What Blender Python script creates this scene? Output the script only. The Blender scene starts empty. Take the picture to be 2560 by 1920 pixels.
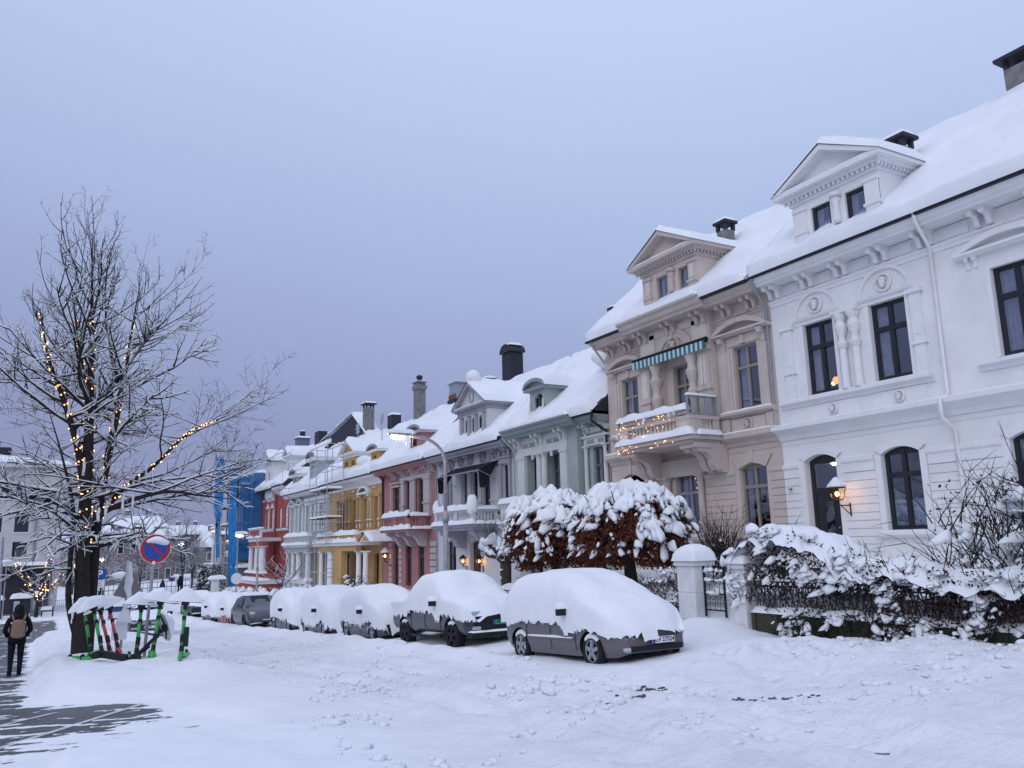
import bpy, bmesh, math, random
import numpy as np
from mathutils import Vector, Matrix, noise

PI = math.pi
random.seed(7)
scene = bpy.context.scene
C = scene.collection

# ------------------------------------------------------------------ camera
YAW, PITCH, ROLL = math.radians(29.4), math.radians(11.037), math.radians(1.387)
fwd = Vector((math.sin(YAW) * math.cos(PITCH), math.cos(YAW) * math.cos(PITCH), math.sin(PITCH)))
rt0 = Vector((math.cos(YAW), -math.sin(YAW), 0))
up0 = rt0.cross(fwd)
rt = math.cos(ROLL) * rt0 - math.sin(ROLL) * up0
up = math.sin(ROLL) * rt0 + math.cos(ROLL) * up0
cam_d = bpy.data.cameras.new('camera')
cam_d.lens = 28.88
cam_d.sensor_width = 36.0
cam_d.clip_end = 3000
cam = bpy.data.objects.new('camera', cam_d)
C.objects.link(cam)
cam.matrix_world = Matrix(((rt.x, up.x, -fwd.x, 0.0), (rt.y, up.y, -fwd.y, 0.0), (rt.z, up.z, -fwd.z, 1.7), (0, 0, 0, 1)))
scene.camera = cam

# ------------------------------------------------------------------ sky: heavy winter cloud at dusk
SUN_EL, SUN_AZ = math.radians(34), math.radians(238)
world = bpy.data.worlds.new('World')
scene.world = world
world.use_nodes = True
nt = world.node_tree
nt.nodes.clear()
wo = nt.nodes.new('ShaderNodeOutputWorld')
tc = nt.nodes.new('ShaderNodeTexCoord')
sep = nt.nodes.new('ShaderNodeSeparateXYZ')
nt.links.new(tc.outputs['Generated'], sep.inputs[0])
ramp = nt.nodes.new('ShaderNodeValToRGB')
ramp.color_ramp.interpolation = 'LINEAR'
els = ramp.color_ramp.elements
els[0].position = 0.0
els[0].color = (0.262, 0.290, 0.485, 1)
els[1].position = 1.0
els[1].color = (0.80, 0.90, 1.20, 1)
for pos, col in ((0.10, (0.290, 0.332, 0.550)), (0.24, (0.362, 0.432, 0.690)), (0.40, (0.452, 0.555, 0.83)), (0.56, (0.56, 0.67, 0.96))):
    e = els.new(pos)
    e.color = (*col, 1)
# soft cloud mottling
nz = nt.nodes.new('ShaderNodeTexNoise')
nz.inputs['Scale'].default_value = 1.7
nz.inputs['Detail'].default_value = 3
nt.links.new(tc.outputs['Generated'], nz.inputs['Vector'])
mz = nt.nodes.new('ShaderNodeMath'); mz.operation = 'MULTIPLY_ADD'
mz.inputs[1].default_value = 0.07
nt.links.new(nz.outputs['Fac'], mz.inputs[0])
nt.links.new(sep.outputs['Z'], mz.inputs[2])
ax = nt.nodes.new('ShaderNodeMath'); ax.operation = 'MULTIPLY_ADD'
ax.inputs[1].default_value = 0.13
nt.links.new(sep.outputs['X'], ax.inputs[0])
nt.links.new(mz.outputs[0], ax.inputs[2])
sb = nt.nodes.new('ShaderNodeMath'); sb.operation = 'SUBTRACT'
sb.inputs[1].default_value = 0.085
nt.links.new(ax.outputs[0], sb.inputs[0])
nt.links.new(sb.outputs[0], ramp.inputs['Fac'])
bg = nt.nodes.new('ShaderNodeBackground')
bg.inputs['Strength'].default_value = 1.0
nt.links.new(ramp.outputs['Color'], bg.inputs['Color'])
sky = nt.nodes.new('ShaderNodeTexSky')
sky.sky_type = 'NISHITA'
sky.sun_disc = False
sky.sun_elevation = SUN_EL
sky.sun_rotation = SUN_AZ
bg2 = nt.nodes.new('ShaderNodeBackground')
bg2.inputs['Strength'].default_value = 0.05
nt.links.new(sky.outputs['Color'], bg2.inputs['Color'])
mx = nt.nodes.new('ShaderNodeMixShader')
mx.inputs[0].default_value = 0.08
nt.links.new(bg.outputs[0], mx.inputs[1])
nt.links.new(bg2.outputs[0], mx.inputs[2])
nt.links.new(mx.outputs[0], wo.inputs['Surface'])

sun_d = bpy.data.lights.new('sun', 'SUN')
sun_d.energy = 0.85
sun_d.angle = math.radians(50)
sun_d.color = (1.0, 0.97, 0.95)
sun = bpy.data.objects.new('sun', sun_d)
C.objects.link(sun)
# light comes from behind the camera, on the left
sdir = Vector((math.sin(SUN_AZ) * math.cos(SUN_EL), math.cos(SUN_AZ) * math.cos(SUN_EL), math.sin(SUN_EL)))
sun.rotation_euler = sdir.to_track_quat('Z', 'Y').to_euler()

scene.view_settings.view_transform = 'Standard'
scene.view_settings.look = 'None'
scene.view_settings.gamma = 1
scene.view_settings.exposure = 0.0
scene.view_settings.use_curve_mapping = False
scene.render.engine = 'CYCLES'
scene.cycles.max_bounces = 6
scene.cycles.diffuse_bounces = 3
scene.cycles.glossy_bounces = 3
scene.cycles.transparent_max_bounces = 12
scene.cycles.use_denoising = True
scene.cycles.sample_clamp_indirect = 6.0

# ------------------------------------------------------------------ materials
MATS = {}


def mat(name, col, rough=0.7, spec=0.3, var=0.0, vscale=3.0, bump=0.0, bscale=20.0, metal=0.0, emit=None, estr=0.0, col2=None, detail=4.0, coat=0.0):
    if name in MATS:
        return MATS[name]
    m = bpy.data.materials.new(name)
    m.use_nodes = True
    n = m.node_tree
    b = n.nodes['Principled BSDF']
    b.inputs['Base Color'].default_value = (*col, 1)
    b.inputs['Roughness'].default_value = rough
    b.inputs['Specular IOR Level'].default_value = spec
    b.inputs['Metallic'].default_value = metal
    b.inputs['Coat Weight'].default_value = coat
    if emit:
        b.inputs['Emission Color'].default_value = (*emit, 1)
        b.inputs['Emission Strength'].default_value = estr
    if var > 0 or bump > 0 or col2:
        geo = n.nodes.new('ShaderNodeNewGeometry')
    if var > 0 or col2:
        t = n.nodes.new('ShaderNodeTexNoise')
        t.inputs['Scale'].default_value = vscale
        t.inputs['Detail'].default_value = detail
        t.inputs['Roughness'].default_value = 0.62
        n.links.new(geo.outputs['Position'], t.inputs['Vector'])
        r = n.nodes.new('ShaderNodeValToRGB')
        c2 = col2 if col2 else tuple(c * (1 - var) for c in col)
        c1 = col if col2 else tuple(min(1, c * (1 + var * 0.5)) for c in col)
        r.color_ramp.elements[0].position = 0.33
        r.color_ramp.elements[0].color = (*c2, 1)
        r.color_ramp.elements[1].position = 0.66
        r.color_ramp.elements[1].color = (*c1, 1)
        n.links.new(t.outputs['Fac'], r.inputs['Fac'])
        n.links.new(r.outputs['Color'], b.inputs['Base Color'])
    if bump > 0:
        t2 = n.nodes.new('ShaderNodeTexNoise')
        t2.inputs['Scale'].default_value = bscale
        t2.inputs['Detail'].default_value = 5
        n.links.new(geo.outputs['Position'], t2.inputs['Vector'])
        bp = n.nodes.new('ShaderNodeBump')
        bp.inputs['Strength'].default_value = bump
        bp.inputs['Distance'].default_value = 0.05
        n.links.new(t2.outputs['Fac'], bp.inputs['Height'])
        n.links.new(bp.outputs[0], b.inputs['Normal'])
    MATS[name] = m
    return m


mat('snow', (0.84, 0.86, 0.89), 0.85, 0.15, 0.035, 1.3, 0.25, 9.0)
mat('snow_thin', (0.80, 0.82, 0.86), 0.9, 0.1, 0.06, 4.0, 0.35, 22.0)
mat('asphalt', (0.050, 0.052, 0.058), 0.38, 0.5, 0.0, 1.4, 0.35, 60.0, col2=(0.085, 0.087, 0.095))
mat('road_paint', (0.62, 0.62, 0.60), 0.5, 0.4, 0.25, 6.0)
mat('white_wall', (0.82, 0.82, 0.825), 0.75, 0.25, 0.08, 0.7, 0.12, 30.0)
mat('white_trim', (0.82, 0.82, 0.825), 0.65, 0.3, 0.05, 2.0)
mat('beige_wall', (0.62, 0.525, 0.475), 0.8, 0.2, 0.09, 0.9, 0.12, 30.0)
mat('beige_trim', (0.575, 0.505, 0.455), 0.75, 0.25, 0.10, 1.6)
mat('beige_panel', (0.67, 0.61, 0.55), 0.75, 0.25, 0.06, 2.0)
mat('green_wall', (0.375, 0.425, 0.415), 0.8, 0.2, 0.08, 0.9, 0.12, 30.0)
mat('green_dark', (0.26, 0.295, 0.30), 0.75, 0.25, 0.08, 2.0)
mat('green_trim', (0.60, 0.62, 0.60), 0.7, 0.25, 0.07, 2.0)
mat('grey_wall', (0.59, 0.58, 0.60), 0.8, 0.2, 0.08, 0.9, 0.12, 30.0)
mat('grey_trim', (0.36, 0.355, 0.40), 0.75, 0.25, 0.08, 2.0)
mat('pink_wall', (0.40, 0.195, 0.195), 0.8, 0.2, 0.12, 0.9, 0.12, 30.0)
mat('pink_trim', (0.50, 0.45, 0.455), 0.75, 0.25, 0.08, 2.0)
mat('yellow_wall', (0.54, 0.345, 0.15), 0.8, 0.2, 0.11, 0.9, 0.12, 30.0)
mat('yellow_trim', (0.50, 0.355, 0.19), 0.75, 0.25, 0.1, 2.0)
mat('red_wall', (0.38, 0.098, 0.088), 0.8, 0.2, 0.12, 0.9, 0.12, 30.0)
mat('blue_wall', (0.165, 0.185, 0.255), 0.8, 0.2, 0.10, 0.9, 0.12, 30.0)
mat('frame_dark', (0.018, 0.020, 0.028), 0.45, 0.4)
mat('frame_brown', (0.055, 0.032, 0.03), 0.5, 0.4)
mat('frame_beige', (0.30, 0.265, 0.235), 0.6, 0.3, 0.1, 3.0)
mat('frame_green', (0.11, 0.14, 0.14), 0.6, 0.3, 0.1, 3.0)
mat('frame_white', (0.70, 0.71, 0.72), 0.55, 0.3)
mat('frame_wood', (0.30, 0.135, 0.05), 0.6, 0.3, 0.2, 4.0)
mat('curtain', (0.50, 0.52, 0.56), 0.9, 0.1, 0.2, 5.0)
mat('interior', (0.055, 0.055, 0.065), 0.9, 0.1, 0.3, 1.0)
mat('blind', (0.42, 0.50, 0.55), 0.8, 0.2)
mat('slate', (0.026, 0.027, 0.036), 0.6, 0.4, 0.3, 5.0)
mat('tar', (0.030, 0.031, 0.042), 0.6, 0.3, 0.2, 4.0)
mat('gutter', (0.20, 0.19, 0.20), 0.5, 0.4, 0.5, 9.0)
mat('zinc', (0.30, 0.32, 0.36), 0.45, 0.5, 0.2, 4.0)
mat('concrete', (0.235, 0.225, 0.225), 0.9, 0.15, 0.35, 3.5, 0.3, 20.0)
mat('brick_red', (0.24, 0.11, 0.075), 0.9, 0.15, 0.4, 12.0)
mat('iron', (0.012, 0.012, 0.015), 0.5, 0.4)
mat('stone_wall', (0.075, 0.060, 0.050), 0.9, 0.15, 0.5, 4.0, 0.4, 18.0, col2=(0.050, 0.058, 0.036))
mat('post_white', (0.72, 0.725, 0.735), 0.8, 0.2, 0.10, 3.0, 0.2, 18.0)
mat('moss', (0.25, 0.27, 0.06), 0.95, 0.05, 0.5, 18.0)
mat('galv', (0.30, 0.31, 0.34), 0.45, 0.5, 0.25, 6.0)
mat('sign_back', (0.235, 0.225, 0.225), 0.55, 0.4, 0.12, 3.0)
mat('sign_red', (0.42, 0.025, 0.028), 0.4, 0.4)
mat('sign_blue', (0.018, 0.075, 0.36), 0.4, 0.4)
mat('sign_white', (0.75, 0.76, 0.78), 0.45, 0.4)
mat('ink', (0.015, 0.015, 0.018), 0.6, 0.3)
mat('scoot_green', (0.045, 0.37, 0.075), 0.4, 0.45, 0.15, 6.0)
mat('scoot_red', (0.52, 0.075, 0.075), 0.4, 0.45, 0.15, 6.0)
mat('rubber', (0.016, 0.016, 0.018), 0.75, 0.25)
mat('bark', (0.040, 0.034, 0.033), 0.9, 0.15, 0.4, 10.0, 0.5, 30.0)
mat('bark_far', (0.060, 0.055, 0.066), 0.9, 0.15)
mat('bark_pollard', (0.085, 0.062, 0.05), 0.9, 0.15, 0.5, 14.0, 0.6, 25.0)
mat('beech_leaf', (0.125, 0.040, 0.024), 0.8, 0.2, 0.55, 7.0)
mat('hedge_leaf', (0.050, 0.026, 0.030), 0.8, 0.2, 0.5, 9.0)
mat('ever_leaf', (0.022, 0.030, 0.028), 0.7, 0.3, 0.4, 9.0)
mat('netting', (0.016, 0.20, 0.52), 0.75, 0.3, 0.35, 1.6, 0.4, 6.0)
mat('tube_steel', (0.40, 0.42, 0.46), 0.45, 0.5)
mat('paint_taupe', (0.125, 0.112, 0.122), 0.35, 0.5, 0.05, 3.0, coat=0.3)
mat('paint_slate', (0.022, 0.025, 0.038), 0.3, 0.5, coat=0.5)
mat('paint_grey', (0.070, 0.075, 0.095), 0.35, 0.5, coat=0.3)
mat('paint_black', (0.012, 0.013, 0.017), 0.3, 0.5, coat=0.4)
mat('paint_pink', (0.50, 0.16, 0.16), 0.4, 0.4)
mat('paint_blue', (0.035, 0.085, 0.20), 0.4, 0.4)
mat('plastic_dark', (0.014, 0.015, 0.019), 0.6, 0.3)
mat('rim', (0.36, 0.37, 0.40), 0.35, 0.6, metal=0.5)
mat('lens', (0.40, 0.45, 0.50), 0.12, 0.7)
mat('plate_green', (0.03, 0.36, 0.20), 0.45, 0.4)
mat('awn_teal', (0.020, 0.185, 0.20), 0.8, 0.2)
mat('awn_white', (0.55, 0.60, 0.63), 0.8, 0.2)
mat('awn_dark', (0.020, 0.018, 0.026), 0.8, 0.2)
mat('coat_black', (0.012, 0.013, 0.020), 0.85, 0.2, 0.3, 8.0)
mat('denim_dark', (0.014, 0.017, 0.028), 0.9, 0.15)
mat('coat_blue', (0.030, 0.045, 0.085), 0.85, 0.2)
mat('bag_beige', (0.33, 0.215, 0.165), 0.8, 0.2, 0.12, 12.0)
mat('hair_black', (0.008, 0.008, 0.012), 0.7, 0.3)
mat('skin', (0.45, 0.27, 0.20), 0.6, 0.3)
mat('wood', (0.09, 0.055, 0.035), 0.8, 0.2, 0.3, 6.0)
mat('far_wall', (0.20, 0.165, 0.165), 0.9, 0.1, 0.15, 0.4)
mat('far_wall2', (0.145, 0.135, 0.155), 0.9, 0.1, 0.15, 0.4)
mat('pale_wall', (0.60, 0.565, 0.575), 0.85, 0.15, 0.06, 0.6)
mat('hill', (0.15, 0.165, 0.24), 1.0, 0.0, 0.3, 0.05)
mat('bulb', (1.0, 0.75, 0.4), 0.5, 0.2, emit=(1.0, 0.45, 0.13), estr=3.6)
mat('lamp_warm', (1.0, 0.8, 0.5), 0.5, 0.2, emit=(1.0, 0.56, 0.20), estr=16.0)
mat('lamp_street', (1.0, 0.9, 0.7), 0.5, 0.2, emit=(1.0, 0.80, 0.52), estr=26.0)
mat('room_glow', (0.9, 0.5, 0.2), 0.6, 0.2, emit=(1.0, 0.42, 0.12), estr=2.2)
mat('room_dim', (0.6, 0.25, 0.1), 0.6, 0.2, emit=(1.0, 0.30, 0.08), estr=0.35)


def glass_mat(name, tint, fac=0.75, rough=0.03):
    m = bpy.data.materials.new(name)
    m.use_nodes = True
    n = m.node_tree
    n.nodes.clear()
    o = n.nodes.new('ShaderNodeOutputMaterial')
    tr = n.nodes.new('ShaderNodeBsdfTransparent')
    tr.inputs[0].default_value = (*tint, 1)
    gl = n.nodes.new('ShaderNodeBsdfGlossy')
    gl.inputs['Roughness'].default_value = rough
    gl.inputs['Color'].default_value = (0.9, 0.93, 1, 1)
    lw = n.nodes.new('ShaderNodeLayerWeight')
    lw.inputs['Blend'].default_value = 0.5
    pw = n.nodes.new('ShaderNodeMath'); pw.operation = 'POWER'
    pw.inputs[1].default_value = 4.0
    n.links.new(lw.outputs['Facing'], pw.inputs[0])
    ml = n.nodes.new('ShaderNodeMath'); ml.operation = 'MULTIPLY_ADD'
    ml.inputs[1].default_value = 0.7
    ml.inputs[2].default_value = fac
    ml.use_clamp = True
    n.links.new(pw.outputs[0], ml.inputs[0])
    mi = n.nodes.new('ShaderNodeMixShader')
    n.links.new(ml.outputs[0], mi.inputs[0])
    n.links.new(tr.outputs[0], mi.inputs[1])
    n.links.new(gl.outputs[0], mi.inputs[2])
    n.links.new(mi.outputs[0], o.inputs['Surface'])
    MATS[name] = m
    return m


glass_mat('glass', (0.80, 0.82, 0.88), 0.15)
glass_mat('glass_clear', (0.9, 0.92, 0.95), 0.05)
glass_mat('glass_amber', (1.0, 0.86, 0.68), 0.02)


def net_material():
    m = bpy.data.materials.new('net_thin')
    m.use_nodes = True
    n = m.node_tree
    b = n.nodes['Principled BSDF']
    b.inputs['Base Color'].default_value = (0.016, 0.20, 0.52, 1)
    b.inputs['Roughness'].default_value = 0.8
    b.inputs['Alpha'].default_value = 0.55
    MATS['net_thin'] = m


net_material()
glass_mat('car_glass', (0.16, 0.19, 0.24), 0.12)


def ground_snow_material():
    """Trodden, gritty snow on the carriageway, cleaner snow beside it."""
    m = bpy.data.materials.new('street_snow')
    m.use_nodes = True
    n = m.node_tree
    b = n.nodes['Principled BSDF']
    b.inputs['Roughness'].default_value = 0.85
    b.inputs['Specular IOR Level'].default_value = 0.15
    geo = n.nodes.new('ShaderNodeNewGeometry')
    sp = n.nodes.new('ShaderNodeSeparateXYZ')
    n.links.new(geo.outputs['Position'], sp.inputs[0])

    def tex(scale, detail=4, stretch=None, rough=0.6):
        t = n.nodes.new('ShaderNodeTexNoise')
        t.inputs['Scale'].default_value = scale
        t.inputs['Detail'].default_value = detail
        t.inputs['Roughness'].default_value = rough
        if stretch:
            mp = n.nodes.new('ShaderNodeMapping')
            mp.inputs['Scale'].default_value = stretch
            mp.inputs['Rotation'].default_value = (0, 0, math.radians(14))
            n.links.new(geo.outputs['Position'], mp.inputs['Vector'])
            n.links.new(mp.outputs[0], t.inputs['Vector'])
        else:
            n.links.new(geo.outputs['Position'], t.inputs['Vector'])
        return t

    def ramp2(src, a, bb, ca, cb):
        r = n.nodes.new('ShaderNodeValToRGB')
        r.color_ramp.elements[0].position = a
        r.color_ramp.elements[0].color = (*ca, 1)
        r.color_ramp.elements[1].position = bb
        r.color_ramp.elements[1].color = (*cb, 1)
        n.links.new(src, r.inputs['Fac'])
        return r

    base = ramp2(tex(0.8).outputs['Fac'], 0.35, 0.7, (0.80, 0.815, 0.845), (0.845, 0.86, 0.89))
    # grit: only where wheels and feet have been (the carriageway)
    road = n.nodes.new('ShaderNodeMapRange')
    road.inputs['From Min'].default_value = 9.4
    road.inputs['From Max'].default_value = 7.2
    n.links.new(sp.outputs['X'], road.inputs['Value'])
    road2 = n.nodes.new('ShaderNodeMapRange')
    road2.inputs['From Min'].default_value = 2.2
    road2.inputs['From Max'].default_value = 4.5
    n.links.new(sp.outputs['X'], road2.inputs['Value'])
    near = n.nodes.new('ShaderNodeMapRange')
    near.inputs['From Min'].default_value = 13.5
    near.inputs['From Max'].default_value = 9.0
    n.links.new(sp.outputs['Y'], near.inputs['Value'])
    mxx = n.nodes.new('ShaderNodeMath'); mxx.operation = 'MAXIMUM'
    n.links.new(road.outputs[0], mxx.inputs[0])
    n.links.new(near.outputs[0], mxx.inputs[1])
    mul = n.nodes.new('ShaderNodeMath'); mul.operation = 'MULTIPLY'
    n.links.new(mxx.outputs[0], mul.inputs[0])
    n.links.new(road2.outputs[0], mul.inputs[1])
    g1 = ramp2(tex(5.5, 6, (0.55, 1.9, 1), 0.75).outputs['Fac'], 0.55, 0.71, (0, 0, 0), (1, 1, 1))
    g2 = ramp2(tex(0.75, 3).outputs['Fac'], 0.36, 0.62, (0, 0, 0), (1, 1, 1))
    gm = n.nodes.new('ShaderNodeMath'); gm.operation = 'MULTIPLY'
    n.links.new(g1.outputs['Color'], gm.inputs[0])
    n.links.new(g2.outputs['Color'], gm.inputs[1])
    gm2 = n.nodes.new('ShaderNodeMath'); gm2.operation = 'MULTIPLY'
    n.links.new(gm.outputs[0], gm2.inputs[0])
    n.links.new(mul.outputs[0], gm2.inputs[1])
    gm3 = n.nodes.new('ShaderNodeMath'); gm3.operation = 'MULTIPLY'
    gm3.inputs[1].default_value = 0.75
    n.links.new(gm2.outputs[0], gm3.inputs[0])
    mixc = n.nodes.new('ShaderNodeMix'); mixc.data_type = 'RGBA'
    n.links.new(gm3.outputs[0], mixc.inputs[0])
    n.links.new(base.outputs['Color'], mixc.inputs[6])
    mixc.inputs[7].default_value = (0.42, 0.385, 0.385, 1)
    # broad slush tint
    tint = ramp2(tex(0.33, 3, (0.6, 1.5, 1)).outputs['Fac'], 0.42, 0.68, (0, 0, 0), (0.5, 0.5, 0.5))
    tm = n.nodes.new('ShaderNodeMath'); tm.operation = 'MULTIPLY'
    n.links.new(tint.outputs['Color'], tm.inputs[0])
    n.links.new(mul.outputs[0], tm.inputs[1])
    mix2 = n.nodes.new('ShaderNodeMix'); mix2.data_type = 'RGBA'
    n.links.new(tm.outputs[0], mix2.inputs[0])
    n.links.new(mixc.outputs[2], mix2.inputs[6])
    mix2.inputs[7].default_value = (0.66, 0.635, 0.66, 1)
    n.links.new(mix2.outputs[2], b.inputs['Base Color'])
    bt = tex(16, 6)
    bt2 = tex(4.2, 5, (0.7, 1.4, 1))
    ad = n.nodes.new('ShaderNodeMath'); ad.operation = 'MULTIPLY_ADD'
    ad.inputs[1].default_value = 2.2
    n.links.new(bt2.outputs['Fac'], ad.inputs[0])
    n.links.new(bt.outputs['Fac'], ad.inputs[2])
    st = n.nodes.new('ShaderNodeMath'); st.operation = 'MULTIPLY_ADD'
    st.inputs[1].default_value = 0.42
    st.inputs[2].default_value = 0.14
    n.links.new(mul.outputs[0], st.inputs[0])
    bp = n.nodes.new('ShaderNodeBump')
    bp.inputs['Distance'].default_value = 0.06
    n.links.new(st.outputs[0], bp.inputs['Strength'])
    n.links.new(ad.outputs[0], bp.inputs['Height'])
    n.links.new(bp.outputs[0], b.inputs['Normal'])
    MATS['street_snow'] = m


ground_snow_material()

# ------------------------------------------------------------------ mesh helpers
OFF = {}          # object -> world position of its origin


def off(o):
    return OFF.get(o, Vector((0, 0, 0)))


def nz3(x, y, z=0.0):
    return noise.noise(Vector((x, y, z)))


def fbm(x, y, z=0.0, o=3):
    s, a = 0.0, 1.0
    for i in range(o):
        s += a * noise.noise(Vector((x, y, z)))
        x, y, z, a = x * 2.03 + 3.1, y * 2.03 - 1.7, z * 2.03 + 0.9, a * 0.5
    return s


class MB:
    def __init__(self):
        self.v, self.f, self.m = [], [], []

    def poly(self, pts, mi=0):
        i = len(self.v)
        self.v.extend(tuple(p) for p in pts)
        self.f.append(tuple(range(i, i + len(pts))))
        self.m.append(mi)

    def box(self, x0, x1, y0, y1, z0, z1, mi=0):
        if x0 > x1: x0, x1 = x1, x0
        if y0 > y1: y0, y1 = y1, y0
        if z0 > z1: z0, z1 = z1, z0
        i = len(self.v)
        self.v += [(x0, y0, z0), (x1, y0, z0), (x1, y1, z0), (x0, y1, z0), (x0, y0, z1), (x1, y0, z1), (x1, y1, z1), (x0, y1, z1)]
        for q in ((0, 3, 2, 1), (4, 5, 6, 7), (0, 1, 5, 4), (1, 2, 6, 5), (2, 3, 7, 6), (3, 0, 4, 7)):
            self.f.append(tuple(i + k for k in q)); self.m.append(mi)
        return self

    def prism_y(self, prof, y0, y1, mi=0):
        """profile of (x, z) points, counter-clockwise seen from -Y, run along Y"""
        n = len(prof)
        i = len(self.v)
        self.v += [(p[0], y0, p[1]) for p in prof] + [(p[0], y1, p[1]) for p in prof]
        self.f.append(tuple(range(i, i + n))); self.m.append(mi)
        self.f.append(tuple(range(i + 2 * n - 1, i + n - 1, -1))); self.m.append(mi)
        for k in range(n):
            l = (k + 1) % n
            self.f.append((i + k, i + n + k, i + n + l, i + l)); self.m.append(mi)
        return self

    def prism_x(self, prof, x0, x1, mi=0):
        """profile of (y, z) points run along X"""
        n = len(prof)
        i = len(self.v)
        self.v += [(x0, p[0], p[1]) for p in prof] + [(x1, p[0], p[1]) for p in prof]
        self.f.append(tuple(range(i, i + n))); self.m.append(mi)
        self.f.append(tuple(range(i + 2 * n - 1, i + n - 1, -1))); self.m.append(mi)
        for k in range(n):
            l = (k + 1) % n
            self.f.append((i + k, i + n + k, i + n + l, i + l)); self.m.append(mi)
        return self

    def sweep(self, pts, radii, n=6, mi=0, cap=True):
        pts = [Vector(p) for p in pts]
        if not hasattr(radii, '__len__'):
            radii = [radii] * len(pts)
        base = len(self.v)
        up_ = Vector((0, 0, 1))
        prev = None
        for k, p in enumerate(pts):
            d = (pts[min(k + 1, len(pts) - 1)] - pts[max(k - 1, 0)])
            if d.length < 1e-9:
                d = Vector((0, 0, 1))
            d.normalize()
            if prev is None:
                a = up_ if abs(d.z) < 0.9 else Vector((1, 0, 0))
                s = d.cross(a).normalized()
            else:
                s = (prev - d * prev.dot(d))
                s = s.normalized() if s.length > 1e-6 else d.orthogonal().normalized()
            prev = s
            t = d.cross(s)
            for j in range(n):
                an = 2 * PI * j / n
                self.v.append(tuple(p + (s * math.cos(an) + t * math.sin(an)) * radii[k]))
        for k in range(len(pts) - 1):
            for j in range(n):
                l = (j + 1) % n
                self.f.append((base + k * n + j, base + k * n + l, base + (k + 1) * n + l, base + (k + 1) * n + j)); self.m.append(mi)
        if cap:
            self.f.append(tuple(base + j for j in range(n - 1, -1, -1))); self.m.append(mi)
            e = base + (len(pts) - 1) * n
            self.f.append(tuple(e + j for j in range(n))); self.m.append(mi)
        return self

    def tube(self, a, b, r, n=6, mi=0, r2=None):
        return self.sweep([a, b], [r, r if r2 is None else r2], n, mi)

    def lathe(self, prof, cx, cy, n=12, mi=0):
        """profile of (radius, z) turned about the vertical through cx, cy"""
        base = len(self.v)
        for r, z in prof:
            for j in range(n):
                a = 2 * PI * j / n
                self.v.append((cx + r * math.cos(a), cy + r * math.sin(a), z))
        for k in range(len(prof) - 1):
            for j in range(n):
                l = (j + 1) % n
                self.f.append((base + k * n + j, base + k * n + l, base + (k + 1) * n + l, base + (k + 1) * n + j)); self.m.append(mi)
        self.f.append(tuple(base + j for j in range(n - 1, -1, -1))); self.m.append(mi)
        e = base + (len(prof) - 1) * n
        self.f.append(tuple(e + j for j in range(n))); self.m.append(mi)
        return self

    def grid(self, fn, nu, nv, mi=0, keep=None):
        base = len(self.v)
        for a in range(nu + 1):
            for b in range(nv + 1):
                self.v.append(tuple(fn(a / nu, b / nv)))
        w = nv + 1
        for a in range(nu):
            for b in range(nv):
                if keep and not keep(a, b):
                    continue
                i = base + a * w + b
                self.f.append((i, i + w, i + w + 1, i + 1)); self.m.append(mi)
        return self

    def blob(self, c, r, n=10, m=7, seed=0.0, amp=0.15, flat=0.0, mi=0):
        """lumpy ellipsoid; flat trims the underside"""
        c = Vector(c)
        base = len(self.v)
        for a in range(m + 1):
            th = PI * a / m
            for b in range(n):
                ph = 2 * PI * b / n
                d = Vector((math.sin(th) * math.cos(ph), math.sin(th) * math.sin(ph), math.cos(th)))
                k = 1 + amp * noise.noise(d * 1.6 + Vector((seed, seed * 0.7, -seed)))
                z = d.z * r[2] * k
                if z < 0:
                    z *= (1 - flat)
                self.v.append((c.x + d.x * r[0] * k, c.y + d.y * r[1] * k, c.z + z))
        for a in range(m):
            for b in range(n):
                l = (b + 1) % n
                self.f.append((base + a * n + b, base + (a + 1) * n + b, base + (a + 1) * n + l, base + a * n + l)); self.m.append(mi)
        return self

    def mesh(self, name, mats, o=Vector((0, 0, 0)), smooth=False, sharp=None):
        me = bpy.data.meshes.new(name)
        vs = [(p[0] - o[0], p[1] - o[1], p[2] - o[2]) for p in self.v]
        me.from_pydata(vs, [], self.f)
        if isinstance(mats, str):
            mats = [mats]
        for mm in mats:
            me.materials.append(MATS[mm])
        if len(mats) > 1:
            me.polygons.foreach_set('material_index', self.m)
        if smooth:
            me.polygons.foreach_set('use_smooth', [True] * len(me.polygons))
            if sharp:
                me.set_sharp_from_angle(angle=math.radians(sharp))
        me.update()
        return me

    def build(self, name, mats, parent=None, smooth=False, loc=None, sharp=None):
        o = off(parent) if parent else (Vector(loc) if loc is not None else Vector((0, 0, 0)))
        me = self.mesh(name, mats, o, smooth, sharp)
        ob = bpy.data.objects.new(name, me)
        C.objects.link(ob)
        if parent:
            ob.parent = parent
        else:
            ob.location = o
        OFF[ob] = o.copy()
        return ob


def inst(mesh, name, loc, parent=None, rotz=0.0, scale=None, rot=None):
    """one more object that shares mesh data"""
    ob = bpy.data.objects.new(name, mesh)
    C.objects.link(ob)
    loc = Vector(loc)
    if parent:
        ob.parent = parent
        ob.location = loc - off(parent)
    else:
        ob.location = loc
    ob.rotation_euler = rot if rot else (0, 0, rotz)
    if scale:
        ob.scale = scale
    OFF[ob] = loc.copy()
    return ob


def thing(name, label, cat, loc=(0, 0, 0), group=None):
    o = bpy.data.objects.new(name, None)
    C.objects.link(o)
    o.empty_display_size = 0.3
    o.location = loc
    OFF[o] = Vector(loc)
    return tag(o, label, cat, group)


def tag(o, label, cat, group=None, kind=None):
    o['label'] = label
    o['category'] = cat
    if group: o['group'] = group
    if kind: o['kind'] = kind
    return o


def struct(o):
    o['kind'] = 'structure'
    return o


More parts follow.
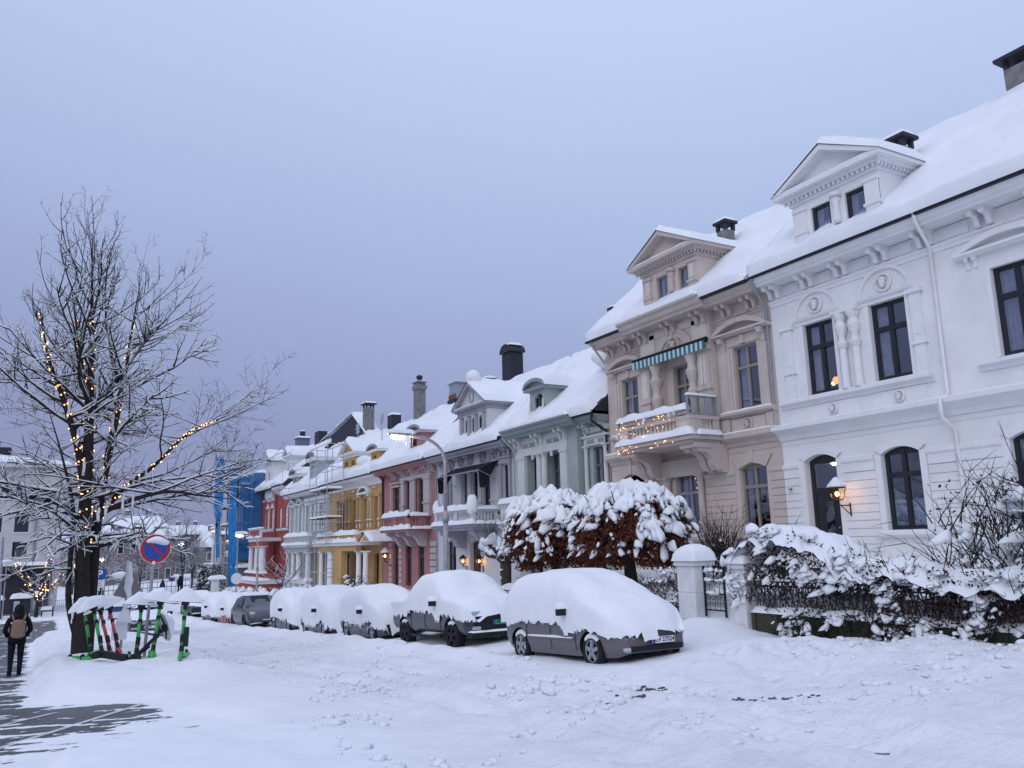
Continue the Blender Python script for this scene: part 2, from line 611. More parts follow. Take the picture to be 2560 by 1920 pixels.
def text_mesh(txt, size, matname, name='lettering', extrude=0.002, bold=0.0):
    cu = bpy.data.curves.new(name, 'FONT')
    cu.body = txt
    cu.size = size
    cu.extrude = extrude
    cu.offset = bold
    cu.align_x = 'CENTER'
    cu.align_y = 'CENTER'
    ob = bpy.data.objects.new(name, cu)
    C.objects.link(ob)
    dg = bpy.context.evaluated_depsgraph_get()
    me = bpy.data.meshes.new_from_object(ob.evaluated_get(dg))
    bpy.data.objects.remove(ob)
    me.materials.clear()
    me.materials.append(MATS[matname])
    return me


# ---- snow shapes
def edge_round(d, e):
    """height of a rounded snow edge, d metres in from the rim"""
    if d >= e: return 1.0
    k = 1 - max(0.0, d) / e
    return math.sqrt(max(0.0, 1 - k * k))


def snow_slab(mb, x0, x1, y0, y1, z, t, amp=0.25, step=0.14, seed=0.0, zf=None):
    """snow lying on a level ledge"""
    if x0 > x1: x0, x1 = x1, x0
    if y0 > y1: y0, y1 = y1, y0
    nu = max(4, min(40, int((x1 - x0) / step) + 3))
    nv = max(4, min(90, int((y1 - y0) / step) + 3))
    e = min(t * 1.1, (x1 - x0) * 0.5, (y1 - y0) * 0.5)

    def fn(a, b):
        a = 0.5 - 0.5 * math.cos(a * PI)
        x = x0 + (x1 - x0) * a
        y = y0 + (y1 - y0) * b
        d = min(x - x0, x1 - x, y - y0, y1 - y)
        h = t * edge_round(d, e) * (1 + amp * fbm(x * 1.7 + seed, y * 1.7, seed, 2))
        zz = zf(x, y) if zf else z
        return (x, y, zz + max(0.0, h) - 0.004)
    mb.grid(fn, nu, nv)
    return mb


def snow_patch(mb, p00, p10, p11, p01, t, nu=20, nv=20, amp=0.25, seed=0.0, rim=0.3, flip=False, holes=None, fs=0.8):
    """snow sheet on a sloping quad; p00->p10 along u, p00->p01 along v; thickness along the normal"""
    p00, p10, p11, p01 = map(Vector, (p00, p10, p11, p01))
    nrm = (p10 - p00).cross(p01 - p00)
    if nrm.z < 0: nrm = -nrm
    nrm.normalize()
    lu, lv = (p10 - p00).length, (p01 - p00).length

    def fn(a, b):
        p = p00 * (1 - a) * (1 - b) + p10 * a * (1 - b) + p11 * a * b + p01 * (1 - a) * b
        d = min(a * lu, (1 - a) * lu, b * lv, (1 - b) * lv)
        h = t * edge_round(d, rim) * (1 + amp * fbm(p.x * fs + seed, p.y * fs, p.z * fs + seed, 3))
        if holes:
            for (ha, hb, ra, rb) in holes:
                q = ((a - ha) / ra) ** 2 + ((b - hb) / rb) ** 2 + 0.5 * fbm(a * 30, b * 30, seed, 2)
                if q < 1: h = -0.03
        return p + nrm * (h - 0.004)
    # finer near the rims
    mb.grid(fn, nu, nv)
    return mb

# ------------------------------------------------------------------ terrain
def sstep(a, b, x):
    t = min(1.0, max(0.0, (x - a) / (b - a)))
    return t * t * (3 - 2 * t)


def lerp_tab(tab, x):
    if x <= tab[0][0]: return tab[0][1]
    for (a, va), (b, vb) in zip(tab, tab[1:]):
        if x <= b:
            return va + (vb - va) * (x - a) / (b - a)
    return tab[-1][1]


def G(x, y):
    """street level without snow: falls away from the camera, then levels out"""
    if y < 50: z = -0.049 * y
    elif y < 100: z = -2.45 - 0.02 * (y - 50)
    else: z = -3.45 - 0.004 * (y - 100)
    return z + 0.06 * max(-12.0, min(12.0, x - 5)) * sstep(55, 95, y)


PATCH = [(10.3, 0.9), (11.0, 2.1), (11.6, 2.5), (13, 2.15), (14.5, 1.98), (15.8, 1.78), (16.3, 1.2), (16.7, 0.5), (17.2, 0.05)]


def snow_depth(x, y):
    wob = 0.16 * fbm(x * 1.3, y * 0.9, 2.0, 3)
    d1 = (0.02 - 0.004 * (y - 20) + wob) - x if y > 9 else -9
    if y > 46: d1 = min(d1, 58 - y)
    d2 = min(lerp_tab(PATCH, y) + wob - x, y - 10.55 - 0.5 * wob - 0.02 * x, 17.2 - y) if y < 19 else -9
    d3 = min(y - (45 + 0.8 * x + 2 * wob), (71 + 3 * wob) - y, 1.2 + 0.4 * wob - x) if y > 40 else -9
    d = max(d1, d2, d3)
    # bank heights away from the cleared ground
    n1 = fbm(x * 0.55, y * 0.55, 5.0, 4)
    n2 = fbm(x * 2.3, y * 2.3, 9.0, 3)
    b = 0.13 + 0.03 * n1
    left = sstep(4.8, 2.6, x) * sstep(15.8, 19.0, y) * sstep(60, 45, y)
    b += left * (0.36 + 0.10 * n1 + 0.03 * n2)
    street = sstep(3.0, 4.8, x) * sstep(8.6, 7.6, x)
    rut = 0.0
    if street > 0:
        rut = 0.07 * fbm(x * 2.4 + 0.06 * y, y * 0.16, 1.0, 3) + 0.028 * n2 - 0.035 * (math.exp(-((x - 4.9) / 0.22) ** 2) + math.exp(-((x - 6.5) / 0.22) ** 2))
    b += street * (rut - 0.02)
    ridge = math.exp(-((x - 8.25 - 0.25 * fbm(0, y * 0.4, 3, 2)) / 0.42) ** 2) * sstep(13.0, 17.0, y)
    b += ridge * (0.16 + 0.10 * fbm(x, y * 1.1, 7, 3))
    walk = sstep(9.0, 11.5, x)
    b += walk * (0.16 + 0.07 * n1 + 0.02 * n2)
    b += 0.30 * math.exp(-((x - 13.5) / 0.8) ** 2 - ((y - 15.2) / 1.1) ** 2)
    b += 0.22 * math.exp(-((x - 10.2) / 1.7) ** 2 - ((y - 10.2) / 1.3) ** 2) * (1 + 0.7 * n2)
    b += sstep(11.0, 6.5, y) * sstep(10.0, 13.8, x) * 0.16
    fore = sstep(13.5, 9.0, y) * sstep(3.2, 5.5, x)
    b += fore * (0.085 * n1 + 0.055 * n2)
    low = sstep(11.0, 10.2, y) * sstep(4.0, 2.5, x)
    b += low * (0.10 + 0.05 * n1 + 0.02 * n2)
    if d > 0:
        # trodden slush, drawn out in streaks across the walking line
        st = fbm(x * 1.1 + 7, y * 3.4 + x * 1.3, 4.0, 5)
        fine = fbm(x * 5.0, y * 9.0, 8.0, 3)
        slush = 0.030 * st + 0.012 * fine - 0.012
        if 10 < y < 14.2: slush += 0.020 * sstep(14.2, 11.5, y) + 0.010 * sstep(0.2, 1.6, x)
        edge_ = 1 - sstep(0, 0.45, d)
        return min(0.03, slush + 0.030 * edge_)
    w = 0.55 if y > 16 else 0.4
    k = sstep(0, w, -d)
    return 0.02 + (b - 0.02) * (0.35 * min(1, -d / 0.10) + 0.65 * k)


def Z(x, y):
    return G(x, y) + snow_depth(x, y)


def axis(spans):
    out = []
    for a, b, s in spans:
        k = max(1, int(round((b - a) / s)))
        out += [a + (b - a) * i / k for i in range(k)]
    out.append(spans[-1][1])
    return out


xs = axis([(-420, -60, 60), (-60, -8, 6), (-8, -1.2, 0.4), (-1.2, 4.4, 0.065), (4.4, 14.4, 0.11), (14.4, 30, 2.5), (30, 90, 10), (90, 600, 85)])
ys = axis([(-60, -4, 8), (-4, 5, 0.9), (5, 9.5, 0.09), (9.5, 19, 0.06), (19, 30, 0.10), (30, 46, 0.2), (46, 75, 0.45), (75, 130, 3), (130, 900, 70)])
mb = MB()
w = len(ys)
for x in xs:
    for y in ys:
        mb.v.append((x, y, Z(x, y)))
for i in range(len(xs) - 1):
    for j in range(w - 1):
        k = i * w + j
        mb.f.append((k, k + w, k + w + 1, k + 1)); mb.m.append(0)
struct(mb.build('snow_ground', 'street_snow', smooth=True))

mb = MB()
ax_ = axis([(-420, -8, 40), (-8, 16, 2), (16, 600, 73)])
ay_ = axis([(-60, 5, 13), (5, 110, 2.5), (110, 900, 79)])
for x in ax_:
    for y in ay_:
        mb.v.append((x, y, G(x, y)))
w = len(ay_)
for i in range(len(ax_) - 1):
    for j in range(w - 1):
        k = i * w + j
        mb.f.append((k, k + w, k + w + 1, k + 1)); mb.m.append(0)
struct(mb.build('road', 'asphalt', smooth=True))

# painted lines of the crossing, 5 mm above the tarmac
mb = MB()
for (xa, ya, xb, yb, wd) in ((1.75, 15.9, -1.3, 10.85, 0.11), (1.95, 14.1, 0.15, 10.55, 0.10), (0.35, 15.72, -1.5, 13.4, 0.10)):
    a, b = Vector((xa, ya, 0)), Vector((xb, yb, 0))
    s = (b - a).cross(Vector((0, 0, 1))).normalized() * wd * 0.5
    K = 12
    for i in range(K):
        p, q = a.lerp(b, i / K), a.lerp(b, (i + 1) / K)
        mb.poly([(v.x, v.y, G(v.x, v.y) + 0.006) for v in (p - s, q - s, q + s, p + s)])
struct(mb.build('road_markings', 'road_paint'))

# grit, lumps of plough spoil and slush chunks on the street
mb = MB()
rr = random.Random(3)
for i in range(2300):
    x = rr.uniform(2.6, 13.5)
    y = rr.uniform(6.0, 30.0)
    if rr.random() < 0.5:
        y = rr.uniform(6.0, 15.0)
    if x > 8.4 and y > 11.3: continue
    k = fbm(x * 0.5, y * 0.5, 11, 2)
    if k < 0.05: continue
    s = rr.uniform(0.012, 0.045) * (1 + 1.2 * max(0, k))
    mb.blob((x, y, Z(x, y) + s * 0.2), (s * rr.uniform(0.8, 1.7), s * rr.uniform(0.8, 1.7), s * 0.7), 5, 4, i, 0.6)
o = mb.build('snow_lumps', 'snow_thin', smooth=True)
tag(o, 'crumbs and lumps of broken snow lying over the street', 'snow lumps', kind='stuff')

# scraped bare strips at the right of the street
mb = MB()
rr = random.Random(9)
for (cx, cy, L, wd, an) in ((8.4, 8.0, 1.2, 0.2, 0.9), (6.9, 9.3, 0.55, 0.16, 0.5), (7.5, 9.6, 0.4, 0.1, 1.1)):
    for i in range(26):
        t = rr.uniform(-0.5, 0.5)
        px, py = cx + math.sin(an) * L * t, cy - math.cos(an) * L * t
        px += rr.uniform(-wd, wd) * 0.5
        py += rr.uniform(-wd, wd) * 0.5
        s = rr.uniform(0.010, 0.032)
        mb.blob((px, py, Z(px, py) + 0.002), (s * 1.6, s * 1.2, 0.012), 6, 4, i, 0.5)
o = mb.build('grit_patch', 'asphalt', smooth=True)
tag(o, 'dark wet grit showing through scraped snow on the near street', 'grit', kind='stuff')

# ------------------------------------------------------------------ house toolkit (facades look towards -X)
def wall_holes(mb, x, y0, y1, z0, z1, holes, depth=0.28, mi=0):
    """front face at x with rectangular openings, and their reveals"""
    yy = sorted({y0, y1, *[h[0] for h in holes], *[h[1] for h in holes]})
    zz = sorted({z0, z1, *[h[2] for h in holes], *[h[3] for h in holes]})
    yy = [v for v in yy if y0 - 1e-6 <= v <= y1 + 1e-6]
    zz = [v for v in zz if z0 - 1e-6 <= v <= z1 + 1e-6]
    for a, b in zip(yy, yy[1:]):
        for c, d in zip(zz, zz[1:]):
            ym, zm = (a + b) / 2, (c + d) / 2
            if any(h[0] < ym < h[1] and h[2] < zm < h[3] for h in holes):
                continue
            mb.poly([(x, b, c), (x, a, c), (x, a, d), (x, b, d)], mi)
    X = x + depth
    for (a, b, c, d) in [h[:4] for h in holes]:
        mb.poly([(x, a, c), (x, b, c), (X, b, c), (X, a, c)], mi)
        mb.poly([(x, a, d), (X, a, d), (X, b, d), (x, b, d)], mi)
        mb.poly([(x, a, c), (X, a, c), (X, a, d), (x, a, d)], mi)
        mb.poly([(x, b, c), (x, b, d), (X, b, d), (X, b, c)], mi)


def arc(yc, zc, ry, rz, a0, a1, n):
    return [(yc + ry * math.cos(a0 + (a1 - a0) * i / n), zc + rz * math.sin(a0 + (a1 - a0) * i / n)) for i in range(n + 1)]


def arch_fill(mb, x, y0, y1, zt, rise, depth=0.28, mi=0, n=10):
    """the two corners that turn the head of a rectangular opening into a segmental arch"""
    yc, half = (y0 + y1) / 2, (y1 - y0) / 2
    pts = [(y0 + 2 * half * i / n, zt - rise * ((i / n * 2 - 1) ** 2)) for i in range(n + 1)]
    for (a, za), (b, zb) in zip(pts, pts[1:]):
        mb.poly([(x, b, zb), (x, a, za), (x, a, zt), (x, b, zt)], mi)
        mb.poly([(x, a, za), (x, b, zb), (x + depth, b, zb), (x + depth, a, za)], mi)


class House:
    def __init__(self, name, label, x, ymid, zbase, wall, trim, frame, cat='house', group=None):
        self.o = thing(name, label, cat, (x, ymid, zbase), group)
        self.wall, self.trim, self.frame = wall, trim, frame
        self.s = 0.0
        self.snow = MB()

    def part(self, name, mb, mats=None, parent=None, smooth=False, sharp=None):
        return mb.build(name, mats or self.trim, parent or self.o, smooth, sharp=sharp)

    def slab(self, x0, x1, y0, y1, z, t, amp=0.3):
        self.s += 1.7
        snow_slab(self.snow, x0, x1, y0, y1, z, t, amp, seed=self.s)

    def finish(self):
        if self.snow.v:
            self.part('snow_cover', self.snow, 'snow', smooth=True)['kind'] = 'stuff'

    def window(self, x, y0, y1, z0, z1, frame=None, cross=0.66, cols=2, rise=0.0, curtain=True, fw=0.085, bar=0.07, inner=None, name='window', d=0.13, blind=None, lit=None, both=False):
        """casement window; cross = height share of the transom"""
        frame = frame or self.frame
        X0, X1 = x + d, x + d + 0.07
        mb = MB()
        mb.box(X0, X1, y0, y0 + fw, z0, z1)
        mb.box(X0, X1, y1 - fw, y1, z0, z1)
        mb.box(X0 + 0.002, X1, y0 + fw, y1 - fw, z0, z0 + fw)
        mb.box(X0 + 0.002, X1, y0 + fw, y1 - fw, z1 - fw - rise * 0.5, z1)
        ys_ = [y0 + fw + (y1 - y0 - 2 * fw) * i / cols for i in range(cols + 1)]
        for yv in ys_[1:-1]:
            mb.box(X0 - 0.012, X1, yv - bar * 0.6, yv + bar * 0.6, z0 + fw, z1 - fw)
        zt = z0 + (z1 - z0) * cross if cross else None
        if zt:
            mb.box(X0 - 0.02, X1 - 0.004, y0 + fw, y1 - fw, zt - bar * 0.7, zt + bar * 0.7)
        w_ = self.part(name, mb, frame)
        rows = [(z0 + fw, zt - bar * 0.7), (zt + bar * 0.7, z1 - fw)] if zt else [(z0 + fw, z1 - fw)]
        for r0, r1 in rows:
            for a, b in zip(ys_, ys_[1:]):
                g = MB().box(X1 - 0.03, X1 - 0.024, a + 0.005, b - 0.005, r0, r1)
                g.build('pane', 'glass', w_)
        if curtain:
            g = MB()
            k = (y1 - y0) * (0.30 if curtain is True else curtain)
            xc = X1 + 0.10
            for (a, sgn) in (((y0 + fw * 0.5, 1), (y1 - fw * 0.5, -1)) if both else ((y1 - fw * 0.5, -1),)):
                def fn(u, v, a=a, sgn=sgn):
                    wd = k * (0.75 + 0.35 * (v - 0.4) ** 2 * 2)
                    return (xc + 0.025 * math.sin(u * 22), a + sgn * u * wd, z0 + 0.05 + v * (z1 - z0 - 0.1))
                g.grid(fn, 18, 4)
            g.build('curtain', 'curtain', w_, smooth=True)
        if blind:
            MB().box(X1 + 0.01, X1 + 0.016, y0 + fw, y1 - fw, z0 + fw, z0 + (z1 - z0) * blind).build('blind', 'blind', w_)
        if lit:
            for (ly, lz, r, m_) in lit:
                g = MB().blob((X1 + 0.35, ly, lz), (r, r, r), 10, 7, ly, 0.5)
                g.build('lamp', m_, w_, smooth=True)
        return w_

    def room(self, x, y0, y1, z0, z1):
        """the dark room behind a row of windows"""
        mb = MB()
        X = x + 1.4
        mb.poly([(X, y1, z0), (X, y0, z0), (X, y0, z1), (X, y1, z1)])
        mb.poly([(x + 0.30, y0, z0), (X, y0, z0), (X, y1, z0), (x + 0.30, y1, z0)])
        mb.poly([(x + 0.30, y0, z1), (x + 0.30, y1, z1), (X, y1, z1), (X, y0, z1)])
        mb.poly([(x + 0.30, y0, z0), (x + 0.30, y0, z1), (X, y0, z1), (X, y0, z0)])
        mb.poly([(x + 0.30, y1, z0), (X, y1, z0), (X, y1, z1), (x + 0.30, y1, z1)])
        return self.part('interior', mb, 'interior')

    def column(self, x, y, z0, z1, r, mats=None, name='column', sq=False, n=12):
        h = z1 - z0
        key = ('col', round(h, 3), r, mats or self.trim, sq)
        me = SHARED.get(key)
        if me is None:
            mb = MB()
            if sq:
                mb.box(-r, r, -r, r, 0, h)
            else:
                mb.lathe([(r * 1.25, 0), (r * 1.25, h * 0.025), (r * 1.05, h * 0.035), (r, h * 0.06), (r * 0.86, h * 0.90), (r * 0.86, h * 0.91), (r * 1.05, h * 0.92), (r * 0.9, h * 0.935), (r * 1.15, h * 0.975)], 0, 0, n)
            e = r * 1.3
            mb.box(-e, e, -e, e, -0.002, h * 0.02)
            mb.box(-e, e, -e, e, h * 0.972, h + 0.001)
            me = mb.mesh(name, mats or self.trim, smooth=not sq, sharp=40)
            SHARED[key] = me
        return inst(me, name, (x, y, z0), self.o)

    def bracket(self, x, y, z, dx, dz, w, mats=None, name='bracket'):
        """scrolled modillion: top outer corner at (x - dx, z)"""
        key = ('br', dx, dz, w, mats or self.trim)
        me = SHARED.get(key)
        if me is None:
            mb = MB()
            prof = [(0, 0), (-dx, 0), (-dx, -dz * 0.20), (-dx * 0.93, -dz * 0.34), (-dx * 0.74, -dz * 0.37), (-dx * 0.58, -dz * 0.36), (-dx * 0.46, -dz * 0.46), (-dx * 0.38, -dz * 0.66), (-dx * 0.36, -dz * 0.86), (-dx * 0.25, -dz), (0, -dz)]
            mb.prism_y(prof[::-1], -w / 2, w / 2)
            mb.box(-dx * 1.06, 0.0, -w * 0.62, w * 0.62, -dz * 0.10, 0.0)
            me = mb.mesh(name, mats or self.trim)
            SHARED[key] = me
        return inst(me, name, (x, y, z), self.o)

    def cornice(self, x, y0, y1, prof, name='cornice', mats=None):
        """prof: (dx outwards, dz) from (x, 0-level); closed against the wall"""
        pts = [(x + 0.02, prof[0][1])] + [(x - a, b) for a, b in prof] + [(x + 0.02, prof[-1][1])]
        mb = MB().prism_y(pts[::-1], y0, y1)
        return self.part(name, mb, mats)

    def balusters(self, p0, p1, z0, z1, n, r=0.05, mats=None):
        h = z1 - z0
        key = ('bal', round(h, 3), r, mats or self.trim)
        me = SHARED.get(key)
        if me is None:
            mb = MB().lathe([(r * 0.9, 0), (r * 0.9, h * 0.07), (r * 0.5, h * 0.13), (r * 0.62, h * 0.2), (r * 1.0, h * 0.36), (r * 0.8, h * 0.5), (r * 0.45, h * 0.68), (r * 0.42, h * 0.8), (r * 0.7, h * 0.86), (r * 0.9, h * 0.93), (r * 0.9, h)], 0, 0, 8)
            me = mb.mesh('baluster', mats or self.trim, smooth=True, sharp=50)
            SHARED[key] = me
        p0, p1 = Vector((*p0, 0)), Vector((*p1, 0))
        for i in range(n):
            p = p0.lerp(p1, (i + 0.5) / n)
            inst(me, 'baluster', (p.x, p.y, z0), self.o)

    def head(self, x, y, z, r, mats=None):
        """small carved head in a roundel"""
        mb = MB()
        ring = arc(y, z, r, r, 0, 2 * PI, 24)
        mb.sweep([(x - 0.03, a, b) for a, b in ring], r * 0.16, 6)
        mb.blob((x - 0.06, y, z), (0.10, r * 0.42, r * 0.56), 10, 8, y, 0.25)
        mb.blob((x - 0.16, y, z - r * 0.02), (0.05, r * 0.10, r * 0.16), 6, 5, 1, 0.1)
        mb.blob((x - 0.07, y, z + r * 0.35), (0.11, r * 0.50, r * 0.30), 10, 6, z, 0.5)
        mb.blob((x - 0.09, y, z - r * 0.45), (0.06, r * 0.28, r * 0.25), 8, 6, z + 3, 0.5)
        return self.part('carved_head', mb, mats, smooth=True)

    def segment_hood(self, x, y0, y1, z, rise, t=0.16, proj=0.22, snow=0.06):
        """segmental pediment on a level moulding"""
        self.cornice(x, y0, y1, [(proj * 0.6, z - t * 0.9), (proj * 0.8, z - t * 0.55), (proj, z - t * 0.5), (proj, z)], 'hood_moulding')
        n = 14
        mb = MB()
        out = [(y0 + (y1 - y0) * i / n, z + rise * (1 - (2 * i / n - 1) ** 2)) for i in range(n + 1)]
        for (a, za), (b, zb) in zip(out, out[1:]):
            za0, zb0 = max(z, za - t), max(z, zb - t)
            x0 = x - proj
            mb.poly([(x0, b, zb0), (x0, a, za0), (x0, a, za + 0.02), (x0, b, zb + 0.02)])
            mb.poly([(x0, a, za + 0.02), (x, a, za + 0.02), (x, b, zb + 0.02), (x0, b, zb + 0.02)])
            mb.poly([(x0, a, za0), (x0, b, zb0), (x, b, zb0), (x, a, za0)])
        self.part('segmental_pediment', mb)
        if snow:
            for (a, za), (b, zb) in zip(out, out[1:]):
                pass

    def roof_main(self, y0, y1, xe, ze, xr, zr, t=0.25, gable=True, holes=None, rim=0.22, mats='slate', nv=None):
        """pitched roof: eave at xe/ze, ridge at xr/zr, mirrored behind; snow on both sides"""
        s = (zr - ze) / (xr - xe)
        xb, zb = xr + (xr - xe), ze
        mb = MB()
        mb.prism_y([(xe, ze - 0.08), (xb, zb - 0.08), (xb, zb), (xr, zr), (xe, ze)], y0, y1)
        r = self.part('roof', mb, mats)
        sn = MB()
        self.s += 2.3
        L = y1 - y0
        snow_patch(sn, (xe - 0.05, y0, ze - 0.02), (xr, y0, zr), (xr, y1, zr), (xe - 0.05, y1, ze - 0.02), t, max(14, int((xr - xe) * 1.42 / 0.17)), nv or max(14, int(L / 0.2)), 0.35, self.s, rim, holes=holes)
        snow_patch(sn, (xb, y0, zb), (xr - 0.1, y0, zr), (xr - 0.1, y1, zr), (xb, y1, zb), t, 12, 14, 0.3, self.s + 5, 0.3)
        sn.build('snow', 'snow', r, smooth=True)
        return r

    def gutter(self, x, y0, y1, z, r=0.09, mats='gutter'):
        prof = [(x - r * math.cos(a), z - r * math.sin(a) * 1.1) for a in [PI * i / 7 for i in range(8)]]
        mb = MB().prism_y([(x + r, z + 0.015)] + prof[::-1] + [(x - r, z + 0.015)], y0, y1)
        return self.part('gutter', mb, mats)

    def downpipe(self, pts, r=0.05, mats='zinc'):
        return self.part('downpipe', MB().sweep(pts, r, 8), mats, smooth=True, sharp=60)

    def pediment_dormer(self, y0, y1, z0, z1, x, xback, apex, ov=0.45, cor=0.32, wins=(), wall=None, trim=None, frame=None, t=0.24, dent=True, knob=0.0, win_kw=None, roofx=None, arch_win=0.0):
        """gabled dormer: wall y0..y1, z0..z1 (underside of the cornice), gable apex height above the cornice"""
        wall, trim = wall or self.wall, trim or self.trim
        yc = (y0 + y1) / 2
        mb = MB()
        wall_holes(mb, x, y0, y1, z0, z1, [(a, b, c, d) for a, b, c, d in wins], 0.2)
        for yv in (y0, y1):
            q = [(x, yv, z0), (xback, yv, z0), (xback, yv, z1), (x, yv, z1)]
            mb.poly(q if yv == y1 else q[::-1])
        if arch_win:
            for a, b, c, d in wins: arch_fill(mb, x, a, b, d, arch_win, 0.2)
        dorm = self.part('dormer', mb, wall)
        for a, b, c, d in wins:
            kw = dict(cross=0, cols=1, curtain=False, fw=0.06, d=0.08)
            kw.update(win_kw or {})
            self.window(x, a, b, c, d, frame, **kw)
        mb = MB()
        mb.poly([(x + 1.0, y1, z0), (x + 1.0, y0, z0), (x + 1.0, y0, z1), (x + 1.0, y1, z1)])
        mb.build('interior', 'interior', dorm)
        # entablature and pediment
        Y0, Y1, zc = y0 - ov, y1 + ov, z1 + cor
        X0 = x - ov
        mb = MB()
        mb.box(x - 0.06, xback, y0 - 0.06, y1 + 0.06, z1, z1 + cor * 0.45)
        mb.box(x - ov * 0.55, xback, y0 - ov * 0.55, y1 + ov * 0.55, z1 + cor * 0.45, z1 + cor * 0.68)
        mb.box(X0, xback, Y0, Y1, z1 + cor * 0.68, zc)
        mb.build('dormer_cornice', trim, dorm)
        if dent:
            me = SHARED.get(('dent', trim))
            if me is None:
                me = MB().box(-0.035, 0.035, -0.035, 0.035, 0, 0.11).mesh('dentil', trim)
                SHARED[('dent', trim)] = me
            k = int((y1 - y0 + ov * 0.7) / 0.16)
            for i in range(k + 1):
                inst(me, 'dentil', (x - ov * 0.30, y0 - ov * 0.35 + (y1 - y0 + ov * 0.7) * i / k, z1 + cor * 0.45 - 0.1), dorm)
            kk = max(3, int((xback - x) * 0.5 / 0.16))
            for i in range(1, kk):
                inst(me, 'dentil', (x - ov * 0.30 + i * 0.16, y0 - ov * 0.30, z1 + cor * 0.45 - 0.1), dorm)
        # tympanum, raking mouldings
        rk = 0.17
        za = zc + apex
        mb = MB()
        mb.poly([(x - 0.05, Y1 - 0.3, zc), (x - 0.05, Y0 + 0.3, zc), (x - 0.05, yc, za - 0.12)])
        mb.build('tympanum', wall, dorm)
        mb = MB()
        for (ya, sg) in ((Y0, 1), (Y1, -1)):
            prof = [(ya, zc), (ya + sg * rk * 1.6, zc), (yc, za - rk), (yc, za)]
            if sg < 0: prof = prof[::-1]
            mb.prism_x(prof, X0 - 0.02, x + 0.1)
        mb.build('raking_cornice', trim, dorm)
        mb = MB()
        rx = roofx or xback + 0.6
        mb.poly([(X0 - 0.03, Y0 - 0.03, zc - 0.01), (rx, Y0 - 0.03, zc - 0.01), (rx, yc, za + 0.03), (X0 - 0.03, yc, za + 0.03)])
        mb.poly([(X0 - 0.03, yc, za + 0.03), (rx, yc, za + 0.03), (rx, Y1 + 0.03, zc - 0.01), (X0 - 0.03, Y1 + 0.03, zc - 0.01)])
        mb.build('dormer_roof', 'slate', dorm)
        sn = MB()
        self.s += 1.1
        n = max(10, int((rx - X0) / 0.2))
        def fn(u, v):
            xx = X0 - 0.06 + (rx - X0) * u
            yy = Y0 - 0.04 + (Y1 - Y0 + 0.08) * v
            q = abs(yy - yc) / ((Y1 - Y0) / 2)
            zz = zc + apex * (1 - min(q, 1.02))
            d = min((xx - X0 + 0.06) * 1.0, (min(v, 1 - v)) * (Y1 - Y0) * 1.2)
            zz += 0.10 * t * (1 - q)
            return (xx, yy, zz + t * edge_round(d, 0.22) * (1.05 + 0.35 * fbm(xx * 0.9 + self.s, yy * 0.9, self.s, 3)))
        sn.grid(fn, n, 26)
        if knob:
            sn.blob((X0 + 0.35, yc, za + knob * 0.65), (knob * 1.0, knob * 0.95, knob), 14, 10, self.s, 0.15)
        sn.build('snow', 'snow', dorm, smooth=True)
        self.slab(X0, x, Y0 + 0.1, Y1 - 0.1, zc, 0.07)
        return dorm

    def arch_dormer(self, y0, y1, z0, z1, x, xback, rise, win, wall=None, trim=None, frame=None, ov=0.22, t=0.24, win_rise=0.0, cor=0.14):
        """dormer under a segmental (barrel) roof"""
        wall, trim = wall or self.wall, trim or self.trim
        yc = (y0 + y1) / 2
        mb = MB()
        wall_holes(mb, x, y0, y1, z0, z1, [win] if win else [], 0.2)
        if win_rise: arch_fill(mb, x, win[0], win[1], win[3], win_rise, 0.2)
        for yv in (y0, y1):
            q = [(x, yv, z0), (xback, yv, z0), (xback, yv, z1), (x, yv, z1)]
            mb.poly(q if yv == y1 else q[::-1])
        dorm = self.part('dormer', mb, wall)
        if win:
            self.window(x, *win, frame, cross=0.6, cols=2, curtain=False, fw=0.05, bar=0.045, d=0.1)
            mb = MB()
            mb.poly([(x + 1.0, y1, z0), (x + 1.0, y0, z0), (x + 1.0, y0, z1), (x + 1.0, y1, z1)])
            mb.build('interior', 'interior', dorm)
        Y0, Y1 = y0 - ov, y1 + ov
        X0 = x - ov
        mb = MB()
        mb.box(X0 + 0.05, xback, Y0 + 0.04, Y1 - 0.04, z1, z1 + cor)
        mb.build('dormer_cornice', trim, dorm)
        n = 14
        top = [(Y0 + (Y1 - Y0) * i / n, z1 + cor + rise * math.sqrt(max(0, 1 - (2 * i / n - 1) ** 2)) ) for i in range(n + 1)]
        mb = MB()
        for (a, za), (b, zb) in zip(top, top[1:]):
            mb.poly([(X0, b, max(z1 + cor, zb - 0.16)), (X0, a, max(z1 + cor, za - 0.16)), (X0, a, za), (X0, b, zb)])
            mb.poly([(X0, a, za), (xback + 0.5, a, za), (xback + 0.5, b, zb), (X0, b, zb)])
            mb.poly([(X0, a, max(z1 + cor, za - 0.16)), (X0, b, max(z1 + cor, zb - 0.16)), (x, b, max(z1 + cor, zb - 0.16)), (x, a, max(z1 + cor, za - 0.16))])
        mb.build('barrel_roof', 'zinc', dorm, smooth=False)
        mb = MB()
        mb.poly([(x - 0.03, q[0], q[1] - 0.1) for q in top[::-1]] + [(x - 0.03, Y0, z1 + cor), (x - 0.03, Y1, z1 + cor)])
        mb.build('tympanum', wall, dorm)
        sn = MB()
        self.s += 1.9
        def fn(u, v):
            xx = X0 + 0.10 + (xback + 0.7 - X0) * u
            yy = Y0 + (Y1 - Y0) * v
            zz = z1 + cor + rise * math.sqrt(max(0, 1 - (2 * v - 1) ** 2))
            d = min((xx - X0 - 0.10), min(v, 1 - v) * (Y1 - Y0) * 1.4)
            return (xx, yy, zz + t * edge_round(d, 0.25) * (1 + 0.3 * fbm(xx + self.s, yy, self.s, 2)))
        sn.grid(fn, max(8, int((xback - X0) / 0.2)), 18)
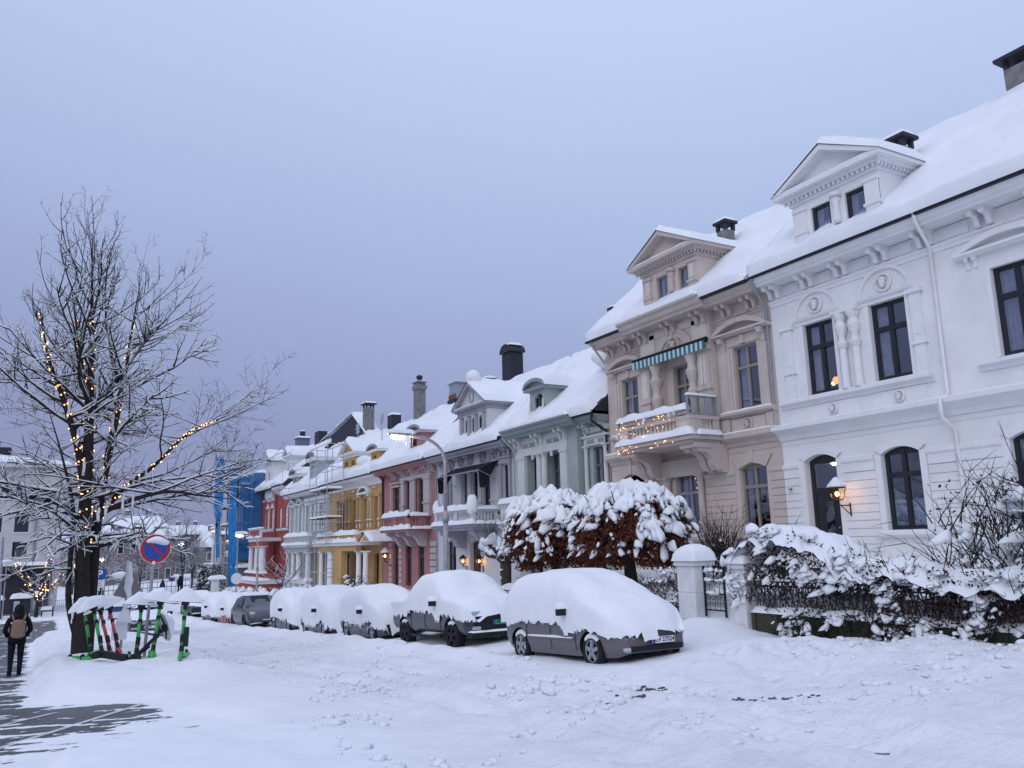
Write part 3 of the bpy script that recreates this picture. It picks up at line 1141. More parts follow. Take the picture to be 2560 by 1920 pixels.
        sn.build('snow', 'snow', dorm, smooth=True)
        return dorm

    def chimney(self, x, y, z0, z1, wx, wy, mats='concrete', cap='flat', snow=0.18):
        mb = MB()
        mb.box(x - wx / 2, x + wx / 2, y - wy / 2, y + wy / 2, z0, z1)
        c = self.part('chimney', mb, mats)
        m2 = MB()
        if cap == 'flat':
            m2.box(x - wx * 0.6, x + wx * 0.6, y - wy * 0.6, y + wy * 0.6, z1, z1 + 0.10)
        elif cap == 'hood':
            for sx in (-1, 1):
                for sy in (-1, 1):
                    m2.box(x + sx * wx * 0.42 - 0.06, x + sx * wx * 0.42 + 0.06, y + sy * wy * 0.42 - 0.06, y + sy * wy * 0.42 + 0.06, z1, z1 + 0.26)
            m2.box(x - wx * 0.72, x + wx * 0.72, y - wy * 0.72, y + wy * 0.72, z1 + 0.26, z1 + 0.36)
        elif cap == 'barrel':
            pts = arc(y, z1 + 0.05, wy * 0.62, wy * 0.5, 0, PI, 10)
            m2.prism_x(pts, x - wx * 0.62, x + wx * 0.62)
        m2.build('chimney_cap', 'tar' if cap != 'flat' else mats, c)
        if snow:
            s2 = MB()
            zt = z1 + {'flat': 0.10, 'hood': 0.36, 'barrel': 0.05 + wy * 0.42, 'none': 0}[cap]
            e = {'flat': 0.6, 'hood': 0.72, 'barrel': 0.5, 'none': 0.5}[cap]
            snow_slab(s2, x - wx * e, x + wx * e, y - wy * e, y + wy * e, zt, snow, 0.2, 0.12, x + y)
            s2.build('snow', 'snow', c, smooth=True)
        return c

    def courses(self, x, spans, zs, gap=0.022, proud=0.028, mats=None, y_end=None):
        """rusticated courses: each block row between two openings is its own stone"""
        for (a, b) in spans:
            for c, d in zip(zs, zs[1:]):
                MB().box(x - proud, x + 0.02, a, b, c + gap * 0.5, d - gap * 0.5).build('stone_course', mats or self.wall, self.o)


SHARED = {}

# ------------------------------------------------------------------ white house
H = House('white_house', 'large white stucco house with black window frames, lit door lantern and gabled dormer', 20, 14, 0.4, 'white_wall', 'white_trim', 'frame_dark')
WY0, WY1 = 6.0, 18.3
door = (16.30, 17.46, 0.9, 4.12)
gw = [(13.64, 14.80, 1.84, 4.06), (10.1, 11.26, 1.84, 4.06)]
uw = [(15.95, 17.06, 5.93, 8.13), (13.55, 14.70, 5.93, 8.13), (10.04, 11.17, 5.90, 8.15)]
mb = MB()
wall_holes(mb, 20, WY0, WY1, -0.6, 9.6, [door] + gw + uw)
for h in [door] + gw:
    arch_fill(mb, 20, h[0], h[1], h[3], 0.17)
mb.poly([(20, WY0, 0.2), (26, WY0, 0.2), (26, WY0, 9.6), (20, WY0, 9.6)])
mb.poly([(20, WY1, 0.2), (20, WY1, 9.6), (26, WY1, 9.6), (26, WY1, 0.2)])
H.part('wall', mb, 'white_wall')
H.room(20, WY0 + 0.1, WY1 - 0.1, 0.9, 4.6)
H.room(20, WY0 + 0.1, WY1 - 0.1, 5.3, 9.2)
zs = [0.85, 1.07, 1.26, 1.47, 1.68, 1.90, 2.12, 2.34, 2.58, 2.79, 3.01, 3.24, 3.48]
H.courses(20, [(17.66, 18.3), (15.02, 16.10), (11.45, 13.42), (6.0, 9.9)], zs)
H.courses(20, [(16.1, 17.66)], [0.62, 0.85])
for a, b in ((17.66, 18.3), (15.02, 16.10), (11.45, 13.42), (6.0, 9.9)):
    H.cornice(20, a, b, [(0.04, 3.50), (0.04, 3.74), (0.09, 3.80), (0.09, 3.90), (0.03, 3.93)], 'impost_moulding')
for h in [door] + gw:      # raised surrounds of the ground-floor openings
    m_ = MB()
    a, b, zt = h[0], h[1], h[3]
    m_.box(19.955, 20.01, a - 0.20, a - 0.005, h[2] - 0.02, zt - 0.17)
    m_.box(19.955, 20.01, b + 0.005, b + 0.20, h[2] - 0.02, zt - 0.17)
    n = 12
    for i in range(n):
        u0, u1 = i / n, (i + 1) / n
        f0 = lambda u: zt - 0.17 * (2 * u - 1) ** 2
        y_0, y_1 = a + (b - a) * u0, a + (b - a) * u1
        Y_0, Y_1 = a - 0.20 + (b - a + 0.4) * u0, a - 0.20 + (b - a + 0.4) * u1
        g0, g1 = zt + 0.20 - 0.22 * (2 * u0 - 1) ** 2, zt + 0.20 - 0.22 * (2 * u1 - 1) ** 2
        m_.poly([(19.955, y_1, f0(u1)), (19.955, y_0, f0(u0)), (19.955, Y_0, g0), (19.955, Y_1, g1)])
        m_.poly([(19.955, Y_0, g0), (20.01, Y_0, g0), (20.01, Y_1, g1), (19.955, Y_1, g1)])
    H.part('window_surround', m_)
for h in gw:
    H.cornice(20, h[0] - 0.30, h[1] + 0.30, [(0.06, 1.62), (0.10, 1.66), (0.20, 1.70), (0.20, 1.78)], 'sill')
    H.slab(19.80, 19.99, h[0] - 0.28, h[1] + 0.28, 1.78, 0.05)
H.cornice(20, WY0, WY1, [(0.02, 4.50), (0.02, 4.515)], 'string_line')
H.cornice(20, WY0, WY1 + 0.02, [(0.05, 4.66), (0.10, 4.80), (0.24, 4.90), (0.40, 4.97), (0.40, 5.10)], 'band_cornice')
H.slab(19.60, 19.99, WY0, WY1, 5.10, 0.045)
# windows
H.window(20, *gw[0], cross=0.66, rise=0.17, fw=0.11, bar=0.10, curtain=False, blind=0.36)
H.window(20, *gw[1], cross=0.66, rise=0.17, fw=0.11, bar=0.10, lit=[(11.3, 3.75, 0.07, 'lamp_warm')])
H.window(20, *uw[0], fw=0.11, bar=0.10, curtain=0.30, lit=[(16.44, 6.34, 0.12, 'room_glow'), (16.52, 6.38, 0.05, 'lamp_warm'), (16.38, 6.33, 0.05, 'lamp_warm'), (16.30, 6.26, 0.06, 'room_glow'), (16.58, 6.26, 0.05, 'lamp_warm'), (17.15, 6.16, 0.10, 'room_dim')])
H.window(20, *uw[1], fw=0.11, bar=0.10, curtain=0.34)
H.window(20, *uw[2], fw=0.11, bar=0.10, curtain=0.42, lit=[(10.75, 6.02, 0.03, 'room_glow'), (10.5, 6.03, 0.03, 'room_glow')])
# door
mb = MB()
mb.box(20.20, 20.27, 16.30, 16.42, 0.9, 4.1)
mb.box(20.20, 20.27, 17.34, 17.46, 0.9, 4.1)
mb.box(20.202, 20.268, 16.42, 17.34, 2.98, 3.14)
mb.box(20.202, 20.268, 16.42, 17.34, 3.86, 4.1)
mb.box(20.215, 20.26, 16.42, 17.34, 0.9, 2.98)
mb.box(20.19, 20.25, 16.50, 16.86, 1.05, 1.55)
mb.box(20.19, 20.25, 16.92, 17.27, 1.05, 1.55)
dr = H.part('door', mb, 'frame_dark')
MB().box(20.23, 20.235, 16.42, 17.34, 3.14, 3.86).build('pane', 'glass', dr)
MB().box(20.205, 20.21, 16.72, 17.02, 1.65, 2.72).build('pane', 'glass', dr)
MB().blob((20.17, 16.55, 1.95), (0.03, 0.03, 0.03), 8, 6).build('handle', 'rim', dr)
# first floor dressings
for (a, b) in ((15.95, 17.06), (13.55, 14.70)):
    yc = (a + b) / 2
    H.cornice(20, a - 0.30, b + 0.30, [(0.03, 8.14), (0.03, 8.22), (0.10, 8.27), (0.13, 8.34)], 'lintel_moulding')
    m_ = MB()
    R = (b - a) / 2 + 0.30
    pts = arc(yc, 8.34, R, 0.80, 0, PI, 22)
    pin = arc(yc, 8.34, R - 0.12, 0.70, 0, PI, 22)
    for i in range(22):
        m_.poly([(19.93, *pts[i]), (19.93, *pts[i + 1]), (19.93, *pin[i + 1]), (19.93, *pin[i])])
        m_.poly([(19.93, *pts[i + 1]), (19.93, *pts[i]), (20.01, *pts[i]), (20.01, *pts[i + 1])])
        m_.poly([(19.93, *pin[i]), (19.93, *pin[i + 1]), (20.01, *pin[i + 1]), (20.01, *pin[i])])
    H.part('blind_arch', m_)
    H.head(19.99, yc, 8.66, 0.24)
for (a, b) in ((15.95, 17.06), (13.55, 14.70), (10.04, 11.17)):
    m_ = MB()
    H.part('window_surround', MB().box(19.97, 20.01, a - 0.13, a - 0.005, 5.9, 8.13))
    H.part('window_surround', MB().box(19.97, 20.01, b + 0.005, b + 0.13, 5.9, 8.13))
H.cornice(20, 12.95, 18.12, [(0.04, 5.62), (0.08, 5.70), (0.19, 5.76), (0.19, 5.85)], 'sill')
H.slab(19.81, 19.99, 12.95, 18.12, 5.85, 0.035)
H.cornice(20, 9.6, 11.7, [(0.04, 5.62), (0.08, 5.70), (0.19, 5.76), (0.19, 5.85)], 'sill')
for (a, b) in ((15.3, 17.1), (13.2, 14.8)):
    m_ = MB()
    m_.box(19.972, 20.01, a, b, 5.18, 5.60)
    H.part('apron_panel', m_)
    H.head(19.96, (a + b) / 2, 5.40, 0.15)
for (yc, w_) in ((17.66, 0.34), (13.22, 0.32)):
    m_ = MB()
    m_.box(19.92, 20.01, yc - w_ / 2, yc + w_ / 2, 5.86, 8.10)
    m_.box(19.87, 20.01, yc - w_ / 2 - 0.06, yc + w_ / 2 + 0.06, 6.68, 6.76)
    m_.box(19.86, 20.01, yc - w_ / 2 - 0.08, yc + w_ / 2 + 0.08, 8.10, 8.22)
    m_.box(19.905, 20.0, yc - w_ / 2 + 0.07, yc + w_ / 2 - 0.07, 6.95, 7.9)
    H.part('pilaster', m_)
for yc in (15.16, 15.60):     # paired corbelled half-columns between the windows
    m_ = MB()
    m_.lathe([(0.12, 5.88), (0.14, 5.95), (0.115, 6.05), (0.105, 7.05), (0.15, 7.10), (0.17, 7.22), (0.11, 7.28), (0.10, 7.45), (0.16, 7.55), (0.19, 7.72), (0.15, 7.80), (0.12, 7.88), (0.20, 8.02), (0.20, 8.10)], 19.90, yc, 12)
    m_.box(19.72, 20.01, yc - 0.22, yc + 0.22, 8.10, 8.2)
    H.part('corbel_column', m_, smooth=True, sharp=35)
H.segment_hood(20, 9.3, 11.95, 8.68, 0.34, 0.14, 0.24)
for yc in (11.68, 11.48, 9.6, 9.8):
    H.bracket(20, yc, 8.56, 0.14, 0.30, 0.10)
# main cornice
H.cornice(20, WY0, WY1, [(0.03, 9.0), (0.03, 9.10), (0.07, 9.14), (0.07, 9.20)], 'frieze_moulding')
H.cornice(20, WY0, WY1 + 0.05, [(0.05, 9.62), (0.62, 9.64), (0.62, 9.70), (0.72, 9.74), (0.80, 9.90), (0.80, 10.0)], 'eaves_cornice')
for yc in (17.98, 16.65, 15.4, 14.05, 12.7, 11.1, 9.7):
    for d_ in (-0.15, 0.15):
        H.bracket(20, yc + d_, 9.63, 0.46, 0.40, 0.13)
H.gutter(19.16, WY0, WY1, 10.02)
for i, (a, b) in enumerate(zip((18.0, 16.8, 15.55, 14.2, 12.85), (16.8, 15.55, 14.2, 12.85, 11.25))):
    H.part('frieze_panel', MB().box(19.975, 20.01, b + 0.30, a - 0.30, 9.26, 9.52))
H.roof_main(WY0, WY1 + 0.12, 19.12, 9.95, 23.8, 14.25, 0.27, holes=[(0.93, 0.30, 0.03, 0.07), (0.90, 0.44, 0.012, 0.06), (0.66, 0.24, 0.02, 0.045), (0.955, 0.1, 0.02, 0.04)])
H.pediment_dormer(13.5, 16.53, 10.0, 11.68, 19.4, 22.6, 0.95, 0.40, 0.40, [(15.15, 15.85, 10.22, 11.42), (13.95, 14.63, 10.22, 11.42)], frame='frame_dark', win_kw=dict(fw=0.10, curtain=0.35))
m_ = MB()
m_.lathe([(0.10, 10.6), (0.12, 10.7), (0.10, 11.2), (0.15, 11.3), (0.12, 11.45), (0.17, 11.35), (0.19, 11.5)], 19.33, 14.89, 10)
H.part('corbel_column', m_, smooth=True)
for yc in (16.23, 13.72):
    m_ = MB()
    m_.box(19.34, 19.42, yc - 0.22, yc + 0.22, 10.1, 11.42)
    m_.box(19.30, 19.42, yc - 0.26, yc + 0.26, 11.42, 11.52)
    m_.box(19.30, 19.42, yc - 0.26, yc + 0.26, 10.72, 10.80)
    H.part('pilaster', m_)
H.chimney(23.9, 11.55, 13.6, 14.95, 0.85, 0.75, 'concrete', 'hood', 0.0)
H.chimney(21.4, 14.1, 12.2, 12.95, 0.5, 0.6, 'concrete', 'hood', 0.14)
H.downpipe([(19.16, 12.45, 9.95), (19.2, 12.45, 9.7), (19.93, 12.62, 9.2), (19.93, 12.62, 5.22), (19.52, 12.60, 5.05), (19.52, 12.60, 4.6), (19.92, 12.55, 4.3), (19.92, 12.50, 0.8)], 0.055, 'white_trim')
H.downpipe([(19.16, 18.2, 9.95), (19.2, 18.25, 9.75), (19.9, 18.40, 9.0), (19.92, 18.42, 5.2)], 0.05, 'zinc')
# number plate
nb = MB().box(19.93, 19.95, 17.98, 18.14, 3.08, 3.24)
pl = H.part('number_plate', nb, 'sign_white')
inst(text_mesh('14', 0.15, 'ink', bold=0.004), 'lettering', (19.927, 18.06, 3.15), pl, rot=(PI / 2, 0, -PI / 2))
m_ = MB()
for i in range(5):
    m_.box(19.955, 19.972, 15.68, 15.80, 1.18 + i * 0.05, 1.20 + i * 0.05)
H.part('vent_grille', m_, 'zinc')
# entrance steps, buried in snow
m_ = MB()
m_.box(18.6, 20.1, 16.0, 17.8, -0.2, 0.88)
H.part('step', m_, 'concrete')
H.slab(18.5, 20.1, 15.95, 17.85, 0.88, 0.22)
m_ = MB().box(18.5, 19.9, 17.85, 18.15, 0.0, 1.35)
H.part('step_wall', m_, 'white_wall')
H.slab(18.4, 19.95, 17.78, 18.2, 1.35, 0.30)
H.finish()


def lantern(x, y, z, s, label, arm='wall', power=12.0, group=None, snow=True):
    """four-sided street lantern on a wall bracket; z = middle of the glass"""
    t = thing('wall_lantern', label, 'lantern', (x, y, z), group)
    mb = MB()
    top, bot, h = 0.17 * s, 0.105 * s, 0.34 * s
    c = [(-1, -1), (1, -1), (1, 1), (-1, 1)]
    for a, b in c:
        mb.tube((x + a * bot, y + b * bot, z - h / 2), (x + a * top, y + b * top, z + h / 2), 0.012 * s, 4)
    for k in range(4):
        a, b = c[k], c[(k + 1) % 4]
        mb.tube((x + a[0] * top, y + a[1] * top, z + h / 2), (x + b[0] * top, y + b[1] * top, z + h / 2), 0.014 * s, 4)
        mb.tube((x + a[0] * bot, y + a[1] * bot, z - h / 2), (x + b[0] * bot, y + b[1] * bot, z - h / 2), 0.014 * s, 4)
    mb.build('cage', 'iron', t)
    mb = MB()
    mb.lathe([(0.20 * s * 1.3, z + h / 2), (0.22 * s * 1.25, z + h / 2 + 0.02), (0.10 * s, z + h / 2 + 0.15 * s), (0.03 * s, z + h / 2 + 0.22 * s)], x, y, 4)
    mb.build('hood', 'iron', t)
    mb = MB()
    for k in range(4):
        a, b = c[k], c[(k + 1) % 4]
        f = 0.97
        mb.poly([(x + a[0] * bot * f, y + a[1] * bot * f, z - h / 2), (x + b[0] * bot * f, y + b[1] * bot * f, z - h / 2), (x + b[0] * top * f, y + b[1] * top * f, z + h / 2), (x + a[0] * top * f, y + a[1] * top * f, z + h / 2)])
    mb.build('pane', 'glass_amber', t)
    MB().blob((x, y, z), (0.055 * s, 0.055 * s, 0.07 * s), 8, 6).build('bulb', 'lamp_warm', t, smooth=True)
    mb = MB()
    mb.tube((x, y, z - h / 2), (x, y, z - h / 2 - 0.16 * s), 0.035 * s, 6)
    mb.tube((x, y, z - h / 2 - 0.15 * s), (19.98, y, z - h / 2 - 0.15 * s), 0.018 * s, 5)
    mb.tube((x + 0.1 * s, y, z - h / 2 - 0.15 * s), (19.98, y, z - h / 2 - 0.42 * s), 0.014 * s, 5)
    mb.tube((19.96, y, z - h / 2 - 0.08 * s), (19.96, y, z - h / 2 - 0.45 * s), 0.02 * s, 5)
    mb.build('bracket_arm', 'iron', t)
    if snow:
        mb = MB()
        mb.lathe([(0.28 * s, z + h / 2 + 0.02), (0.25 * s, z + h / 2 + 0.08 * s), (0.16 * s, z + h / 2 + 0.18 * s), (0.07 * s, z + h / 2 + 0.28 * s), (0.01, z + h / 2 + 0.31 * s)], x, y, 10)
        mb.build('snow', 'snow', t, smooth=True)
    ld = bpy.data.lights.new('lantern_light', 'POINT')
    ld.energy = power
    ld.color = (1.0, 0.55, 0.24)
    ld.shadow_soft_size = 0.08
    lo = bpy.data.objects.new('lantern_light', ld)
    C.objects.link(lo)
    lo.parent = t
    return t


lantern(19.45, 15.95, 2.88, 1.0, 'lit black lantern with snowy cap beside the black door of the white house', power=9)

# ------------------------------------------------------------------ beige house
H = House('beige_house', 'tall beige stucco house with balcony, striped awning and gabled dormer', 20, 22.8, 0.4, 'beige_wall', 'beige_trim', 'frame_beige')
BY0, BY1 = 18.31, 27.38
gwR = (19.02, 20.22, 1.84, 4.12)
gwC = (22.10, 23.45, 1.86, 4.16)
bdr = (25.30, 26.82, 0.9, 4.28)
uL, uC, uR = (25.38, 26.43, 5.93, 8.12), (22.22, 23.24, 5.2, 8.06), (19.02, 20.13, 5.93, 8.10)
mb = MB()
wall_holes(mb, 20, BY0, BY1, -1.0, 9.6, [gwR, gwC, bdr, uL, uC, uR])
for h, r_ in ((gwR, 0.16), (gwC, 0.18), (bdr, 0.28)):
    arch_fill(mb, 20, h[0], h[1], h[3], r_)
mb.poly([(20, BY1, -1.2), (20, BY1, 9.6), (27, BY1, 9.6), (27, BY1, -1.2)])
H.part('wall', mb, 'beige_wall')
# upper part of the gable end
mb = MB()
mb.poly([(20, BY1, 9.6), (23.8, BY1, 14.2), (27.6, BY1, 9.6)])
H.part('gable_wall', mb, 'tar')
# centre bay, 30 cm proud on the first floor
mb = MB()
wall_holes(mb, 19.7, 20.83, 24.75, 5.15, 9.6, [(21.9, 23.6, 5.15, 8.35)], 0.3)
mb.poly([(19.7, 20.83, 5.15), (20, 20.83, 5.15), (20, 20.83, 9.6), (19.7, 20.83, 9.6)])
mb.poly([(19.7, 24.75, 5.15), (19.7, 24.75, 9.6), (20, 24.75, 9.6), (20, 24.75, 5.15)])
H.part('bay', mb, 'beige_trim')
H.room(20, BY0 + 0.1, BY1 - 0.1, 0.9, 4.6)
H.room(20, BY0 + 0.1, BY1 - 0.1, 5.17, 9.2)
zs = [0.85, 1.07, 1.26, 1.47, 1.68, 1.90, 2.12, 2.34, 2.58, 2.79, 3.01, 3.24, 3.48]
spans = [(18.32, 18.86), (20.42, 21.86), (24.2, 25.12), (26.98, 27.36)]
H.courses(20, spans, zs)
for a, b in spans:
    H.cornice(20, a, b, [(0.03, 3.50), (0.03, 3.74), (0.08, 3.80), (0.08, 3.92), (0.02, 3.94)], 'impost_moulding')
for h, r_ in ((gwR, 0.16), (bdr, 0.25)):
    m_ = MB()
    a, b, zt = h[0], h[1], h[3]
    n = 12
    for i in range(n):
        u0, u1 = i / n, (i + 1) / n
        f = lambda u: zt - r_ * (2 * u - 1) ** 2
        g_ = lambda u: zt + 0.36 - (r_ - 0.02) * (2 * u - 1) ** 2
        ya, yb = a + (b - a) * u0, a + (b - a) * u1
        Ya, Yb = a - 0.30 + (b - a + 0.6) * u0, a - 0.30 + (b - a + 0.6) * u1
        m_.poly([(19.95, yb, f(u1)), (19.95, ya, f(u0)), (19.95, Ya, g_(u0)), (19.95, Yb, g_(u1))])
        m_.poly([(19.95, Ya, g_(u0)), (20.01, Ya, g_(u0)), (20.01, Yb, g_(u1)), (19.95, Yb, g_(u1))])
    m_.box(19.91, 20.0, (a + b) / 2 - 0.10, (a + b) / 2 + 0.10, zt + 0.02, zt + 0.46)
    H.part('arch_stones', m_, 'beige_trim')
# columns and entablature around the middle window
H.column(19.86, 23.78, 1.85, 3.95, 0.17)
H.column(19.86, 21.98, 1.85, 3.95, 0.12)
H.part('pilaster', MB().box(19.9, 20.01, 24.0, 24.35, 0.9, 3.9))
H.part('entablature', MB().box(19.78, 20.01, 21.8, 24.05, 3.95, 4.55))
H.cornice(20, 21.75, 23.75, [(0.10, 1.62), (0.14, 1.68), (0.24, 1.72), (0.24, 1.82)], 'sill')
H.part('apron_panel', MB().box(19.93, 20.01, 21.85, 23.6, 1.02, 1.6))
H.slab(19.76, 19.99, 21.8, 22.6, 1.82, 0.10)
H.cornice(20, 18.8, 20.45, [(0.06, 1.66), (0.18, 1.72), (0.18, 1.80)], 'sill')
H.cornice(20, BY0, BY1, [(0.10, 0.85), (0.14, 0.93), (0.14, 1.03)], 'plinth_moulding')
H.slab(19.84, 19.99, BY0 + 2, BY1, 1.03, 0.06)
H.cornice(20, BY0, BY1, [(0.02, 4.52), (0.02, 4.54)], 'string_line')
H.cornice(20, BY0, BY1, [(0.05, 4.72), (0.10, 4.84), (0.26, 4.92), (0.34, 4.98), (0.34, 5.15)], 'band_cornice')
H.slab(19.66, 19.99, BY0 + 0.02, 20.6, 5.15, 0.06)
H.slab(19.66, 19.99, 24.7, BY1, 5.15, 0.07)
H.window(20, *gwR, cross=0.67, rise=0.16, curtain=0.22)
H.window(20, *gwC, cross=0.65, rise=0.18, frame='zinc', curtain=0.22, lit=[(22.80, 2.30, 0.12, 'room_glow'), (22.72, 2.08, 0.15, 'room_dim'), (22.95, 3.55, 0.022, 'bulb'), (22.9, 3.75, 0.022, 'bulb'), (23.0, 3.9, 0.02, 'bulb'), (22.88, 3.4, 0.02, 'bulb')])
H.window(20, *uL, curtain=0.35)
H.window(20, *uC, cross=0.73, curtain=0.25, name='balcony_door')
H.window(20, *uR, curtain=0.35)
mb = MB().box(20.22, 20.28, bdr[0], bdr[1], 0.9, 3.3)
mb.box(20.20, 20.28, bdr[0], bdr[1], 3.3, 3.45)
H.part('door', mb, 'frame_brown')
# upper windows: pilasters, corbels and segmental hoods
for (a, b) in ((uL[0], uL[1]), (uR[0], uR[1])):
    for yv in (a - 0.36, b + 0.36):
        m_ = MB()
        m_.box(19.90, 20.01, yv - 0.14, yv + 0.14, 5.86, 8.0)
        m_.box(19.94, 20.01, yv - 0.26, yv + 0.26, 5.86, 8.0)
        H.part('pilaster', m_)
        H.bracket(20, yv, 8.46, 0.26, 0.46, 0.20)
    H.part('lintel_panel', MB().box(19.95, 20.01, a - 0.2, b + 0.2, 8.14, 8.44))
    H.part('keystone', MB().box(19.88, 20.0, (a + b) / 2 - 0.09, (a + b) / 2 + 0.09, 8.14, 8.44))
    H.segment_hood(20, a - 0.72, b + 0.72, 8.60, 0.40, 0.15, 0.30)
    H.cornice(20, a - 0.66, b + 0.66, [(0.06, 5.68), (0.20, 5.74), (0.24, 5.78), (0.24, 5.86)], 'sill')
    H.slab(19.77, 19.99, a - 0.64, b + 0.64, 5.86, 0.08)
    H.part('apron_panel', MB().box(19.93, 20.01, a - 0.2, b + 0.2, 5.22, 5.62))
    H.head(19.93, (a + b) / 2, 5.42, 0.19)
    for yv in (a - 0.46, b + 0.46):
        m_ = MB().box(19.88, 20.01, yv - 0.19, yv + 0.19, 5.16, 5.66)
        m_.box(19.865, 19.9, yv - 0.11, yv + 0.11, 5.24, 5.58, 0)
        H.part('pedestal', m_)
# blind arch over the balcony door
m_ = MB()
pts, pin = arc(22.75, 8.42, 1.05, 0.92, 0, PI, 24), arc(22.75, 8.42, 0.70, 0.62, 0, PI, 24)
for i in range(24):
    m_.poly([(19.63, *pts[i]), (19.63, *pts[i + 1]), (19.63, *pin[i + 1]), (19.63, *pin[i])])
    m_.poly([(19.63, *pts[i + 1]), (19.63, *pts[i]), (19.71, *pts[i]), (19.71, *pts[i + 1])])
    m_.poly([(19.63, *pin[i]), (19.63, *pin[i + 1]), (19.71, *pin[i + 1]), (19.71, *pin[i])])
m_.box(19.58, 19.71, 22.67, 22.83, 9.0, 9.45)
H.part('blind_arch', m_)
H.head(19.70, 22.75, 8.72, 0.32)
for (a, b) in ((20.95, 21.72), (23.82, 24.62)):
    m_ = MB()
    zt = 9.40
    m_.poly([(19.67, b, 8.5), (19.67, a, 8.5), (19.67, a, zt), (19.67, b, zt)])
    m_.box(19.68, 19.70, a, b, 8.5, zt)
    H.part('spandrel_panel', m_, 'beige_panel')
# corbelled half-columns and pilasters of the balcony door
for yc in (21.75, 23.75):
    m_ = MB()
    m_.lathe([(0.16, 5.16), (0.19, 5.25), (0.15, 5.4), (0.14, 6.55), (0.20, 6.65), (0.22, 6.9), (0.15, 7.0), (0.14, 7.2), (0.20, 7.35), (0.26, 7.58), (0.17, 7.72), (0.16, 7.85), (0.25, 8.1), (0.26, 8.25)], 19.62, yc, 12)
    H.part('corbel_column', m_, smooth=True, sharp=35)
for yc in (21.15, 24.4):
    m_ = MB()
    m_.box(19.58, 19.70, yc - 0.27, yc + 0.27, 5.16, 8.25)
    m_.box(19.53, 19.70, yc - 0.33, yc + 0.33, 6.80, 6.92)
    m_.box(19.50, 19.70, yc - 0.36, yc + 0.36, 8.2, 8.36)
    H.part('pilaster', m_)
    H.part('pilaster_panel', MB().box(19.565, 19.6, yc - 0.16, yc + 0.16, 7.0, 8.1), 'beige_panel')
# balcony
m_ = MB()
m_.box(18.30, 19.70, 20.57, 24.74, 4.99, 5.15)
m_.box(18.42, 19.70, 20.70, 24.62, 4.88, 4.99)
bal = H.part('balcony_floor', m_)
for yc in (21.02, 24.30):
    m_ = MB()
    for d_ in (-0.2, 0.2):
        prof = [(19.98, 4.88), (18.60, 4.88), (18.60, 4.70), (18.72, 4.58), (18.95, 4.60), (19.15, 4.52), (19.28, 4.36), (19.32, 4.16), (19.45, 3.98), (19.62, 4.0), (19.72, 3.92), (19.98, 3.92)]
        m_.prism_y(prof, yc + d_ - 0.15, yc + d_ + 0.15)
    m_.box(18.52, 19.2, yc - 0.40, yc + 0.40, 4.72, 4.88)
    H.part('console', m_)
m_ = MB()
m_.box(18.36, 18.60, 20.66, 24.66, 5.68, 5.80)
m_.box(18.60, 19.70, 20.66, 20.90, 5.68, 5.80)
m_.box(18.60, 19.70, 24.42, 24.66, 5.68, 5.80)
m_.box(18.40, 18.56, 20.70, 24.62, 5.15, 5.22)
m_.box(18.56, 19.70, 20.70, 20.86, 5.15, 5.22)
H.part('handrail', m_)
for (a, b) in ((20.68, 21.35), (24.05, 24.64)):
    H.part('balcony_pier', MB().box(18.37, 18.62, a, b, 5.16, 5.68))
    H.part('pier_panel', MB().box(18.355, 18.38, a + 0.14, b - 0.14, 5.24, 5.60), 'beige_panel')
H.part('balcony_pier', MB().box(18.62, 18.95, 20.69, 20.87, 5.16, 5.68))
H.part('balcony_pier', MB().box(19.45, 19.70, 20.69, 20.87, 5.16, 5.68))
H.balusters((18.48, 21.45), (18.48, 23.95), 5.22, 5.68, 12, 0.085)
H.balusters((19.0, 20.78), (19.42, 20.78), 5.22, 5.68, 3, 0.085)
m_ = MB()
m_.box(18.40, 18.46, 20.75, 24.62, 5.86, 6.02)
m_.box(18.40, 19.6, 24.56, 24.62, 5.86, 6.02)
for yv in (20.8, 22.1, 23.4, 24.55):
    m_.box(18.42, 18.47, yv - 0.03, yv + 0.03, 5.8, 5.88)
H.part('parapet_board', m_)
m_ = MB()
for (a, b, c_, d_) in ((18.38, 19.70, 5.82, 5.88), (18.38, 19.70, 6.42, 6.48)):
    m_.box(a, b, 20.74, 20.80, c_, d_)
m_.box(18.38, 18.44, 20.74, 20.80, 5.88, 6.42)
m_.box(19.64, 19.70, 20.74, 20.80, 5.88, 6.42)
scr = H.part('wind_screen', m_, 'zinc')
MB().box(18.44, 19.64, 20.765, 20.775, 5.88, 6.42).build('pane', 'glass_clear', scr)
H.slab(18.36, 19.70, 20.70, 20.84, 6.48, 0.10)
H.slab(18.28, 18.66, 20.80, 24.72, 6.0, 0.26)
H.slab(18.60, 19.70, 24.50, 24.75, 6.0, 0.14)
H.slab(18.22, 18.60, 20.52, 24.78, 5.14, 0.27)
H.slab(18.6, 19.70, 20.48, 20.72, 5.14, 0.20)
H.slab(18.6, 19.7, 20.9, 24.4, 5.15, 0.35)
# awning, rolled in, with striped valance
m_ = MB()
m_.sweep([(19.42, 20.72, 8.50), (19.42, 24.82, 8.50)], 0.10, 8)
aw = H.part('awning', m_, 'awn_dark')
n = 34
for i in range(n):
    a, b = 20.75 + (24.8 - 20.75) * i / n, 20.75 + (24.8 - 20.75) * (i + 1) / n
    m_ = MB()
    m_.box(19.335, 19.345, a, b, 8.17, 8.46)
    m_.build('valance_stripe', 'awn_teal' if i % 2 == 0 else 'awn_white', aw)
H.part('awning_crank', MB().tube((19.40, 20.95, 8.4), (19.35, 20.95, 6.2), 0.012, 5), 'zinc')
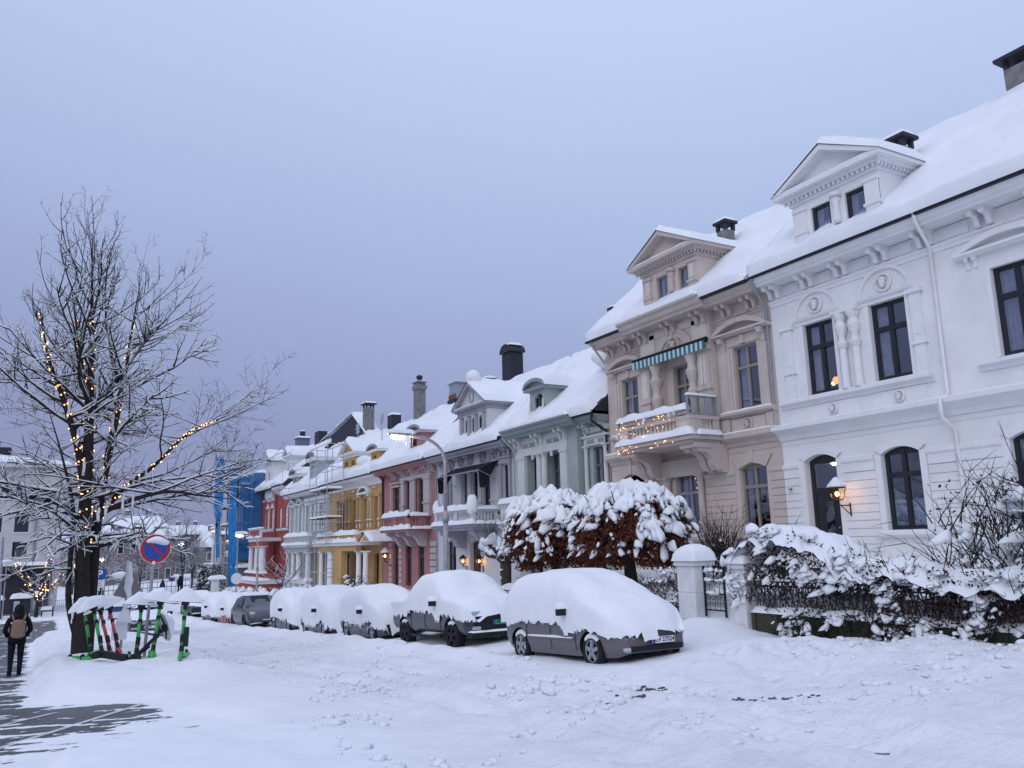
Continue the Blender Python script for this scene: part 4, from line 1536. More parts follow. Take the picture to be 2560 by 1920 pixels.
# main cornice
H.cornice(20, BY0, BY1 + 0.02, [(0.03, 9.05), (0.03, 9.12), (0.08, 9.16), (0.08, 9.22)], 'frieze_moulding')
EP = [(0.05, 9.58), (0.60, 9.60), (0.60, 9.68), (0.72, 9.74), (0.80, 9.88), (0.80, 9.97)]
H.cornice(20, BY0 - 0.02, BY1 + 0.12, EP, 'eaves_cornice')
H.cornice(19.7, 20.55, 25.05, [(a, b + 0.004) for a, b in EP], 'eaves_cornice')
for yc in (19.0, 20.15, 25.75, 26.9):
    for d_ in (-0.15, 0.15):
        H.bracket(20, yc + d_, 9.59, 0.46, 0.42, 0.14)
for yc in (21.15, 22.75, 24.4):
    for d_ in (-0.17, 0.17):
        H.bracket(19.7, yc + d_, 9.59, 0.46, 0.42, 0.14)
for (a, b) in ((21.4, 22.45), (23.05, 24.1)):
    H.part('frieze_panel', MB().box(19.67, 19.71, a, b, 9.24, 9.5), 'beige_panel')
H.gutter(19.17, BY0, BY1 + 0.1, 9.99, mats='beige_trim')
H.gutter(18.88, 20.55, 25.05, 9.995, mats='beige_trim')
H.roof_main(BY0 + 0.12, BY1 + 0.2, 19.08, 9.92, 23.8, 14.2, 0.27, holes=[(0.93, 0.12, 0.012, 0.012)])
sn = MB()
snow_patch(sn, (18.84, 20.6, 9.98), (19.4, 20.6, 10.22), (19.4, 25.0, 10.22), (18.84, 25.0, 9.98), 0.18, 8, 24, 0.3, 3, 0.2)
H.part('snow_cover', sn, 'snow', smooth=True)['kind'] = 'stuff'
H.pediment_dormer(20.97, 23.98, 10.0, 11.64, 19.4, 22.6, 0.95, 0.40, 0.42, [(22.54, 23.16, 10.3, 11.42), (21.34, 21.92, 10.3, 11.42)], frame='frame_beige', win_kw=dict(curtain=0.35))
m_ = MB()
m_.lathe([(0.10, 10.6), (0.12, 10.7), (0.10, 11.2), (0.15, 11.3), (0.12, 11.45), (0.17, 11.35), (0.19, 11.5)], 19.33, 22.23, 10)
H.part('corbel_column', m_, smooth=True)
for yc in (23.62, 21.14):
    m_ = MB()
    m_.box(19.33, 19.42, yc - 0.18, yc + 0.18, 10.1, 11.42)
    m_.box(19.28, 19.42, yc - 0.23, yc + 0.23, 11.42, 11.52)
    m_.box(19.28, 19.42, yc - 0.23, yc + 0.23, 10.70, 10.78)
    H.part('pilaster', m_)
    H.part('pilaster_panel', MB().box(19.32, 19.35, yc - 0.11, yc + 0.11, 10.86, 11.36), 'beige_panel')
H.chimney(21.3, 21.3, 12.2, 12.95, 0.45, 0.45, 'concrete', 'hood', 0.16)
H.chimney(20.4, 27.3, 10.6, 11.5, 0.35, 0.35, 'tar', 'none', 0.1)
H.downpipe([(19.2, 27.3, 9.9), (19.3, 27.35, 9.7), (19.9, 27.35, 9.0)], 0.05, 'beige_trim')
H.finish()
lantern(19.75, 26.05, 3.62, 0.9, 'lit lantern under the arched doorway of the beige house, behind the beech crowns', power=10, snow=False)

# ------------------------------------------------------------------ green house
def eaves(H, y0, y1, x, z, proj=0.8, ends=0.0, name='eaves_cornice', mats=None):
    H.cornice(x, y0 - ends, y1 + ends, [(0.05, z - 0.40), (proj * 0.72, z - 0.38), (proj * 0.72, z - 0.30), (proj * 0.9, z - 0.24), (proj, z - 0.10), (proj, z)], name, mats)


def bracket_row(H, x, z, ycs, pair=0.14, dx=0.42, dz=0.42, w=0.14, mats=None):
    for yc in ycs:
        for d_ in ((-pair, pair) if pair else (0,)):
            H.bracket(x, yc + d_, z, dx, dz, w, mats)


H = House('green_house', 'sage green house with white bay columns and a small round-headed dormer', 20, 31.4, -1.2, 'green_wall', 'green_trim', 'frame_green')
y0, y1 = 27.42, 35.5
w1, w2, w3 = (33.15, 34.08, 3.3, 5.72), (31.1, 31.95, 3.3, 5.72), (27.72, 28.65, 3.4, 5.65)
g1, g2, g3 = (33.0, 34.3, -1.0, 1.7), (30.8, 32.1, -1.0, 1.7), (27.9, 28.9, -0.6, 1.6)
mb = MB()
wall_holes(mb, 20, y0, y1, -2.2, 6.75, [w1, w2, w3, g1, g2, g3])
H.part('wall', mb, H.wall)
H.room(20, y0 + 0.1, y1 - 0.1, -1.2, 2.3)
H.room(20, y0 + 0.1, y1 - 0.1, 3.0, 6.5)
mb = MB()
wall_holes(mb, 19.6, 29.23, 34.45, 2.6, 6.75, [(30.62, 33.5, 2.6, 5.76)], 0.4)
for yv in (29.23, 34.45):
    q = [(19.6, yv, 2.6), (20, yv, 2.6), (20, yv, 6.75), (19.6, yv, 6.75)]
    mb.poly(q if yv > 30 else q[::-1])
H.part('bay', mb, 'green_wall')
for w_ in (w1, w2): H.window(20, *w_, cross=0.66, curtain=0.25)
H.window(20, *w3, cross=0.66, curtain=0.2, lit=[(28.6, 5.1, 0.025, 'bulb'), (28.65, 5.25, 0.02, 'bulb'), (28.55, 4.95, 0.02, 'bulb'), (28.3, 5.35, 0.02, 'bulb')])
for w_ in (g1, g2, g3): H.window(20, *w_, cross=0.7, curtain=0.2)
# white frame of the bay
H.part('entablature', MB().box(19.54, 19.62, 29.95, 34.40, 5.90, 6.06))
H.part('entablature', MB().box(19.50, 19.62, 29.90, 34.45, 5.78, 5.90))
H.part('frieze', MB().box(19.57, 19.62, 30.0, 34.40, 6.06, 6.62))
for (a, b) in ((32.72, 33.80), (30.60, 31.65)):
    p_ = H.part('frieze_panel', MB().box(19.555, 19.6, a, b, 6.14, 6.34), 'green_dark')
    yc = (a + b) / 2
    MB().prism_x([(yc - 0.07, 6.24), (yc, 6.16), (yc + 0.07, 6.24), (yc, 6.32)], 19.54, 19.56).build('diamond', 'green_trim', p_)
for (a, b) in ((33.60, 34.28), (29.97, 30.5)):
    m_ = MB()
    m_.box(19.50, 19.60, a, b, 3.3, 5.70)
    m_.box(19.46, 19.60, a - 0.05, b + 0.05, 5.64, 5.78)
    m_.box(19.46, 19.60, a - 0.05, b + 0.05, 3.95, 4.06)
    H.part('pilaster', m_)
for yv in (32.30, 31.85):
    H.column(19.55, yv, 3.3, 5.78, 0.17)
for yv in (32.55, 31.6):
    H.part('keystone', MB().box(19.52, 19.6, yv + (0.35 if yv > 32 else -0.35) - 0.08, yv + (0.35 if yv > 32 else -0.35) + 0.08, 5.55, 5.80))
# hood over the single window
H.part('window_hood', MB().box(19.78, 20.01, 27.40, 29.25, 6.05, 6.15))
H.part('window_hood', MB().box(19.86, 20.01, 27.5, 29.12, 5.72, 6.05))
for (a, b) in ((28.32, 28.85), (27.62, 28.05)):
    H.part('frieze_panel', MB().box(19.845, 19.87, a, b, 5.80, 5.96), 'green_dark')
for yv in (28.95, 27.55):
    H.column(19.86, yv, 3.3, 5.72, 0.10)
    m_ = MB()
    m_.box(19.80, 19.90, yv - 0.05, yv + 0.05, 6.15, 6.55)
    m_.box(19.80, 19.90, yv - 0.16, yv + 0.16, 6.30, 6.40)
    H.part('finial', m_)
H.cornice(20, y0, y1, [(0.05, 6.28), (0.05, 6.40), (0.10, 6.44), (0.10, 6.50)], 'frieze_moulding', 'green_trim')
bracket_row(H, 19.6, 6.66, (34.2, 32.2, 30.2), 0.2, 0.46, 0.46, 0.14)
bracket_row(H, 20, 6.66, (28.95, 27.75, 35.1), 0.15, 0.42, 0.42, 0.14)
eaves(H, y0, y1 + 0.05, 20, 7.02, 0.75, mats='green_dark')
eaves(H, 28.95, 34.75, 19.6, 7.025, 0.72, mats='green_dark')
H.gutter(19.22, y0, y1, 7.04, mats='green_dark')
H.gutter(18.86, 28.95, 34.75, 7.045, mats='green_dark')
H.roof_main(y0, y1 + 0.1, 19.15, 6.98, 24.2, 11.5, 0.30, holes=[(0.965, 0.18, 0.02, 0.06), (0.12, 0.012, 0.05, 0.02)])
sn = MB()
snow_patch(sn, (18.84, 29.0, 7.03), (19.35, 29.0, 7.25), (19.35, 34.7, 7.25), (18.84, 34.7, 7.03), 0.2, 8, 28, 0.3, 3, 0.2)
sn.blob((22.2, 29.0, 9.75), (1.6, 1.0, 0.6), 20, 14, 3, 0.2)
H.part('snow_cover', sn, 'snow', smooth=True)['kind'] = 'stuff'
H.arch_dormer(31.9, 33.25, 7.2, 8.78, 19.7, 22.4, 0.42, (32.05, 32.85, 7.4, 8.62), frame='frame_dark', trim='green_dark', ov=0.28, win_rise=0.22)
for yv in (33.12, 31.95):
    m_ = MB()
    m_.lathe([(0.09, 7.2), (0.09, 7.6), (0.14, 7.67), (0.06, 7.75), (0.05, 8.2), (0.02, 8.35)], 19.62, yv, 8)
    H.part('finial', m_, smooth=True)
for (a, b) in ((33.25, 34.4), (29.9, 31.9)):
    m_ = MB()
    m_.box(19.72, 19.9, a, b, 7.3, 7.56)
    m_.box(19.66, 19.9, a - 0.03, b + 0.03, 7.56, 7.72)
    H.part('roof_parapet', m_, 'green_dark')
    H.slab(19.66, 20.7, a, b, 7.72, 0.22)
# balcony parapet with recessed panels
m_ = MB()
m_.box(18.5, 20, 29.3, 34.5, 2.45, 2.65)
m_.box(18.62, 18.78, 29.4, 34.4, 2.65, 3.45)
m_.box(18.78, 20, 34.22, 34.4, 2.65, 3.45)
m_.box(18.56, 18.84, 29.35, 34.48, 3.45, 3.56)
H.part('balcony', m_)
for (a, b) in ((33.1, 34.0), (31.0, 32.4), (29.7, 30.6)):
    H.part('balcony_panel', MB().box(18.61, 18.63, a, b, 2.78, 3.34), 'green_wall')
H.slab(18.48, 18.92, 29.3, 34.55, 3.56, 0.30)
H.slab(18.84, 20, 34.16, 34.5, 3.56, 0.26)
H.slab(18.40, 18.64, 29.3, 34.6, 2.65, 0.14)
H.part('balcony_bracket', MB().box(19.0, 20, 34.0, 34.3, 2.0, 2.45), 'green_dark')
for i in range(9):
    H.part('quoin', MB().box(19.955, 20.01, 35.05, 35.46, -1.3 + i * 0.36, -1.3 + i * 0.36 + 0.31), 'grey_wall')
H.chimney(24.3, 43.0, 10.6, 13.2, 0.9, 1.05, 'tar', 'barrel', 0.16)
H.downpipe([(19.25, 35.35, 6.95), (19.3, 35.3, 6.8), (19.85, 35.0, 6.1), (19.9, 34.95, 2.8)], 0.045, 'green_trim')
m_ = MB()
m_.sweep([(19.2, 27.5, 6.98), (19.2, 27.5, 6.6), (19.9, 27.5, 6.2), (19.9, 27.5, 5.4)], 0.06, 6)
H.part('downpipe', m_, 'tar')
H.finish()

# ------------------------------------------------------------------ pale grey house
H = House('grey_house', 'pale grey house with a dark awning, snowy balustrade balcony and two lit door lamps', 20, 40.1, -1.8, 'grey_wall', 'grey_trim', 'frame_dark')
y0, y1 = 35.52, 44.85
up_ = [(35.9, 36.62, 3.95, 5.66), (38.0, 38.85, 3.3, 5.55), (39.4, 40.1, 3.3, 5.6), (40.7, 41.3, 3.3, 5.63), (42.9, 43.55, 3.9, 5.5)]
dn_ = [(39.2, 40.5, -0.9, 1.95), (42.3, 43.42, -0.4, 2.03), (36.0, 37.0, -0.4, 1.7)]
mb = MB()
wall_holes(mb, 20, y0, y1, -2.8, 6.6, up_ + dn_)
for h in dn_[:2]: arch_fill(mb, 20, h[0], h[1], h[3], 0.16)
H.part('wall', mb, H.wall)
H.room(20, y0 + 0.1, y1 - 0.1, -1.0, 2.4)
H.room(20, y0 + 0.1, y1 - 0.1, 3.2, 6.3)
for i, w_ in enumerate(up_):
    H.window(20, *w_, cross=0.66, cols=2 if i in (1,) else 1, curtain=0.3 if i != 3 else False, lit=[(41.75 + 0.12 * math.sin(k * 2.1), 3.9 + 0.12 * k, 0.05, 'lamp_warm') for k in range(7)] if i == 3 else None)
for w_ in dn_[1:]: H.window(20, *w_, cross=0.66, curtain=0.2)
mb = MB().box(20.2, 20.27, dn_[0][0], dn_[0][1], -0.9, 1.9)
mb.box(20.17, 20.22, 39.35, 39.8, -0.6, 1.2); mb.box(20.17, 20.22, 39.9, 40.35, -0.6, 1.2)
H.part('door', mb, 'frame_brown')
mb = MB()
for (a, b, c_, d_) in ((39.0, 39.18, -0.9, 1.9), (40.52, 40.7, -0.9, 1.9)):
    mb.box(19.95, 20.01, a, b, c_, d_)
H.part('door_surround', mb, 'grey_wall')
for (a, b) in ((37.0, 38.0), (38.86, 39.4), (40.1, 40.7), (41.3, 42.2)):
    m_ = MB()
    m_.box(19.90, 20.01, a + 0.08, b - 0.08, 3.2, 5.6)
    m_.box(19.86, 20.01, a + 0.04, b - 0.04, 5.5, 5.65)
    m_.box(19.86, 20.01, a + 0.04, b - 0.04, 3.9, 4.0)
    H.part('pilaster', m_, 'grey_wall')
H.part('entablature', MB().box(19.84, 20.01, 37.0, 42.2, 5.72, 5.95))
for (a, b) in ((40.2, 41.5), (37.9, 39.2)):
    p_ = H.part('frieze_panel', MB().box(19.95, 20.01, a, b, 6.02, 6.22))
    yc = (a + b) / 2
    MB().prism_x([(yc - 0.07, 6.12), (yc, 6.04), (yc + 0.07, 6.12), (yc, 6.20)], 19.935, 19.955).build('diamond', 'grey_wall', p_)
for (a, b) in ((35.7, 36.82), (42.7, 43.75)):
    m_ = MB()
    m_.box(19.86, 20.01, a, a + 0.18, 3.9, 5.7)
    m_.box(19.86, 20.01, b - 0.18, b, 3.9, 5.7)
    m_.box(19.84, 20.01, a - 0.02, b + 0.02, 5.7, 5.98)
    m_.box(19.74, 20.01, a - 0.12, b + 0.12, 5.98, 6.06)
    H.part('window_hood', m_)
    for yv in (a + 0.05, b - 0.05):
        H.part('finial', MB().lathe([(0.09, 6.06), (0.12, 6.14), (0.05, 6.2), (0.10, 6.32), (0.02, 6.45)], 19.85, yv, 8), smooth=True)
bracket_row(H, 20, 6.5, (43.9, 42.6, 41.4, 40.2, 38.7, 37.3, 36.0), 0.15, 0.44, 0.44, 0.13)
eaves(H, y0, y1, 20, 6.88, 0.78)
H.gutter(19.2, y0, y1, 6.90, mats='tar')
H.roof_main(y0 + 0.05, y1 + 0.05, 19.14, 6.84, 24.0, 11.35, 0.30)
H.pediment_dormer(37.45, 40.95, 7.1, 8.72, 19.62, 23.2, 1.30, 0.30, 0.36, [(39.72, 40.18, 7.3, 8.46), (38.92, 39.38, 7.3, 8.46), (38.08, 38.54, 7.3, 8.46)], frame='frame_dark', knob=0.42, dent=False, arch_win=0.16)
for yv in (40.45, 39.55, 38.73, 37.82):
    H.column(19.56, yv, 7.2, 8.6, 0.12)
H.part('tympanum_oval', MB().sweep([(19.55, 39.2 + 0.24 * math.cos(a), 9.6 + 0.34 * math.sin(a)) for a in [2 * PI * i / 18 for i in range(19)]], 0.05, 5), smooth=True)
# balcony
m_ = MB()
m_.box(18.40, 20, 37.0, 41.95, 2.60, 2.76)
m_.box(18.52, 20, 37.15, 41.8, 2.46, 2.60)
H.part('balcony_floor', m_)
m_ = MB()
m_.box(18.44, 18.66, 37.05, 41.75, 3.36, 3.47)
m_.box(18.66, 20, 37.05, 37.27, 3.36, 3.47)
m_.box(18.66, 20, 41.55, 41.75, 3.36, 3.47)
H.part('handrail', m_, 'grey_wall')
for (a, b) in ((37.05, 37.35), (38.9, 39.3), (41.4, 41.75)):
    H.part('balcony_pier', MB().box(18.46, 18.64, a, b, 2.76, 3.36), 'grey_wall')
H.part('balcony_pier', MB().box(19.7, 20.0, 37.08, 37.26, 2.76, 3.36), 'grey_wall')
H.balusters((18.55, 37.4), (18.55, 38.85), 2.76, 3.36, 7, 0.08, 'grey_wall')
H.balusters((18.55, 39.35), (18.55, 41.35), 2.76, 3.36, 9, 0.08, 'grey_wall')
H.balusters((18.7, 37.16), (19.65, 37.16), 2.76, 3.36, 5, 0.08, 'grey_wall')
H.slab(18.36, 18.78, 37.0, 41.8, 3.47, 0.32)
H.slab(18.66, 19.95, 36.95, 37.35, 3.47, 0.22)
sn = MB()
sn.blob((18.55, 37.25, 3.7), (0.30, 0.30, 0.55), 12, 9, 2, 0.25)
sn.blob((18.55, 41.6, 3.7), (0.24, 0.24, 0.40), 12, 9, 5, 0.25)
H.part('snow_cover', sn, 'snow', smooth=True)['kind'] = 'stuff'
H.slab(18.28, 18.66, 36.9, 42.0, 2.75, 0.26)
H.slab(18.6, 20, 36.85, 37.1, 2.75, 0.18)
for yc in (37.7, 41.2):
    m_ = MB()
    prof = [(19.98, 2.46), (18.65, 2.46), (18.65, 2.30), (18.85, 2.16), (19.15, 2.14), (19.35, 1.96), (19.5, 1.66), (19.7, 1.56), (19.98, 1.56)]
    m_.prism_y(prof, yc - 0.28, yc + 0.28)
    H.part('console', m_)
# awning let half down
m_ = MB()
m_.poly([(19.9, 42.0, 5.95), (18.75, 42.0, 5.42), (18.75, 36.9, 5.42), (19.9, 36.9, 5.95)])
m_.poly([(19.9, 42.0, 5.93), (19.9, 36.9, 5.93), (18.75, 36.9, 5.40), (18.75, 42.0, 5.40)])
aw = H.part('awning', m_, 'awn_dark')
for yv in (41.98, 36.92):
    m2 = MB()
    m2.poly([(19.9, yv, 5.94), (18.75, yv, 5.42), (18.80, yv, 4.55), (19.05, yv, 4.52)])
    m2.build('side_flap', 'awn_dark', aw)
    MB().tube((19.9, yv, 4.9), (18.75, yv, 5.42), 0.02, 5).build('awning_arm', 'zinc', aw)
MB().tube((18.74, 36.9, 5.41), (18.74, 42.0, 5.41), 0.03, 6).build('front_bar', 'zinc', aw)
H.chimney(24.0, 50.2, 10.4, 12.6, 0.8, 1.1, 'zinc', 'flat', 0.05)
H.part('chimney_flashing', MB().box(23.5, 24.5, 49.55, 50.85, 9.6, 11.5), 'tar')
for i in range(2):
    for k in range(5):
        MB().box(23.54, 23.60, 49.66 + k * 0.22, 49.66 + k * 0.22 + 0.2, 11.54 + i * 0.16, 11.54 + i * 0.16 + 0.14).build('brick', 'brick_red', H.o)
H.chimney(24.2, 46.0, 10.4, 12.2, 0.7, 0.8, 'tar', 'none', 0.2)
H.downpipe([(19.25, 44.7, 6.8), (19.4, 44.7, 6.6), (19.9, 44.75, 6.0), (19.92, 44.75, -1.0)], 0.045, 'zinc')
H.finish()
lantern(19.72, 40.85, 0.87, 0.9, 'lit lamp left of the brown door of the pale grey house', power=7, snow=False)
lantern(19.72, 38.92, 0.88, 0.9, 'lit lamp right of the brown door of the pale grey house', power=7, snow=False)

# ------------------------------------------------------------------ pink house
H = House('pink_house', 'dusty pink house with pale columns, pink balustrade balcony and small arched dormer', 20, 49.4, -2.2, 'pink_wall', 'pink_trim', 'frame_brown')
y0, y1 = 44.88, 53.9
up_ = [(50.95, 52.0, 3.6, 5.55), (48.7, 49.7, 3.4, 5.82), (46.75, 47.7, 3.4, 5.82)]
dn_ = [(51.0, 52.05, -0.9, 2.05), (48.8, 49.8, -0.7, 2.0), (46.8, 47.75, -0.7, 2.0)]
mb = MB()
wall_holes(mb, 20, y0, y1, -3.2, 6.6, up_ + dn_)
for h in dn_: arch_fill(mb, 20, h[0], h[1], h[3], 0.25)
H.part('wall', mb, H.wall)
H.room(20, y0 + 0.1, y1 - 0.1, -1.2, 2.4)
H.room(20, y0 + 0.1, y1 - 0.1, 3.2, 6.3)
for w_ in up_ + dn_[1:]: H.window(20, *w_, frame='frame_brown', cross=0.68, curtain=False, fw=0.16, bar=0.12)
H.part('door', MB().box(20.2, 20.26, 51.0, 52.05, -0.9, 1.8), 'frame_dark')
for (a, b) in ((49.75, 50.25), (45.65, 46.55)):
    m_ = MB()
    m_.box(19.84, 20.01, a, b, 3.5, 5.75)
    m_.box(19.78, 20.01, a - 0.06, b + 0.06, 5.72, 5.86)
    m_.box(19.78, 20.01, a - 0.06, b + 0.06, 4.25, 4.36)
    H.part('pilaster', m_)
for yv in (48.42, 48.0):
    H.column(19.86, yv, 3.5, 5.86, 0.15)
H.part('entablature', MB().box(19.80, 20.01, 45.5, 50.35, 5.87, 6.05))
H.part('frieze', MB().box(19.90, 20.01, 45.6, 50.25, 6.05, 6.5))
for (a, b) in ((48.75, 49.85), (46.3, 47.4)):
    p_ = H.part('frieze_panel', MB().box(19.885, 19.91, a, b, 6.12, 6.34), 'pink_wall')
    MB().box(19.875, 19.89, (a + b) / 2 - 0.05, (a + b) / 2 + 0.05, 6.17, 6.29).build('diamond', 'pink_trim', p_)
m_ = MB()
m_.box(19.80, 20.01, 50.55, 52.35, 5.78, 5.88)
m_.box(19.88, 20.01, 52.05, 52.2, 3.6, 5.78)
m_.box(19.9, 20.01, 50.7, 52.2, 5.58, 5.7)
H.part('window_hood', m_)
bracket_row(H, 20, 6.5, (51.6, 49.9, 48.0, 46.1), 0.2, 0.44, 0.44, 0.14)
H.bracket(20, 45.2, 6.5, 0.44, 0.44, 0.14)
eaves(H, y0, y1, 20, 6.88, 0.78, mats='pink_wall')
H.gutter(19.2, y0, y1 - 1.5, 6.90, mats='tar')
H.roof_main(y0 + 0.1, y1 + 0.1, 19.12, 6.84, 24.0, 11.3, 0.32, holes=[(0.95, 0.9, 0.03, 0.07)])
H.arch_dormer(46.5, 48.25, 7.1, 8.62, 19.7, 23.0, 0.42, (47.2, 48.0, 7.3, 8.3), frame='frame_brown', trim='pink_trim', ov=0.28)
for (a, b) in ((48.25, 49.3), (45.2, 46.5)):
    H.part('roof_parapet', MB().box(19.72, 19.9, a, b, 7.3, 7.66), 'frame_brown')
    H.slab(19.68, 20.7, a, b, 7.66, 0.22)
mb = MB()
mb.poly([(20.3, 45.1, 8.2), (22.9, 45.1, 8.2), (22.9, 45.1, 10.75)])
mb.poly([(20.3, 45.3, 8.2), (22.9, 45.3, 10.75), (22.9, 45.3, 8.2)])
H.part('party_wall', mb, 'tar')
m_ = MB()
m_.box(18.45, 20, 45.6, 50.2, 2.58, 2.74)
H.part('balcony_floor', m_, 'pink_wall')
m_ = MB()
m_.box(18.5, 18.7, 45.8, 50.0, 3.38, 3.5)
m_.box(18.7, 20, 45.8, 46.0, 3.38, 3.5)
H.part('handrail', m_, 'pink_wall')
for (a, b) in ((45.8, 46.15), (47.6, 48.2), (49.65, 50.0)):
    H.part('balcony_pier', MB().box(18.52, 18.68, a, b, 2.74, 3.6), 'pink_wall')
H.balusters((18.6, 46.2), (18.6, 47.55), 2.74, 3.38, 6, 0.08, 'pink_wall')
H.balusters((18.6, 48.25), (18.6, 49.6), 2.74, 3.38, 6, 0.08, 'pink_wall')
H.balusters((18.75, 45.9), (19.8, 45.9), 2.74, 3.38, 5, 0.08, 'pink_wall')
H.slab(18.42, 18.8, 45.8, 50.05, 3.5, 0.34, 0.5)
H.slab(18.7, 19.9, 45.7, 46.1, 3.5, 0.24)
H.slab(18.35, 18.7, 45.5, 50.3, 2.73, 0.28, 0.4)
H.slab(18.7, 19.95, 45.4, 45.7, 2.73, 0.18)
for yc in (46.4, 48.1, 49.7):
    m_ = MB()
    prof = [(19.98, 2.58), (18.7, 2.58), (18.7, 2.44), (18.9, 2.32), (19.15, 2.3), (19.35, 2.1), (19.5, 1.8), (19.7, 1.7), (19.98, 1.7)]
    m_.prism_y(prof, yc - 0.17, yc + 0.17)
    H.part('console', m_)
for (yv, s_) in ((45.2, 1), (45.62, 0), (50.6, 1), (52.4, 0)):
    for i in range(8):
        if yv > 50 and i > 7: continue
        H.part('quoin', MB().box(19.95, 20.01, yv - 0.19, yv + 0.19, -0.95 + i * 0.38, -0.95 + i * 0.38 + 0.29), 'pink_trim')
H.chimney(23.6, 56.0, 10.4, 13.7, 0.65, 0.8, 'concrete', 'flat', 0.05)
H.part('chimney_pot', MB().lathe([(0.16, 13.8), (0.16, 14.0), (0.24, 14.08), (0.24, 14.25), (0.02, 14.35)], 23.6, 56.0, 10), 'tar')
H.part('chimney_collar', MB().box(23.2, 24.0, 55.5, 56.5, 13.2, 13.5), 'concrete')
H.chimney(24.0, 62.2, 10.2, 12.2, 0.8, 1.0, 'tar', 'none', 0.25)
H.downpipe([(19.3, 53.7, 6.8), (19.9, 53.72, 6.3), (19.92, 53.72, 2.9)], 0.07, 'tar')
H.finish()
lantern(19.55, 52.25, 1.14, 1.15, 'lit lantern with snow cap beside the dark door of the pink house', power=10)

# ------------------------------------------------------------------ yellow house
H = House('yellow_house', 'ochre yellow house with white eaves, snowy porch and paired dormers', 20, 60, -2.6, 'yellow_wall', 'yellow_trim', 'frame_wood')
y0, y1 = 53.95, 66.2
up_ = [(54.9, 55.7, 2.95, 5.23), (57.0, 57.95, 2.95, 5.2), (59.6, 60.4, 2.95, 5.2), (62.35, 63.4, 2.95, 5.2)]
dn_ = [(54.6, 55.6, -1.4, 1.3), (57.0, 59.6, -1.6, 1.4), (61, 63, -1.2, 1.3)]
mb = MB()
wall_holes(mb, 20, y0, y1, -3.6, 6.6, up_ + dn_)
H.part('wall', mb, H.wall)
H.room(20, y0 + 0.1, y1 - 0.1, -1.7, 1.8)
H.room(20, y0 + 0.1, y1 - 0.1, 2.85, 6.0)
for w_ in up_ + dn_: H.window(20, *w_, frame='frame_wood' if w_ not in dn_ else 'frame_brown', cross=0.68, curtain=False, fw=0.08, d=0.2)
for yv in (54.45, 56.1, 56.7, 58.35, 59.1, 60.85, 61.7, 64.0):
    m_ = MB()
    m_.box(19.88, 20.01, yv - 0.20, yv + 0.20, 2.9, 5.35)
    m_.box(19.82, 20.01, yv - 0.26, yv + 0.26, 5.25, 5.40)
    m_.box(19.82, 20.01, yv - 0.26, yv + 0.26, 3.55, 3.64)
    m_.box(19.80, 20.01, yv - 0.26, yv + 0.26, 2.88, 3.0)
    H.part('pilaster', m_)
    H.slab(19.80, 19.99, yv - 0.26, yv + 0.26, 3.64, 0.06)
    H.part('pedestal_panel', MB().box(19.86, 19.89, yv - 0.07, yv + 0.07, 3.14, 3.42), 'white_trim')
for (a, b) in ((55.0, 56.3), (59.5, 60.9), (62.3, 63.4)):
    p_ = H.part('frieze_panel', MB().box(19.955, 20.01, a, b, 5.78, 6.02))
    MB().box(19.94, 19.96, (a + b) / 2 - 0.07, (a + b) / 2 + 0.07, 5.82, 5.98).build('diamond', 'white_trim', p_)
m_ = MB()
pts, pin = arc(57.45, 5.62, 1.1, 0.5, 0, PI, 16), arc(57.45, 5.62, 0.82, 0.34, 0, PI, 16)
for i in range(16):
    m_.poly([(19.70, *pts[i]), (19.70, *pts[i + 1]), (19.70, *pin[i + 1]), (19.70, *pin[i])])
    m_.poly([(19.70, *pts[i + 1]), (19.70, *pts[i]), (20.0, *pts[i]), (20.0, *pts[i + 1])])
m_.box(19.66, 20.0, 56.35, 58.55, 5.5, 5.64)
H.part('arched_hood', m_, 'white_trim')
for yv in (56.5, 58.4): H.bracket(20, yv, 5.5, 0.28, 0.5, 0.16, 'white_trim')
m_ = MB()
prof = [(19.98, 6.05), (19.93, 6.05), (19.85, 6.25), (19.65, 6.42), (19.35, 6.5), (19.25, 6.55), (19.25, 6.78), (19.98, 6.78)]
m_.prism_y(prof, y0, y1)
H.part('coved_eaves', m_, 'white_trim')
H.gutter(19.2, y0, y1 - 4.8, 6.84, mats='tar')
H.roof_main(y0 + 0.1, y1, 19.12, 6.78, 24.2, 11.2, 0.32)
H.pediment_dormer(58.45, 61.75, 7.0, 8.38, 19.62, 22.6, 1.02, 0.30, 0.34, [(60.4, 61.35, 7.2, 8.14), (58.9, 59.75, 7.2, 8.14)], frame='frame_wood', trim='white_trim', dent=False, win_kw=dict(d=0.1, fw=0.2))
H.arch_dormer(54.0, 55.6, 7.1, 8.28, 19.7, 22.6, 0.40, (54.45, 55.2, 7.25, 8.05), frame='frame_wood', trim='white_trim', ov=0.3)
sn = MB()
sn.blob((19.8, 57.2, 7.85), (0.6, 0.55, 0.42), 14, 10, 3, 0.15)
H.part('snow_cover', sn, 'snow', smooth=True)['kind'] = 'stuff'
H.part('turret', MB().lathe([(0.5, 7.2), (0.5, 7.8), (0.58, 7.85)], 19.85, 57.2, 14), 'white_trim')
for (px, py) in ((20.3, 60.3), (20.3, 55.0)):      # metal star finials
    m_ = MB()
    m_.tube((px, py, 8.6), (px, py, 10.75), 0.035, 6)
    for k in range(4):
        a = PI * k / 4
        m_.tube((px, py - 0.45 * math.cos(a), 10.7 - 0.45 * math.sin(a)), (px, py + 0.45 * math.cos(a), 10.7 + 0.45 * math.sin(a)), 0.05, 5)
    m_.blob((px, py, 10.7), (0.14, 0.14, 0.14), 8, 6)
    H.part('star_finial', m_, 'tube_steel')
